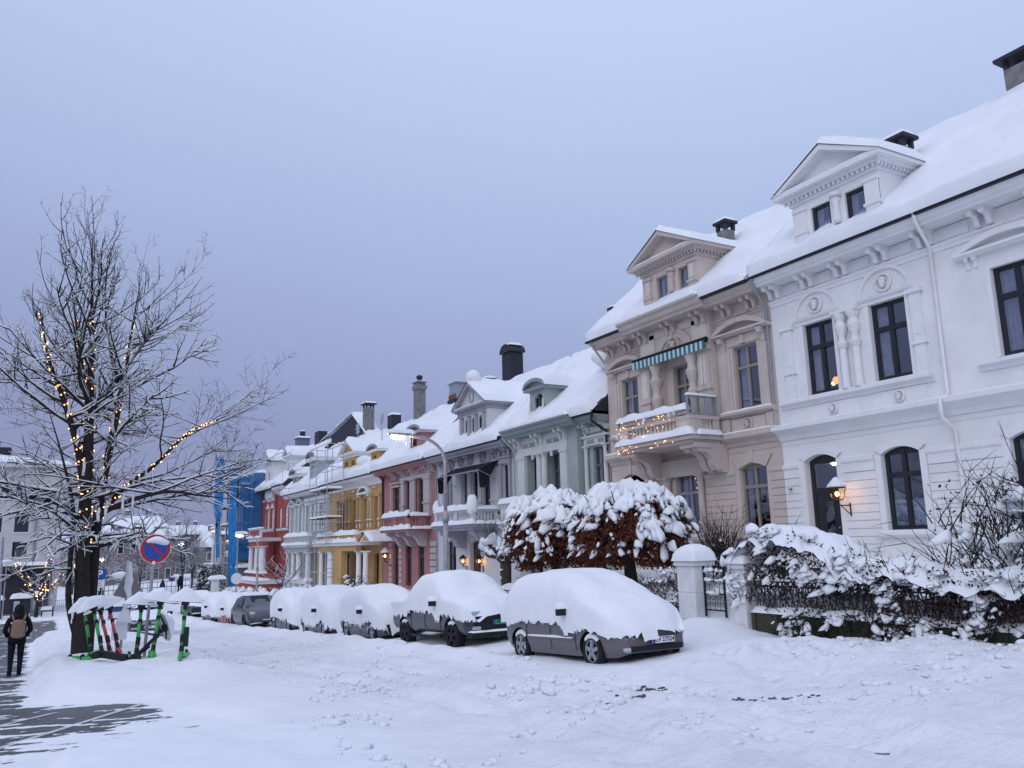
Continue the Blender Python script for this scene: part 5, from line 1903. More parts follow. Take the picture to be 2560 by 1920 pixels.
# porch and terrace in front
m_ = MB()
m_.box(18.3, 20, 54.4, 63.7, 2.1, 2.6)
H.part('porch_parapet', m_, 'yellow_wall')
m_ = MB()
m_.box(18.15, 20, 54.3, 64.2, 1.88, 2.1)
H.part('porch_cornice', m_, 'white_trim')
m_ = MB()
m_.box(18.35, 18.75, 54.6, 63.6, 1.5, 1.88)
H.part('porch_beam', m_, 'yellow_wall')
H.slab(18.2, 18.9, 55.0, 63.8, 2.6, 0.34, 0.5)
H.slab(18.0, 18.4, 54.3, 64.2, 2.1, 0.3, 0.4)
H.slab(19.3, 19.95, 53.6, 66, 2.78, 0.1)
H.cornice(20, y0, y1, [(0.10, 2.60), (0.30, 2.68), (0.30, 2.78)], 'band_cornice', 'white_trim')
for yv in (63.1, 61.0, 60.5):
    H.column(18.5, yv, -1.15, 1.5, 0.2, 'white_trim')
for (a, b) in ((57.8, 59.7), (63.4, 63.7)):
    H.part('porch_pier', MB().box(18.35, 18.8, a, b, -2.6, 1.5), 'yellow_wall')
for yv in (55.0, 53.6):
    H.column(18.7, yv, -1.3, 1.5, 0.2, 'white_trim')
H.part('porch_wall', MB().box(18.3, 18.8, 59.8, 63.8, -3.2, -1.15), 'yellow_wall')
H.slab(18.2, 18.85, 59.7, 63.9, -1.15, 0.16)
m_ = MB()
m_.prism_x([(54.5, 2.1), (51.9, 2.1), (53.2, 2.66)], 18.5, 19.9)
H.part('porch_gable', m_, 'white_trim')
H.part('gable_inset', MB().prism_x([(54.0, 2.16), (52.4, 2.16), (53.2, 2.5)], 18.47, 18.51), 'yellow_wall')
sn = MB()
snow_patch(sn, (18.4, 51.8, 2.1), (20, 51.8, 2.1), (20, 53.2, 2.7), (18.4, 53.2, 2.7), 0.16, 10, 12, 0.2, 2, 0.15)
snow_patch(sn, (18.4, 54.6, 2.1), (20, 54.6, 2.1), (20, 53.2, 2.7), (18.4, 53.2, 2.7), 0.16, 10, 12, 0.2, 4, 0.15)
H.part('snow_cover', sn, 'snow', smooth=True)['kind'] = 'stuff'
H.chimney(24.2, 69.0, 10.8, 13.9, 0.75, 0.9, 'concrete', 'hood', 0.15)
H.finish()

# ------------------------------------------------------------------ pale grey-green house with the pillared porch
H = House('porch_house', 'pale grey-green house with white pillared porch and two arched dormers', 20, 72, -3.0, 'green_wall', 'frame_white', 'frame_white')
y0, y1 = 66.25, 78.85
up_ = [(76.95, 78.3, 3.38, 5.26), (74.35, 75.35, 3.38, 5.2), (72.1, 73.05, 3.38, 5.25), (70.4, 71.4, 3.38, 5.25), (67.6, 69.0, 3.38, 5.25)]
mb = MB()
wall_holes(mb, 20, y0, y1, -4, 6.6, up_)
H.part('wall', mb, 'green_wall')
H.room(20, y0 + 0.1, y1 - 0.1, 3.2, 6.2)
for w_ in up_:
    H.window(20, *w_, frame='frame_white', cross=0.66, curtain=0.2, fw=0.14, bar=0.1)
    H.part('window_surround', MB().box(19.9, 20.01, w_[0] - 0.3, w_[0] - 0.01, 3.2, 5.5))
    H.part('window_surround', MB().box(19.9, 20.01, w_[1] + 0.01, w_[1] + 0.3, 3.2, 5.5))
    H.part('lintel', MB().box(19.86, 20.01, w_[0] - 0.3, w_[1] + 0.3, 5.5, 5.72))
for w_ in up_[:2]:
    yc, hw = (w_[0] + w_[1]) / 2, (w_[1] - w_[0]) / 2 + 0.55
    m_ = MB()
    for sg in (-1, 1):
        m_.prism_x([(yc, 6.3), (yc, 6.12), (yc + sg * (hw - 0.25), 5.74), (yc + sg * hw, 5.74)][::sg], 19.7, 20.0)
    m_.box(19.7, 20, yc - hw, yc + hw, 5.64, 5.74)
    H.part('window_pediment', m_)
H.part('frieze', MB().box(19.85, 20.01, y0, 73.5, 5.8, 6.1))
eaves(H, y0, y1, 20, 6.74, 0.8, mats='frame_white')
H.gutter(19.18, y0 + 4.5, y1, 6.76, mats='tar')
H.roof_main(y0, y1 + 0.1, 19.1, 6.70, 24.4, 11.6, 0.34)
H.arch_dormer(69.0, 71.0, 7.0, 9.1, 19.6, 23.2, 0.55, (69.5, 70.4, 7.6, 8.9), frame='frame_white', trim='frame_white', ov=0.35, win_rise=0.3, cor=0.3)
H.arch_dormer(75.0, 76.6, 7.0, 8.2, 19.6, 22.6, 0.5, (75.4, 76.2, 7.3, 8.1), frame='frame_white', trim='frame_white', ov=0.35, win_rise=0.3, cor=0.25)
m_ = MB()
m_.poly([(24, 84.5, 11.9), (24, 68.6, 11.5), (24, 72.4, 13.75)])
m_.prism_x([(84.5, 11.6), (68.6, 11.3), (72.4, 13.7)], 23.9, 25)
H.part('dark_gable', m_, 'tar')
sn = MB()
snow_patch(sn, (23.7, 85.2, 12.0), (25.4, 85.2, 12.0), (25.4, 72.3, 13.9), (23.7, 72.3, 13.9), 0.32, 6, 26, 0.3, 2, 0.2)
snow_patch(sn, (23.7, 68.2, 11.4), (25.4, 68.2, 11.4), (25.4, 72.4, 13.9), (23.7, 72.4, 13.9), 0.22, 6, 16, 0.3, 5, 0.2)
H.part('snow_cover', sn, 'snow', smooth=True)['kind'] = 'stuff'
# porch
H.part('porch_roof', MB().box(18.0, 20, 65.6, 73.1, 1.86, 2.05))
H.part('porch_beam', MB().box(18.15, 18.55, 65.8, 73.0, 1.48, 1.86), 'green_wall')
H.part('porch_beam', MB().box(18.55, 20, 65.8, 66.1, 1.48, 1.86), 'green_wall')
m_ = MB()
m_.box(18.1, 18.25, 65.7, 73.0, 2.62, 2.74)
for i in range(9):
    m_.box(18.1, 18.25, 65.7 + i * 0.9, 65.85 + i * 0.9, 2.05, 2.62)
H.part('porch_railing', m_)
H.slab(17.95, 18.5, 65.6, 73.1, 2.74, 0.32, 0.5)
H.slab(17.85, 18.3, 65.4, 73.3, 2.05, 0.24, 0.4)
for yv in (72.3, 70.6, 68.85, 66.0):
    H.column(18.3, yv, -0.75, 1.48, 0.26 if yv < 70 else 0.21)
m_ = MB()
m_.box(18.0, 18.4, 65.6, 73.0, -1.0, -0.75)
m_.box(18.0, 18.4, 65.6, 73.0, -2.2, -1.9)
for yv in (65.7, 67.4, 69.4, 71.0, 72.8):
    m_.box(18.0, 18.4, yv - 0.15, yv + 0.15, -1.9, -1.0)
H.part('porch_parapet', m_)
H.part('porch_panel', MB().box(18.15, 18.3, 65.7, 72.9, -1.9, -1.0), 'green_wall')
for yv in (72.3, 70.6, 68.85, 66.0):
    H.slab(17.95, 18.6, yv - 0.5, yv + 0.5, -0.78, 0.34, 0.2)
H.chimney(24.3, 84.0, 11.8, 13.7, 0.9, 1.5, 'tar', 'none', 0.0)
H.chimney(25.5, 88.0, 12.2, 13.5, 0.8, 1.3, 'frame_white', 'hood', 0.15)
H.finish()

# ------------------------------------------------------------------ scaffold tower between porch house and yellow house
def scaffold(name, label, x0, x1, yv_, zl, label2=None, boards=None, r=0.03):
    t = thing(name, label, 'scaffold', ((x0 + x1) / 2, yv_[0], zl[0]))
    for y in yv_:
        for x in (x0, x1):
            MB().tube((x, y, zl[0]), (x, y, zl[-1]), r, 6).build('upright', 'tube_steel', t)
    for z in zl[1:]:
        for x in (x0, x1):
            MB().tube((x, yv_[0], z), (x, yv_[-1], z), r, 6).build('rail', 'tube_steel', t)
        for y in (yv_[0], yv_[-1]):
            MB().tube((x0, y, z), (x1, y, z), r, 6).build('rail', 'tube_steel', t)
    for k, z in enumerate(zl[2:-1:2]):
        MB().tube((x0, yv_[0], z), (x0, yv_[1], z + 1.0), r * 0.8, 6).build('brace', 'tube_steel', t)
    for (z, a, b) in boards or []:
        MB().box(x0, x1, a, b, z, z + 0.05).build('deck', 'wood', t)
        s_ = MB()
        snow_slab(s_, x0 - 0.05, x1 + 0.05, a, b, z + 0.05, 0.16, 0.4, 0.2, z)
        s_.build('snow', 'snow', t, smooth=True)
    return t


t = scaffold('scaffold_tower', 'light steel scaffold tower against the yellow house and porch house', 17.6, 18.8, [59.0, 61.8, 63.6], [-2.6, 0.0, 2.3, 3.0, 3.6, 4.5, 5.2, 6.0, 7.6, 8.1, 9.3], boards=[(6.0, 59.0, 63.6), (3.9, 59.0, 63.6)])
for k in range(9):
    MB().tube((17.7, 59.6, -1.5 + k * 0.6), (18.4, 59.6, -1.5 + k * 0.6), 0.03, 5).build('ladder_rung', 'tube_steel', t)

# ------------------------------------------------------------------ red house
H = House('red_house', 'brick red house with white trim, white gabled dormers and white porch columns', 20, 84.6, -3.2, 'red_wall', 'frame_white', 'frame_white')
y0, y1 = 78.9, 90.4
up_ = [(88.9, 89.6, 3.84, 5.7), (87.1, 88.5, 3.84, 5.9), (85.1, 86.45, 3.84, 5.9), (82.0, 83.15, 3.84, 5.75), (79.55, 80.85, 3.84, 5.75)]
mb = MB()
wall_holes(mb, 20, y0, y1, -4.5, 7.6, up_)
H.part('wall', mb, 'red_wall')
H.room(20, y0 + 0.1, y1 - 0.1, 3.6, 6.5)
for w_ in up_: H.window(20, *w_, cross=0.6, fw=0.26, bar=0.16, curtain=0.3)
for w_ in up_[1:3]:
    H.part('pointed_hood', MB().prism_x([(w_[0], 5.9), ((w_[0] + w_[1]) / 2, 6.4), (w_[1], 5.9)], 19.9, 20.0))
H.cornice(20, 85.0, 90.2, [(0.1, 3.5), (0.2, 3.6), (0.2, 3.75)], 'sill')
H.slab(19.75, 20, 85.0, 90.2, 3.75, 0.08)
H.cornice(20, 79.3, 83.5, [(0.1, 3.5), (0.2, 3.6), (0.2, 3.75)], 'sill')
H.downpipe([(19.85, 84.1, 7.0), (19.85, 84.1, -2.5)], 0.09, 'red_wall')
m_ = MB()
m_.prism_y([(19.98, 7.0), (19.8, 7.05), (19.3, 7.4), (19.15, 7.6), (19.15, 7.8), (19.98, 7.8)], 78.95, 83.0)
H.part('coved_eaves', m_)
H.gutter(19.15, 78.95, 83.0, 7.85, mats='tar')
H.roof_main(y0, y1, 19.15, 7.8, 24.5, 12.6, 0.3)
H.part('roof_flank', MB().prism_y([(19.2, 7.75), (22, 7.75), (22, 10.2), (20.6, 9.3)], 78.6, 78.9), 'tar')
H.pediment_dormer(84.9, 88.2, 7.4, 10.3, 19.7, 23.2, 1.0, 0.4, 0.4, [(86.2, 87.2, 7.9, 9.6)], wall='frame_white', trim='frame_white', frame='frame_white', dent=False)
H.pediment_dormer(80.8, 82.6, 8.2, 10.4, 20.4, 23.2, 0.8, 0.3, 0.4, [(81.3, 82.0, 8.6, 9.8)], wall='frame_white', trim='frame_white', frame='frame_white', dent=False)
H.part('oriel_base', MB().prism_y([(19.98, 6.6), (19.7, 7.0), (19.7, 7.4), (19.98, 7.4)], 84.9, 88.2))
m_ = MB()
m_.box(17.9, 20, 82.0, 87.0, 2.55, 2.9)
H.part('balcony_floor', m_)
H.part('balcony_wall', MB().box(18.0, 18.15, 82.1, 86.9, 2.9, 3.65), 'red_wall')
H.part('balcony_rail', MB().box(17.95, 18.2, 82.0, 87.0, 3.65, 3.78))
for yv in (86.9, 82.1):
    H.part('balcony_pier', MB().box(17.96, 18.18, yv - 0.12, yv + 0.12, 2.9, 3.65))
H.slab(17.8, 18.4, 81.9, 87.1, 3.78, 0.14)
H.slab(17.7, 18.2, 81.9, 87.2, 2.9, 0.2)
for yv in (86.5, 83.9, 82.2, 81.5):
    H.column(18.2, yv, -0.2, 2.1, 0.3)
H.part('porch_beam', MB().box(18.0, 18.5, 81.2, 87.0, 2.1, 2.55), 'red_wall')
H.part('terrace', MB().box(16.8, 20, 77.5, 86.5, -3.6, -1.3), 'red_wall')
H.part('terrace_coping', MB().box(16.6, 20, 77.3, 86.8, -1.3, -1.0))
H.part('porch_base', MB().box(17.8, 20, 80.5, 87, -1.0, -0.45), 'red_wall')
H.slab(17.6, 18.5, 80.5, 87.1, -0.45, 0.25)
H.slab(16.5, 18.0, 77.2, 86.8, -1.0, 0.22)
for yv in (89.6, 79.2):
    H.part('string_course', MB().box(19.9, 20.0, yv - 0.6, yv + 0.6, 6.7, 6.85))
H.chimney(24.5, 92.0, 12.4, 13.9, 1.3, 1.3, 'blue_wall', 'flat', 0.2)
H.chimney(24.5, 92.0, 14.2, 14.8, 0.5, 0.5, 'tar', 'none', 0.15)
H.finish()

# ------------------------------------------------------------------ slate-blue house under scaffold and blue netting
H = House('slate_blue_house', 'slate blue house half hidden behind scaffold and blue netting', 19.2, 97, -3.4, 'blue_wall', 'frame_white', 'frame_white')
y0, y1 = 90.45, 104.0
up_ = [(96.0, 97.0, 3.0, 6.3), (97.6, 98.6, 3.0, 6.3)]
dn_ = [(95.6, 96.8, -1.3, 1.6), (98.6, 99.8, -1.3, 1.6)]
mb = MB()
wall_holes(mb, 19.2, y0, y1, -4.5, 9.9, up_ + dn_)
mb.poly([(19.2, y0, -4.5), (24, y0, -4.5), (24, y0, 9.9), (19.2, y0, 9.9)])
mb.poly([(19.2, y0, 9.9), (24, y0, 9.9), (24, y1, 9.9), (19.2, y1, 9.9)])
H.part('wall', mb, 'blue_wall')
H.room(19.2, y0 + 0.2, y1 - 0.2, -1.6, 1.8)
H.room(19.2, y0 + 0.2, y1 - 0.2, 2.8, 6.6)
for w_ in up_ + dn_: H.window(19.2, *w_, cross=0.6, fw=0.1)
for yv in (97.3, 99.0, 95.6):
    H.column(19.05, yv, 2.9, 6.4, 0.22)
H.part('balcony', MB().box(18.2, 19.2, 94.0, 101.0, 2.5, 2.75))
H.part('balcony_wall', MB().box(18.2, 18.4, 94.0, 101.0, 1.6, 2.5), 'blue_wall')
H.part('ledge', MB().box(18.0, 19.2, 93.8, 101.3, 1.1, 1.5))
H.slab(17.9, 18.7, 93.8, 101.3, 1.5, 0.22)
H.slab(18.1, 18.7, 94.0, 101.0, 2.75, 0.15)
for yv in (98.2, 100.2, 95.2):
    H.part('window_surround', MB().box(19.1, 19.2, yv - 0.17, yv + 0.17, -1.3, 2.0))
H.part('porch', MB().box(17.6, 19.2, 89.6, 93.0, -3.8, 0.0), 'blue_wall')
H.slab(17.4, 19.2, 89.4, 93.2, 0.0, 0.35)
H.part('flower_lights', MB().sweep([(18.15, 94.5 + i * 0.5, 2.85 + 0.06 * math.sin(i * 2.3)) for i in range(12)], 0.05, 5), 'room_glow')
sn = MB()
snow_slab(sn, 19.2, 24, y0, y1, 9.9, 0.35, 0.3, 0.5, 3)
H.part('snow_cover', sn, 'snow', smooth=True)['kind'] = 'stuff'
H.finish()
t = scaffold('netted_scaffold', 'tall scaffold wrapped in bright blue netting at the end of the row', 17.5, 18.8, [90.3, 93.6, 96.9, 100.2, 103.6], [-3.2, 0.4, 2.6, 4.6, 6.6, 8.6, 10.6, 12.0], boards=[(4.6, 94, 103.6), (6.6, 90.3, 103.6), (8.6, 90.3, 103.6), (10.6, 94, 103.6)], r=0.06)
for i, (ya, yb, za, zb, ya2, yb2) in enumerate(((98.4, 103.9, 4.6, 12.5, 100.6, 103.2), (90.0, 95.6, -2.6, 10.4, 90.0, 92.2))):
    m_ = MB()
    def fn(u, v):
        a = ya2 + (ya - ya2) * v ** 0.7
        b = yb2 + (yb - yb2) * v ** 0.7
        y = a + (b - a) * u
        z = za + (zb - za) * v + (0.6 * math.sin(u * 5 + i) if v < 0.05 else 0) + 0.9 * v * (u - 0.5)
        return (17.35 + 0.16 * math.sin(u * 9 + v * 4 + i) + 0.16 * fbm(y * 0.9, z * 0.5, i, 3), y, z)
    m_.grid(fn, 26, 44)
    m_.build('netting', 'netting', t, smooth=True)
m_ = MB()
m_.grid(lambda u, v: (17.5 + 2.4 * u, 90.15 + 0.10 * fbm(u * 5, v * 6, 3, 3), 1.0 + v * 8.8 - 0.3 * math.sin(u * 4)), 14, 30)
m_.build('netting', 'net_thin', t, smooth=True)
m_ = MB()
m_.grid(lambda u, v: (17.45 + 0.08 * fbm(u * 5, v * 6, 3, 3), 100.8 + 2.4 * u - 0.8 * (1 - v), 1.0 + v * 4.0), 10, 18)
m_.build('netting', 'netting', t, smooth=True)
for k in range(4):
    MB().tube((17.6, 103.2 - k * 2.4, 12.0), (17.6, 103.2 - k * 2.4, 13.3 - 0.25 * k), 0.05, 5).build('pole', 'tube_steel', t)
    MB().tube((17.6, 103.9 - k * 2.4, 12.9 - 0.2 * k), (17.6, 102.4 - k * 2.4, 12.95 - 0.2 * k), 0.06, 5).build('pole', 'tube_steel', t)

# ------------------------------------------------------------------ white corner house at the very end
H = House('white_corner_house', 'small white corner house with balcony lights beyond the blue netting', 18.4, 107, -3.4, 'white_wall', 'frame_white', 'frame_dark')
mb = MB()
ww = [(105.9, 107.3, 0.5, 2.5), (108.8, 109.5, 0.5, 2.5)]
wall_holes(mb, 18.3, 104.1, 110.4, -4.5, 3.7, ww)
for yv in (104.1, 110.4):
    mb.poly([(18.3, yv, -4.5), (23, yv, -4.5), (23, yv, 3.7), (18.3, yv, 3.7)])
mb.poly([(18.3, 104.1, 3.7), (23, 104.1, 3.7), (23, 110.4, 3.7), (18.3, 110.4, 3.7)])
H.part('wall', mb, 'white_wall')
H.room(18.3, 104.3, 110.2, 0.2, 2.9)
for w_ in ww: H.window(18.3, *w_, cross=0.6, curtain=0.2)
H.cornice(18.3, 103.9, 110.6, [(0.1, 3.4), (0.3, 3.5), (0.3, 3.7)], 'eaves_cornice')
m_ = MB()
m_.box(18.15, 18.3, 104.1, 110.4, 4.4, 4.52)
for i in range(13):
    m_.box(18.18, 18.27, 104.2 + i * 0.5, 104.32 + i * 0.5, 3.7, 4.4)
H.part('roof_railing', m_)
H.slab(17.9, 19.3, 104.0, 110.5, 4.5, 0.25)
H.part('balcony', MB().box(17.4, 18.3, 104.4, 110.2, -1.0, 0.2))
H.slab(17.3, 18.3, 104.3, 110.3, 0.2, 0.16)
H.part('flower_lights', MB().sweep([(18.0, 105.2 + i * 0.42, 4.15 + 0.12 * math.sin(i * 2.3)) for i in range(10)], 0.06, 5), 'room_glow')
H.finish()

# ------------------------------------------------------------------ front gardens, fences, hedges
GT = [(4, 0.42), (26, 0.35), (28, -0.35), (36, -0.75), (45, -1.1), (54, -1.5), (66, -1.9), (80, -2.3), (110, -2.8)]


def ZG(x, y):
    return lerp_tab(GT, y) + (x - 14) * 0.055 + 0.09 * fbm(x * 0.7, y * 0.7, 21, 3)


mb = MB()
mb.grid(lambda u, v: (13.98 + 6.3 * u, 4 + 106 * v, ZG(13.98 + 6.3 * u, 4 + 106 * v) - (1.2 if u == 0 else 0)), 26, 330)
struct(mb.build('garden_ground', 'snow', smooth=True))


def leaf_quads(mb, pts, size, rng, droop=0.3):
    for p in pts:
        a = rng.uniform(0, 2 * PI)
        t = rng.uniform(-0.9, 0.4)
        d = Vector((math.cos(a) * math.cos(t), math.sin(a) * math.cos(t), math.sin(t) - droop)).normalized()
        s = d.cross(Vector((rng.uniform(-1, 1), rng.uniform(-1, 1), rng.uniform(-1, 1)))).normalized()
        L = size * rng.uniform(0.7, 1.3)
        w_ = L * 0.30
        p = Vector(p)
        mb.poly([p, p + d * L * 0.5 + s * w_, p + d * L, p + d * L * 0.5 - s * w_])


def snow_clump(mb, p, r, rng, h=None, n=9, lean=None):
    """snow lodged on foliage: peaked on top, ragged hanging rim, never twice the same"""
    p = Vector(p)
    h = h or r * rng.uniform(0.55, 1.0)
    base = len(mb.v)
    rings = [(0.0, 1.0), (0.25, 0.80), (0.52, 0.50), (0.80, 0.08), (1.0, -0.42), (0.72, -0.50), (0.35, -0.28)]
    ph = rng.uniform(0, 90)
    ang = rng.uniform(0, PI)
    el = rng.uniform(1.0, 2.0)
    ca, sa = math.cos(ang), math.sin(ang)
    tx, ty = rng.uniform(-0.5, 0.5), rng.uniform(-0.5, 0.5)
    for k, (q, z) in enumerate(rings):
        for j in range(n):
            a = 2 * PI * j / n
            w_ = 1 + 0.75 * noise.noise(Vector((math.cos(a) * 1.7 + ph, math.sin(a) * 1.7, ph + k * 0.22)))
            dz = 0.85 * noise.noise(Vector((math.cos(a) * 2.4 + ph, math.sin(a) * 2.4, k * 0.3 + ph))) * q
            u, v = math.cos(a) * q * r * w_ * el, math.sin(a) * q * r * w_ / math.sqrt(el)
            x, y = u * ca - v * sa + tx * r * z, u * sa + v * ca + ty * r * z
            zz = h * (z + dz)
            if lean: zz -= (x * lean[0] + y * lean[1]) * 0.8
            mb.v.append((p.x + x, p.y + y, p.z + zz))
    for k in range(len(rings) - 1):
        for j in range(n):
            l = (j + 1) % n
            mb.f.append((base + k * n + j, base + (k + 1) * n + j, base + (k + 1) * n + l, base + k * n + l)); mb.m.append(0)


def garden_fence(name, label, y0, y1, ztop, zbot, x=14.0, n=None):
    t = thing(name, label, 'fence', (x, (y0 + y1) / 2, zbot))
    for z in (ztop, ztop - 0.10, zbot):
        MB().box(x - 0.02, x + 0.02, y0, y1, z - 0.018, z + 0.018).build('rail', 'iron', t)
    n = n or int((y1 - y0) / 0.16)
    st = (y1 - y0) / n
    for i in range(n):
        a, b = y0 + i * st, y0 + (i + 1) * st
        MB().tube((x, a, zbot), (x, b, ztop), 0.016, 4).build('lattice_bar', 'iron', t)
        MB().tube((x + 0.012, b, zbot), (x + 0.012, a, ztop), 0.016, 4).build('lattice_bar', 'iron', t)
    s_ = MB()
    snow_slab(s_, x - 0.05, x + 0.05, y0, y1, ztop + 0.018, 0.05, 0.9, 0.1, y0)
    s_.build('snow', 'snow', t, smooth=True)
    return t


def stone_wall(label, y0, y1, z0, z1, x0=13.88, x1=14.18, bl=0.62, rows=2):
    t = thing('garden_wall', label, 'wall', (x0, (y0 + y1) / 2, z0))
    MB().box(x0 + 0.03, x1, y0, y1, z0, z1 - 0.01).build('wall_core', 'stone_wall', t)
    h = (z1 - z0) / rows
    rng = random.Random(int(y0 * 10))
    for r in range(rows):
        y = y0 - (bl * 0.5 if r % 2 else 0)
        while y < y1:
            a, b = max(y0, y), min(y1, y + bl * rng.uniform(0.85, 1.0))
            if b - a > 0.08:
                MB().box(x0 + rng.uniform(-0.012, 0.012), x1 - 0.02, a + 0.008, b - 0.008, z0 + r * h + 0.008, z0 + (r + 1) * h - 0.008).build('stone', 'stone_wall', t)
            y += bl
    s_ = MB()
    snow_slab(s_, x0 - 0.03, x1 + 0.3, y0 - 0.02, y1 + 0.02, z1, 0.16, 0.5, 0.1, y0)
    s_.build('snow', 'snow', t, smooth=True)
    return t


garden_fence('iron_fence', 'black wrought iron lattice fence on the low wall under the snowy hedge', 5.5, 13.95, 0.76, 0.13)
stone_wall('low dark mossy stone wall along the snowy pavement before the white house', 5.5, 14.0, -0.75, 0.09)
garden_fence('iron_fence', 'low black iron fence behind the parked grey car', 16.5, 27.0, 0.16, -0.5)


def gate_post(label, y0, y1, x0, x1, z0, z1, dome, moss=False):
    t = thing('gate_post', label, 'gate post', ((x0 + x1) / 2, (y0 + y1) / 2, z0))
    k = 3
    for i in range(k):
        a, b = z0 + (z1 - 0.12 - z0) * i / k, z0 + (z1 - 0.12 - z0) * (i + 1) / k
        MB().box(x0, x1, y0, y1, a + 0.006, b - 0.006).build('stone_block', 'post_white', t)
    MB().box(x0 + 0.012, x1 - 0.012, y0 + 0.012, y1 - 0.012, z0, z1 - 0.1).build('core', 'post_white', t)
    MB().box(x0 - 0.05, x1 + 0.05, y0 - 0.05, y1 + 0.05, z1 - 0.12, z1).build('cap', 'post_white', t)
    s_ = MB()
    snow_slab(s_, x0 - 0.10, x1 + 0.10, y0 - 0.10, y1 + 0.10, z1, dome, 0.08, 0.06, y0)
    s_.build('snow', 'snow', t, smooth=True)
    if moss:
        m_ = MB()
        rng = random.Random(4)
        for i in range(14):
            m_.blob((x0 - 0.005, y0 + rng.uniform(0.0, y1 - y0), z0 + 0.30 + rng.uniform(0, 0.22)), (0.012, 0.04, 0.05), 6, 4, i, 0.6)
        m_.build('moss', 'moss', t, smooth=True)
    return t


gate_post('tall white stone gate post with a rounded dome of snow', 15.62, 16.25, 13.72, 14.3, -0.8, 1.20, 0.42)
gate_post('short white gate post with green moss at its foot beside the hedge', 14.06, 14.46, 13.8, 14.2, -0.8, 1.15, 0.2, True)
# gate leaf
t = thing('iron_gate', 'black wrought iron gate leaf with scrolls between white posts', 'gate', (14.0, 15.3, 0))
ya, yb = 14.92, 15.60
for yv in (ya, yb):
    MB().box(13.98, 14.02, yv - 0.022, yv + 0.022, -0.1, 1.10).build('stile', 'iron', t)
for z in (0.05, 0.42, 0.72, 0.94):
    MB().box(13.985, 14.015, ya, yb, z - 0.016, z + 0.016).build('rail', 'iron', t)
for i in range(5):
    yv = ya + (yb - ya) * i / 4
    MB().tube((14, yv, 0.9), (14, yv, 1.16), 0.014, 5, r2=0.004).build('spike', 'iron', t)
    if 0 < i < 4:
        MB().tube((14, yv, 0.05), (14, yv, 0.94), 0.010, 4).build('bar', 'iron', t)
for i in range(4):
    yc = ya + (yb - ya) * (i + 0.5) / 4
    for zc in (0.62, 0.33, 0.18, 0.82):
        pts = [(14, yc + 0.068 * (1 - k / 22) * math.cos(k * 0.55), zc + 0.068 * (1 - k / 22) * math.sin(k * 0.55)) for k in range(18)]
        MB().sweep(pts, 0.009, 4).build('scroll', 'iron', t)
s_ = MB()
rng = random.Random(5)
for z in (0.94, 0.72, 0.42):
    for k in range(5):
        snow_clump(s_, (14.0, ya + rng.uniform(0.05, 0.62), z + 0.03), rng.uniform(0.05, 0.085), rng)
snow_clump(s_, (14.0, ya, 1.18), 0.06, rng, 0.16)
o = s_.build('snow', 'snow', t, smooth=True)
o['kind'] = 'stuff'


def twigs(mb, starts, rng, L=0.6, r=0.010, spread=0.6, updir=0.8, n=5, bend=0.25):
    for p in starts:
        p = Vector(p)
        d = Vector((rng.uniform(-1, 1) * spread, rng.uniform(-1, 1) * spread, updir)).normalized()
        pts = [p.copy()]
        l = L * rng.uniform(0.6, 1.3) / n
        for k in range(n):
            d = (d + Vector((rng.uniform(-1, 1), rng.uniform(-1, 1), rng.uniform(-1, 1))) * bend).normalized()
            p = p + d * l
            pts.append(p.copy())
        mb.sweep(pts, [r * (1 - 0.8 * k / n) for k in range(n + 1)], 3, cap=False)
        if rng.random() < 0.7:
            k = rng.randint(1, n - 1)
            q = pts[k]
            e = (d + Vector((rng.uniform(-1, 1), rng.uniform(-1, 1), rng.uniform(-0.5, 1))) * 0.9).normalized()
            mb.sweep([q, q + e * l * 1.5, q + e * l * 2.6 + Vector((0, 0, -0.02))], [r * 0.6, r * 0.4, r * 0.15], 3, cap=False)


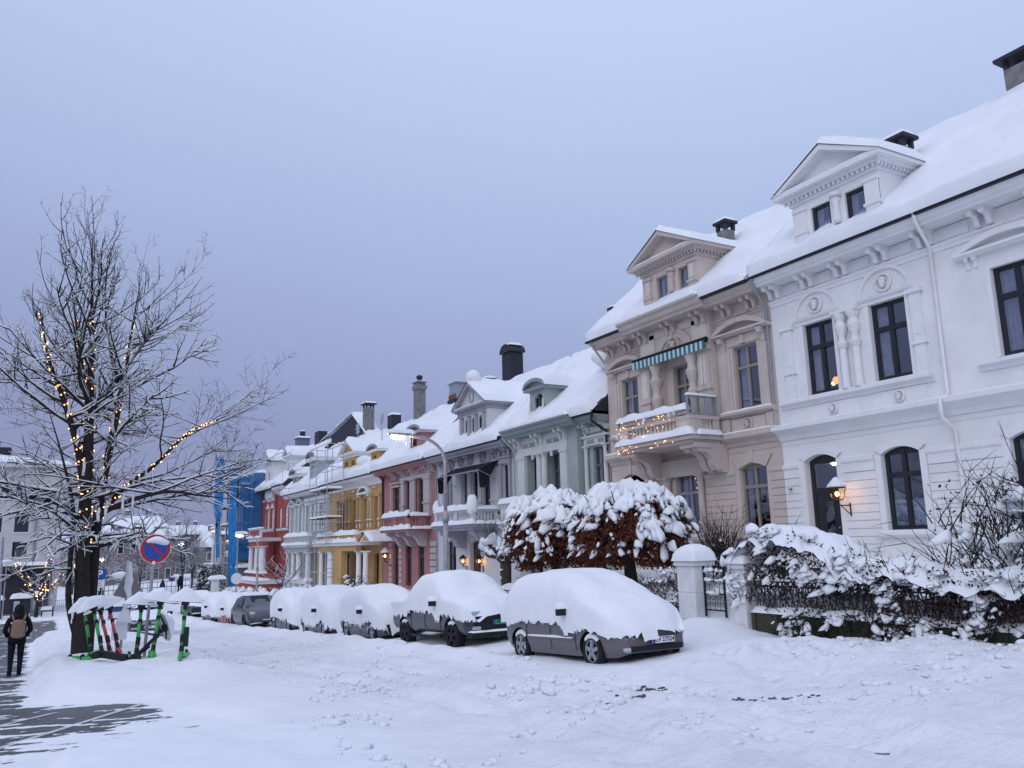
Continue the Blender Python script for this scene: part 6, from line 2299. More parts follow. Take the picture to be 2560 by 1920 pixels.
def hedge(name, label, top, x0, x1, zb, y0, y1, rng, nl=2600, nt=420, nc=150, cr=(0.07, 0.2), blanket=True, leaf='hedge_leaf', cat='hedge', lsize=0.07):
    """shrub mass between y0 and y1; top: height table over y"""
    t = thing(name, label, cat, ((x0 + x1) / 2, (y0 + y1) / 2, zb))
    tw = MB()
    st = []
    for i in range(nt):
        y = rng.uniform(y0, y1)
        h = lerp_tab(top, y)
        st.append((rng.uniform(x0, x1), y, zb + (h - zb) * rng.uniform(0.0, 0.75)))
    twigs(tw, st, rng, 0.55, 0.012, 0.9, 0.55, 4, 0.35)
    tw.build('twigs', 'bark', t)['kind'] = 'stuff'
    lf = MB()
    pts = []
    while len(pts) < nl:
        y = rng.uniform(y0, y1)
        h = lerp_tab(top, y)
        z = zb + (h - zb) * rng.uniform(0.02, 0.97)
        x = x0 + (x1 - x0) * (rng.random() ** 1.8)
        if fbm(y * 1.6, z * 1.6, x, 2) > -0.15:
            pts.append((x, y, z))
    leaf_quads(lf, pts, lsize, rng)
    lf.build('leaves', leaf, t)['kind'] = 'stuff'
    sn = MB()
    if blanket:
        L = y1 - y0
        def fn(u, v):
            y = y0 + L * v
            h = lerp_tab(top, y)
            a = (u - 0.5) * 2
            xc, hw = (x0 + x1) / 2 + 0.02, (x1 - x0) / 2 + 0.10
            d = 0.10 * fbm(y * 2.2, a * 1.6, 31, 3)
            drop = abs(a) ** 2.6 * (0.30 + 0.22 * fbm(y * 2.8, a, 7, 2))
            e = min(1.0, min(v, 1 - v) * L / 0.3)
            return (xc + a * (hw + 0.5 * d), y, h - 0.10 - drop - 0.25 * (1 - e) ** 2 + d + (0.06 if abs(a) < 0.6 else 0))
        sn.grid(fn, 22, max(20, int(L / 0.09)))
    k = 0
    while k < nc * 2:
        y = rng.uniform(y0, y1)
        h = lerp_tab(top, y)
        z = zb + (h - zb) * (rng.uniform(0.05, 0.95) ** 0.75)
        if fbm(y * 1.3, z * 1.7, 51, 2) < -0.05 + 0.25 * (h - z): 
            k += 0.34
            continue
        k += 1
        r = cr[0] * 0.55 + (cr[1] - cr[0]) * 0.62 * rng.random() ** 2.2
        snow_clump(sn, (x0 + rng.uniform(-0.02, 0.22), y, z), r, rng, n=8, lean=(-0.5, 0))
    sn.build('snow', 'snow', t, smooth=True)['kind'] = 'stuff'
    return t


rng = random.Random(11)
hedge('snowy_hedge', 'tall snow-covered shrub spilling over the fence beside the short white gate post', [(11.4, 1.45), (11.9, 1.68), (12.3, 1.86), (13.0, 1.98), (13.7, 2.02), (14.2, 1.72), (14.6, 1.35)], 13.75, 15.1, 0.1, 11.4, 14.55, rng, 2600, 420, 150, (0.08, 0.24))
hedge('snowy_hedge', 'low snow-capped hedge hanging over the iron fence before the white house', [(7.0, 1.05), (8.4, 1.12), (9.2, 1.12), (9.8, 1.22), (10.2, 1.36), (10.7, 1.24), (11.5, 1.36)], 13.72, 14.9, 0.0, 6.6, 11.5, rng, 4200, 620, 150, (0.06, 0.19))
hedge('ground_ivy', 'snowy creeper trailing down over the stone wall under the hedge', [(7.0, 0.05), (8, 0.12), (9.5, 0.2), (10.6, 0.25), (12, 0.2), (13.2, 0.1)], 13.66, 13.95, -0.52, 7.2, 13.2, rng, 1700, 160, 120, (0.06, 0.17), blanket=False, leaf='ever_leaf', cat='creeper')
# tall bare bush at the right-hand end
t = thing('bare_bush', 'tall bare bush with a few withered leaves and lodged snow against the white house', 'bush', (14.8, 8.4, 0.3))
tw = MB()
twigs(tw, [(14.5 + rng.uniform(-0.5, 0.9), rng.uniform(6.4, 9.6), rng.uniform(0.4, 1.9)) for i in range(260)], rng, 1.2, 0.014, 0.8, 0.9, 6, 0.28)
twigs(tw, [(14.5, rng.uniform(6.5, 8.2), rng.uniform(1.5, 2.5)) for i in range(60)], rng, 1.1, 0.012, 1.0, 0.5, 6, 0.3)
tw.build('twigs', 'bark', t)['kind'] = 'stuff'
lf = MB()
leaf_quads(lf, [(14.4 + rng.uniform(-0.5, 0.7), rng.uniform(6.3, 9.7), rng.uniform(0.5, 2.7)) for i in range(520)], 0.075, rng)
lf.build('leaves', 'hedge_leaf', t)['kind'] = 'stuff'
sn = MB()
for i in range(120):
    y = rng.uniform(6.3, 9.5)
    snow_clump(sn, (14.5 + rng.uniform(-0.4, 0.8), y, rng.uniform(0.5, 2.6 - 0.45 * max(0, y - 7.5))), rng.uniform(0.07, 0.24), rng, n=7)
sn.build('snow', 'snow', t, smooth=True)['kind'] = 'stuff'
# twiggy bush by the beige house wall
t = thing('twiggy_bush', 'leafless twiggy bush in front of the beige house ground-floor window', 'bush', (16.6, 17.6, 0.5))
tw = MB()
twigs(tw, [(16.6 + rng.uniform(-0.3, 0.3), 17.7 + rng.uniform(-0.45, 0.45), rng.uniform(0.4, 1.4)) for i in range(170)], rng, 1.3, 0.012, 0.55, 1.0, 6, 0.16)
tw.build('twigs', 'bark', t)['kind'] = 'stuff'
sn = MB()
for i in range(30):
    snow_clump(sn, (16.6 + rng.uniform(-0.3, 0.3), 17.7 + rng.uniform(-0.5, 0.5), rng.uniform(0.5, 1.8)), rng.uniform(0.04, 0.09), rng, n=6)
sn.build('snow', 'snow', t, smooth=True)['kind'] = 'stuff'
# climbers between the fence and the tall post
hedge('rose_bush', 'bare snowy rambler clinging to the tall white gate post', [(16.3, 0.95), (16.9, 1.15), (17.6, 0.8), (18.4, 0.35)], 13.85, 14.5, -0.4, 16.3, 18.4, rng, 420, 190, 42, (0.06, 0.15), blanket=False)
hedge('snowy_shrub', 'low snow-laden shrubs behind the iron fence next to the beech trunks', [(18.4, 0.35), (20, 0.55), (22, 0.45), (24, 0.4), (27, 0.3)], 14.4, 15.6, -0.4, 18.4, 27, rng, 500, 200, 70, (0.12, 0.34), blanket=False)


def beech(label, cx, cy, cz, rx, ry, rz, zg, seed):
    rng = random.Random(seed)
    t = thing('beech_tree', label, 'tree', (cx, cy, zg), 'clipped beech trees before the beige and green houses')
    tr = MB()
    tr.sweep([(cx, cy, zg - 0.2), (cx + 0.03, cy, zg + 0.4), (cx, cy + 0.03, cz - rz * 0.55), (cx, cy, cz)], [0.25, 0.20, 0.17, 0.12], 10)
    for i in range(22):
        a = 2 * PI * i / 22 + rng.uniform(-0.2, 0.2)
        e = rng.uniform(-0.2, 0.9)
        d = Vector((math.cos(a) * rx * 0.85, math.sin(a) * ry * 0.85, rz * e))
        p0 = Vector((cx, cy, cz - rz * 0.5 + rng.uniform(0, 0.5)))
        tr.sweep([p0, p0 + d * 0.5 + Vector((0, 0, 0.1)), Vector((cx, cy, cz)) + d], [0.06, 0.04, 0.012], 5)
    tr.build('trunk', 'bark', t, smooth=True)
    lf = MB()
    pts = []

    def rad(d):
        return 1.0 + 0.16 * fbm(d.x * 2.2 + seed, d.y * 2.2, d.z * 2.2, 3)
    while len(pts) < 12500:
        d = Vector((rng.gauss(0, 1), rng.gauss(0, 1), rng.gauss(0, 1))).normalized()
        if d.z < -0.75: continue
        k = rng.uniform(0.62, 1.0) ** 0.6 * rad(d)
        q = (cx + d.x * rx * k, cy + d.y * ry * k, max(cz - rz * 0.75 + 0.12 * nz3(d.x * 5, d.y * 5), cz + d.z * rz * k))
        if fbm(q[0] * 2.4, q[1] * 2.4, q[2] * 2.4 + seed, 2) > -0.30:
            pts.append(q)
    leaf_quads(lf, pts, 0.115, rng, 0.6)
    lf.build('crown', 'beech_leaf', t)['kind'] = 'stuff'
    sn = MB()
    n = 0
    while n < 440:
        d = Vector((rng.gauss(0, 1), rng.gauss(0, 1), rng.gauss(0, 1))).normalized()
        if d.z < -0.45: continue
        if d.z < 0.35 and rng.random() < 0.55 - 0.3 * d.z: continue
        if fbm(d.x * 3 + seed, d.y * 3, d.z * 3, 2) < -0.28: continue
        k = rad(d) * rng.uniform(0.93, 1.03)
        r = (0.045 + 0.15 * rng.random() ** 1.8) * (0.85 + 0.55 * max(0, d.z))
        snow_clump(sn, (cx + d.x * rx * k, cy + d.y * ry * k, max(cz - rz * 0.68, cz + d.z * rz * k) + 0.01), r, rng, r * rng.uniform(0.7, 1.5), 8, lean=(d.x * 0.9, d.y * 0.9))
        n += 1
    sn.build('snow', 'snow', t, smooth=True)['kind'] = 'stuff'
    tw = MB()
    st = []
    for i in range(150):
        d = Vector((rng.gauss(0, 1), rng.gauss(0, 1), abs(rng.gauss(0, 1)))).normalized()
        st.append((cx + d.x * rx * 0.93, cy + d.y * ry * 0.93, cz + d.z * rz * 0.93))
    twigs(tw, st, rng, 0.28, 0.008, 0.8, 0.7, 3, 0.2)
    tw.build('twigs', 'bark', t)['kind'] = 'stuff'
    return t


beech('round clipped beech with rust-brown leaves and snow, nearer the white gate post', 15.0, 19.85, 1.93, 1.5, 2.2, 1.36, 0.2, 3)
beech('round clipped beech with rust-brown leaves and snow, nearer the pale green house', 15.0, 23.9, 1.90, 1.5, 2.2, 1.40, 0.1, 8)

# pollarded tree in front of the grey house
t = thing('pollard_tree', 'knobbly pollarded tree with snow on its stumps before the grey house', 'tree', (15, 27.45, -0.6))
tr = MB()
tr.sweep([(15, 27.45, -0.9), (15.02, 27.42, -0.1), (14.98, 27.46, 0.7), (15, 27.43, 1.15)], [0.21, 0.17, 0.19, 0.20], 10)
arms = [((15, 27.43, 1.0), (14.9, 27.9, 1.25), (14.8, 28.4, 1.3), (14.8, 28.75, 1.55)), ((15, 27.43, 1.1), (15, 27.9, 1.5), (15.1, 28.15, 1.6)), ((15, 27.43, 1.1), (15, 27.35, 1.6), (15, 27.3, 1.9)), ((15, 27.43, 1.1), (15, 27.0, 1.35), (14.9, 26.55, 1.45)), ((15, 27.43, 1.0), (14.6, 27.3, 1.4), (14.4, 27.4, 1.7))]
knobs = []
for a in arms:
    tr.sweep(a, [0.13, 0.10, 0.08, 0.09][:len(a)], 8)
    knobs.append(a[-1])
    tr.blob(a[-1], (0.13, 0.14, 0.13), 9, 7, a[-1][1], 0.5)
tr.build('trunk', 'bark_pollard', t, smooth=True)
tw = MB()
rng = random.Random(6)
for k in knobs:
    twigs(tw, [k] * 13, rng, 1.0, 0.010, 0.7, 0.9, 5, 0.10)
tw.build('twigs', 'bark', t)['kind'] = 'stuff'
sn = MB()
for a in arms:
    for k in range(len(a) - 1):
        p, q = Vector(a[k]), Vector(a[k + 1])
        for s in (0.2, 0.5, 0.8):
            snow_clump(sn, p.lerp(q, s) + Vector((0, 0, 0.12)), 0.13, rng)
    snow_clump(sn, Vector(a[-1]) + Vector((0, 0, 0.16)), 0.22, rng, 0.30)
for z in (-0.3, 0.1, 0.5, 0.8):
    snow_clump(sn, (14.86, 27.5 + rng.uniform(-0.1, 0.1), z), 0.10, rng)
sn.build('snow', 'snow', t, smooth=True)['kind'] = 'stuff'

# shrubs and low plants in the farther gardens
rng = random.Random(17)
hedge('evergreen_hedge', 'dark evergreen hedge flecked with snow before the pink house', [(36, -0.3), (38, -0.35), (40, -0.2), (41.5, -0.1), (43, 0.25), (45, 0.4), (46, 0.1)], 14.4, 15.8, -1.6, 36, 46, rng, 3600, 240, 150, (0.08, 0.22), blanket=False, leaf='ever_leaf')
hedge('snowy_shrub', 'snow-covered shrubs in the garden of the ochre yellow house', [(47, -0.5), (52, -0.6), (60, -1.0)], 14.5, 16.0, -2.2, 46.5, 60, rng, 1600, 160, 130, (0.15, 0.42), blanket=False, leaf='ever_leaf')
hedge('snowy_shrub', 'snow-covered shrubs beside the red terrace', [(62, -1.2), (70, -1.3), (78, -1.5)], 14.8, 16.4, -2.6, 62, 80, rng, 900, 160, 120, (0.2, 0.5), blanket=False, leaf='ever_leaf')
hedge('evergreen_bush', 'dark round evergreen bush flecked with snow before the white corner house', [(88, -1.4), (90, 0.3), (92, 0.6), (94, 0.2), (96, -1.6)], 14.2, 16.6, -3.0, 88, 96, rng, 2600, 100, 110, (0.1, 0.26), blanket=False, leaf='ever_leaf', cat='bush', lsize=0.2)

# ------------------------------------------------------------------ parked cars
def local_thing(name, label, cat, loc, rot=(0, 0, 0), group=None):
    o = thing(name, label, cat, loc, group)
    o.rotation_euler = rot
    OFF[o] = Vector((0, 0, 0))
    return o


def catmull(pts, n):
    out = []
    P = [pts[0]] + list(pts) + [pts[-1]]
    for i in range(1, len(P) - 2):
        p0, p1, p2, p3 = P[i - 1], P[i], P[i + 1], P[i + 2]
        for k in range(n):
            t = k / n
            t2, t3 = t * t, t * t * t
            out.append(tuple(0.5 * (2 * b + (c - a) * t + (2 * a - 5 * b + 4 * c - d) * t2 + (3 * b - a - 3 * c + d) * t3) for a, b, c, d in zip(p0, p1, p2, p3)))
    out.append(tuple(pts[-1]))
    return out


def stations(tab, ys, blur):
    """tab rows: y, zl, zb, zt, wl, wb, wt -> smoothed arrays at ys"""
    a = np.array(tab)
    fine = np.linspace(a[0, 0], a[-1, 0], 500)
    k = max(1, int(blur / (fine[1] - fine[0])))
    ker = np.hanning(k + 2)[1:-1]
    ker = ker / ker.sum()
    cols = []
    for c in range(1, a.shape[1]):
        v = np.interp(fine, a[:, 0], a[:, c])
        pad = np.concatenate([np.full(k, v[0]), v, np.full(k, v[-1])])
        v2 = np.convolve(pad, ker, 'same')[k:-k]
        cols.append(np.interp(ys, fine, v2))
    return np.array(cols).T


def car_body(mb, tab, wheels, R, zw, ny=96, mi=0):
    ys_ = np.linspace(tab[0][0], tab[-1][0], ny)
    S = stations(tab, ys_, 0.16)
    K = 6
    rows = []
    for y, (zl, zb, zt, wl, wb, wt) in zip(ys_, S):
        half = catmull([(wl * 0.95, zl), (wb * 0.995, zl + (zb - zl) * 0.30), (wb, zl + (zb - zl) * 0.62), (wb * 0.985, zb), ((wb + wt) / 2 * 1.0, (zb + zt) / 2), (wt, zt - 0.07), (wt * 0.72, zt - 0.005), (0.0, zt + 0.02)], K)
        rows.append([(x, y, z) for x, z in half] + [(-x, y, z) for x, z in half[-2::-1]])
    base = len(mb.v)
    n = len(rows[0])
    for r in rows:
        for p in r:
            x, y, z = p
            if abs(x) > 0.45:
                for yw in wheels:
                    d = math.hypot(y - yw, z - zw)
                    if R * 0.86 < d < R * 1.14 and z < zw + R * 1.1:
                        s = R / d
                        y, z = yw + (y - yw) * s, zw + (z - zw) * s
            mb.v.append((x, y, z))
    for i in range(len(rows) - 1):
        for j in range(n - 1):
            k = base + i * n + j
            q = (k, k + 1, k + n + 1, k + n)
            cx = sum(mb.v[t][0] for t in q) / 4
            cy = sum(mb.v[t][1] for t in q) / 4
            cz = sum(mb.v[t][2] for t in q) / 4
            if abs(cx) > 0.45 and any(math.hypot(cy - yw, cz - zw) < R * 0.985 for yw in wheels):
                continue
            mb.f.append(q); mb.m.append(mi)
    for i in (0, len(rows) - 1):
        k = base + i * n
        f = tuple(range(k, k + n))
        mb.f.append(f if i else f[::-1]); mb.m.append(mi)
    return ys_, S


def car_snow(mb, tab, edge, t=0.26, side=0.045, ny=170, blur=0.7, seed=0.0, jag=0.07, front=0.10, top_bias=None, nose=0.5):
    y0, y1 = tab[0][0] - 0.06, tab[-1][0] + front
    ys_ = np.linspace(y0, y1, ny)
    S = stations(tab, np.clip(ys_, tab[0][0], tab[-1][0]), blur)
    K = 7
    base = len(mb.v)
    n = None
    for i, (y, (zl, zb, zt, wl, wb, wt)) in enumerate(zip(ys_, S)):
        dd = min((y - y0) / 0.34, (y1 - y) / nose)
        e = math.sqrt(max(0.0, 1 - (1 - min(1.0, dd)) ** 2))
        tb = lerp_tab(top_bias, y) if top_bias else 0.0
        ze0 = lerp_tab(edge, y) - 0.10
        zt2 = ze0 + max(0.02, (zt + t + tb - ze0)) * (0.04 + 0.96 * e)
        zb = min(zb, ze0 + (zt2 - ze0) * 0.45)
        w2 = (wb + side) * (0.72 + 0.28 * e)
        wt2 = (wt + 0.13) * (0.72 + 0.28 * e)
        half = catmull([(w2, zl), (w2, zl + (zb - zl) * 0.62), (w2 + 0.02, zb), ((w2 + wt2) / 2 + 0.07, (zb + zt2) / 2 + 0.02), (wt2, zt2 - 0.14), (wt2 * 0.62, zt2 - 0.02), (0, zt2)], K)
        row = [(x, z) for x, z in half] + [(-x, z) for x, z in half[-2::-1]]
        n = len(row)
        for x, z in row:
            d = 0.028 * fbm(x * 1.6 + seed, y * 1.6, z * 1.6, 3)
            up_k = max(0.0, (z - zb) / (zt2 - zb + 1e-6))
            mb.v.append((x * (1 + d * 0.6), y, z + d * up_k * 1.6))
    for i in range(ny - 1):
        for j in range(n - 1):
            k = base + i * n + j
            q = (k, k + 1, k + n + 1, k + n)
            cx = sum(mb.v[a][0] for a in q) / 4
            cy = sum(mb.v[a][1] for a in q) / 4
            cz = sum(mb.v[a][2] for a in q) / 4
            ze = lerp_tab(edge, cy) + jag * fbm(cy * 6 + seed, (3 if cx > 0 else 9), seed, 3) + jag * 0.5 * nz3(cy * 19 + seed, cx, 0)
            if cz < ze: continue
            mb.f.append(q); mb.m.append(0)
    return mb


def wheel(root, x, y, z, r, w_, side, snow=True, spokes=5, dark=False):
    """side: +1 when the outer face looks to +x"""
    me = SHARED.get(('tyre', r, w_))
    if me is None:
        mb = MB()
        prof = [(r * 0.66, -w_ / 2), (r * 0.93, -w_ / 2), (r, -w_ * 0.32), (r, w_ * 0.32), (r * 0.93, w_ / 2), (r * 0.66, w_ / 2), (r * 0.62, w_ * 0.2), (r * 0.62, -w_ * 0.2)]
        n = 26
        for q, xx in prof:
            for j in range(n):
                a = 2 * PI * j / n
                mb.v.append((xx, q * math.cos(a), q * math.sin(a)))
        m = len(prof)
        for k in range(m):
            for j in range(n):
                l = (j + 1) % n
                k2 = (k + 1) % m
                mb.f.append((k * n + j, k * n + l, k2 * n + l, k2 * n + j)); mb.m.append(0)
        me = mb.mesh('tyre', 'rubber', smooth=True, sharp=40)
        SHARED[('tyre', r, w_)] = me
    key = ('rim', r, w_, side, dark)
    rm = SHARED.get(key)
    if rm is None:
        mb = MB()
        xo = side * w_ * 0.42
        ring = [(xo, r * 0.63 * math.cos(2 * PI * k / 24), r * 0.63 * math.sin(2 * PI * k / 24)) for k in range(25)]
        mb.sweep(ring, r * 0.045, 5)
        for k in range(spokes):
            a = 2 * PI * k / spokes + 0.3
            d = Vector((0, math.cos(a), math.sin(a)))
            s = Vector((0, -math.sin(a), math.cos(a)))
            p0, p1 = Vector((xo, 0, 0)) + d * r * 0.1, Vector((xo * 0.9, 0, 0)) + d * r * 0.62
            tdir = Vector((side * 0.02, 0, 0))
            mb.poly([p0 - s * r * 0.13 + tdir, p0 + s * r * 0.13 + tdir, p1 + s * r * 0.10 + tdir, p1 - s * r * 0.10 + tdir])
            mb.poly([p0 + s * r * 0.13 - tdir, p0 - s * r * 0.13 - tdir, p1 - s * r * 0.10 - tdir, p1 + s * r * 0.10 - tdir])
        mb.blob((xo, 0, 0), (0.02, r * 0.16, r * 0.16), 10, 6)
        rm = mb.mesh('rim', 'plastic_dark' if dark else 'rim')
        SHARED[key] = rm
    w = inst(me, 'wheel', (x, y, z), root)
    OFF[w] = Vector((0, 0, 0))
    ob = bpy.data.objects.new('rim', rm); C.objects.link(ob); ob.parent = w
    if snow:
        sn = MB()
        for k in range(13):
            pass
        a0, a1 = math.radians(12), math.radians(168)
        pts = [(side * w_ * 0.30, r * 0.86 * math.cos(a0 + (a1 - a0) * k / 16), r * 0.86 * math.sin(a0 + (a1 - a0) * k / 16)) for k in range(17)]
        sn.sweep(pts, [0.02 + 0.045 * math.sin(PI * k / 16) for k in range(17)], 6)
        so = bpy.data.objects.new('snow', sn.mesh('snow', 'snow', smooth=True)); C.objects.link(so); so.parent = w
    MB().sweep([(x - side * 0.06, y, z - r * 1.0), (x - side * 0.06, y, z + r * 1.05)], [0.01, 0.01], 4).build('wheel_well', 'plastic_dark', root)
    wl = MB()
    n = 14
    R2 = r * 1.17
    pts = [(y + R2 * math.cos(PI * k / n), z + R2 * math.sin(PI * k / n)) for k in range(n + 1)]
    for (ya, za), (yb, zb) in zip(pts, pts[1:]):
        wl.poly([(x + side * 0.10, ya, za), (x - side * 0.35, ya, za), (x - side * 0.35, yb, zb), (x + side * 0.10, yb, zb)])
    wl.poly([(x - side * 0.30, a, b) for a, b in pts])
    wl.build('wheel_arch', 'plastic_dark', root)
    return w


def mirror(root, x, y, z, side, m_='plastic_dark', snow=True):
    mb = MB()
    mb.box(x, x + side * 0.22, y - 0.06, y + 0.06, z - 0.05, z + 0.09)
    mb.box(x - side * 0.06, x + side * 0.04, y - 0.03, y + 0.03, z - 0.09, z - 0.02)
    o = mb.build('door_mirror', m_, root)
    if snow:
        s = MB()
        snow_slab(s, min(x, x + side * 0.24) - 0.02, max(x, x + side * 0.24) + 0.02, y - 0.09, y + 0.09, z + 0.085, 0.13, 0.2, 0.05, z)
        s.build('snow', 'snow', o, smooth=True)


def plate(root, x, y, z, tilt, txt, color='sign_white', w_=0.52, h=0.115, eu=True, yaw_=0.0):
    t = bpy.data.objects.new('number_plate', MB().box(-w_ / 2, w_ / 2, -0.008, 0.008, -h / 2, h / 2).mesh('number_plate', color))
    C.objects.link(t)
    t.parent = root
    t.location = (x, y, z)
    t.rotation_euler = (tilt, 0, yaw_)
    fr = MB()
    for (a, b, c_, d_) in ((-w_ / 2 - 0.012, w_ / 2 + 0.012, h / 2, h / 2 + 0.012), (-w_ / 2 - 0.012, w_ / 2 + 0.012, -h / 2 - 0.012, -h / 2)):
        fr.box(a, b, -0.009, 0.010, c_, d_)
    f = bpy.data.objects.new('plate_frame', fr.mesh('plate_frame', 'ink')); C.objects.link(f); f.parent = t
    if eu:
        b = bpy.data.objects.new('blue_band', MB().box(w_ / 2 - 0.055, w_ / 2, 0.0081, 0.010, -h / 2, h / 2).mesh('blue_band', 'sign_blue')); C.objects.link(b); b.parent = t
    if txt:
        tm = bpy.data.objects.new('lettering', text_mesh(txt, h * 0.98, 'ink', bold=0.002)); C.objects.link(tm)
        tm.parent = t
        tm.location = (-0.02, 0.0105, 0)
        tm.rotation_euler = (PI / 2, 0, PI)
    return t


def seam(root, pts, name='door_seam'):
    MB().sweep(pts, 0.007, 4).build(name, 'plastic_dark', root)


SLOPE = math.atan(0.049)
GRP = 'cars parked along the row of houses'


def place_car(name, label, x, y, lift=0.0, yaw_=PI, cat='car'):
    return local_thing(name, label, cat, (x, y, G(x, y) + lift), (SLOPE if abs(yaw_ - PI) < 0.6 else 0, 0, yaw_), GRP)


# --- taupe people carrier at the head of the row
T = [(-2.12, 0.42, 0.78, 0.95, 0.62, 0.72, 0.62), (-2.0, 0.30, 0.90, 1.34, 0.80, 0.84, 0.62), (-1.7, 0.22, 0.95, 1.55, 0.84, 0.88, 0.62), (-0.8, 0.20, 0.95, 1.62, 0.85, 0.88, 0.64), (0.15, 0.20, 0.93, 1.60, 0.85, 0.88, 0.63), (0.6, 0.20, 0.92, 1.42, 0.85, 0.88, 0.64), (1.2, 0.20, 0.88, 1.08, 0.85, 0.88, 0.70), (1.55, 0.20, 0.82, 0.97, 0.84, 0.87, 0.72), (2.0, 0.22, 0.66, 0.80, 0.76, 0.80, 0.64), (2.22, 0.30, 0.54, 0.62, 0.58, 0.64, 0.48)]
t = place_car('people_carrier', 'taupe people carrier buried in snow at the head of the parked row', 10.02, 14.78, 0.02)
mb = MB()
car_body(mb, T, (1.35, -1.35), 0.375, 0.32)
mb.build('body', 'paint_taupe', t, smooth=True, sharp=50)
sn = MB()
car_snow(sn, T, [(-2.2, 0.62), (-1.75, 0.72), (-1.3, 0.80), (-1.15, 0.82), (0.35, 0.80), (0.55, 0.60), (0.9, 0.66), (1.35, 0.72), (1.75, 0.60), (2.0, 0.57), (2.2, 0.58), (2.4, 0.60)], 0.24, 0.05, seed=1.0, blur=0.9, top_bias=[(-2.2, 0), (-0.5, 0.02), (0.3, 0.02), (1.0, 0.10), (1.6, 0.12), (2.2, 0.10)])
sn.build('snow_cover', 'snow', t, smooth=True)
for s in (1, -1):
    for yw in (1.35, -1.35):
        wheel(t, s * 0.76, yw, 0.32, 0.32, 0.2, s)
    mirror(t, s * 0.90, 0.62, 1.02, s)
for yv in (-1.02, -0.06, 0.86):
    seam(t, [(0.875, yv, 0.30), (0.893, yv, 0.6), (0.892, yv, 0.84)])
MB().box(0.875, 0.905, -0.95, 0.80, 0.50, 0.54).build('side_moulding', 'paint_taupe', t)
s_ = MB(); snow_slab(s_, 0.86, 0.93, -0.95, 0.80, 0.54, 0.035, 0.6, 0.05, 2); s_.build('moulding_snow', 'snow', t, smooth=True)
MB().box(0.86, 0.915, -1.25, -1.10, 0.84, 0.90).build('fuel_cap', 'plastic_dark', t)
plate(t, -0.12, 2.30, 0.50, 0.08, 'CV 27524')
MB().box(-0.60, 0.60, 2.14, 2.27, 0.32, 0.41).build('grille', 'plastic_dark', t)
for s in (1, -1):
    MB().blob((s * 0.58, 2.16, 0.36), (0.13, 0.10, 0.06), 10, 7, s, 0.1).build('fog_lamp', 'lens', t, smooth=True)

# --- dark pickup truck
P_ = [(-2.60, 0.62, 0.95, 1.02, 0.80, 0.86, 0.80), (-2.5, 0.50, 1.02, 1.14, 0.88, 0.92, 0.84), (-1.15, 0.46, 1.05, 1.16, 0.90, 0.93, 0.84), (-1.0, 0.44, 1.05, 1.55, 0.90, 0.93, 0.70), (-0.7, 0.44, 1.05, 1.78, 0.90, 0.93, 0.68), (0.3, 0.44, 1.05, 1.80, 0.90, 0.93, 0.68), (0.75, 0.44, 1.05, 1.62, 0.90, 0.93, 0.70), (1.2, 0.44, 1.05, 1.25, 0.90, 0.93, 0.78), (1.6, 0.44, 1.03, 1.15, 0.90, 0.93, 0.78), (2.4, 0.42, 0.95, 1.05, 0.88, 0.92, 0.74), (2.62, 0.45, 0.80, 0.88, 0.74, 0.80, 0.64)]
t = place_car('pickup_truck', 'dark blue-black pickup truck with green number plate under a thick snow hood', 10.22, 21.6, 0.02, cat='pickup')
mb = MB()
car_body(mb, P_, (1.61, -1.61), 0.46, 0.38)
mb.build('body', 'paint_slate', t, smooth=True, sharp=50)
sn = MB()
car_snow(sn, P_, [(-2.7, 0.92), (-2.3, 0.86), (-1.3, 0.84), (-1.1, 0.98), (0.5, 0.96), (0.75, 0.70), (1.2, 0.90), (1.6, 0.88), (2.0, 0.78), (2.35, 0.74), (2.75, 0.76)], 0.27, 0.05, seed=4.0, blur=0.9, jag=0.10)
sn.build('snow_cover', 'snow', t, smooth=True)
for s in (1, -1):
    for yw in (1.61, -1.61):
        wheel(t, s * 0.80, yw, 0.38, 0.38, 0.25, s, dark=True)
    mirror(t, s * 0.95, 0.80, 1.18, s)
    MB().sweep([(s * 0.93, -1.0, 0.36), (s * 0.96, -0.9, 0.34), (s * 0.96, 0.9, 0.34), (s * 0.93, 1.0, 0.36)], 0.04, 8).build('side_step', 'plastic_dark', t, smooth=True)
for yv in (-1.05, -0.05, 0.95):
    seam(t, [(0.925, yv, 0.50), (0.943, yv, 0.8), (0.940, yv, 1.0)])
for yv in (-0.9, 0.12):
    MB().box(0.925, 0.965, yv, yv + 0.18, 0.98, 1.04).build('door_handle', 'plastic_dark', t)
m_ = MB()
m_.box(-0.72, 0.72, 2.42, 2.66, 0.46, 0.86)
m_.box(-0.85, 0.85, 2.40, 2.68, 0.34, 0.48)
m_.build('bumper', 'plastic_dark', t)
s_ = MB(); snow_slab(s_, -0.85, 0.85, 2.40, 2.74, 0.48, 0.07, 0.5, 0.08, 2); s_.build('bumper_snow', 'snow', t, smooth=True)
plate(t, -0.02, 2.685, 0.70, 0.05, 'RL 3888', 'plate_green')
for s in (1, -1):
    MB().box(s * 0.52, s * 0.78, 2.50, 2.60, 0.88, 0.98).build('headlight', 'lens', t)
    MB().box(s * 0.60, s * 0.80, 2.60, 2.685, 0.54, 0.62).build('fog_lamp', 'lens', t)

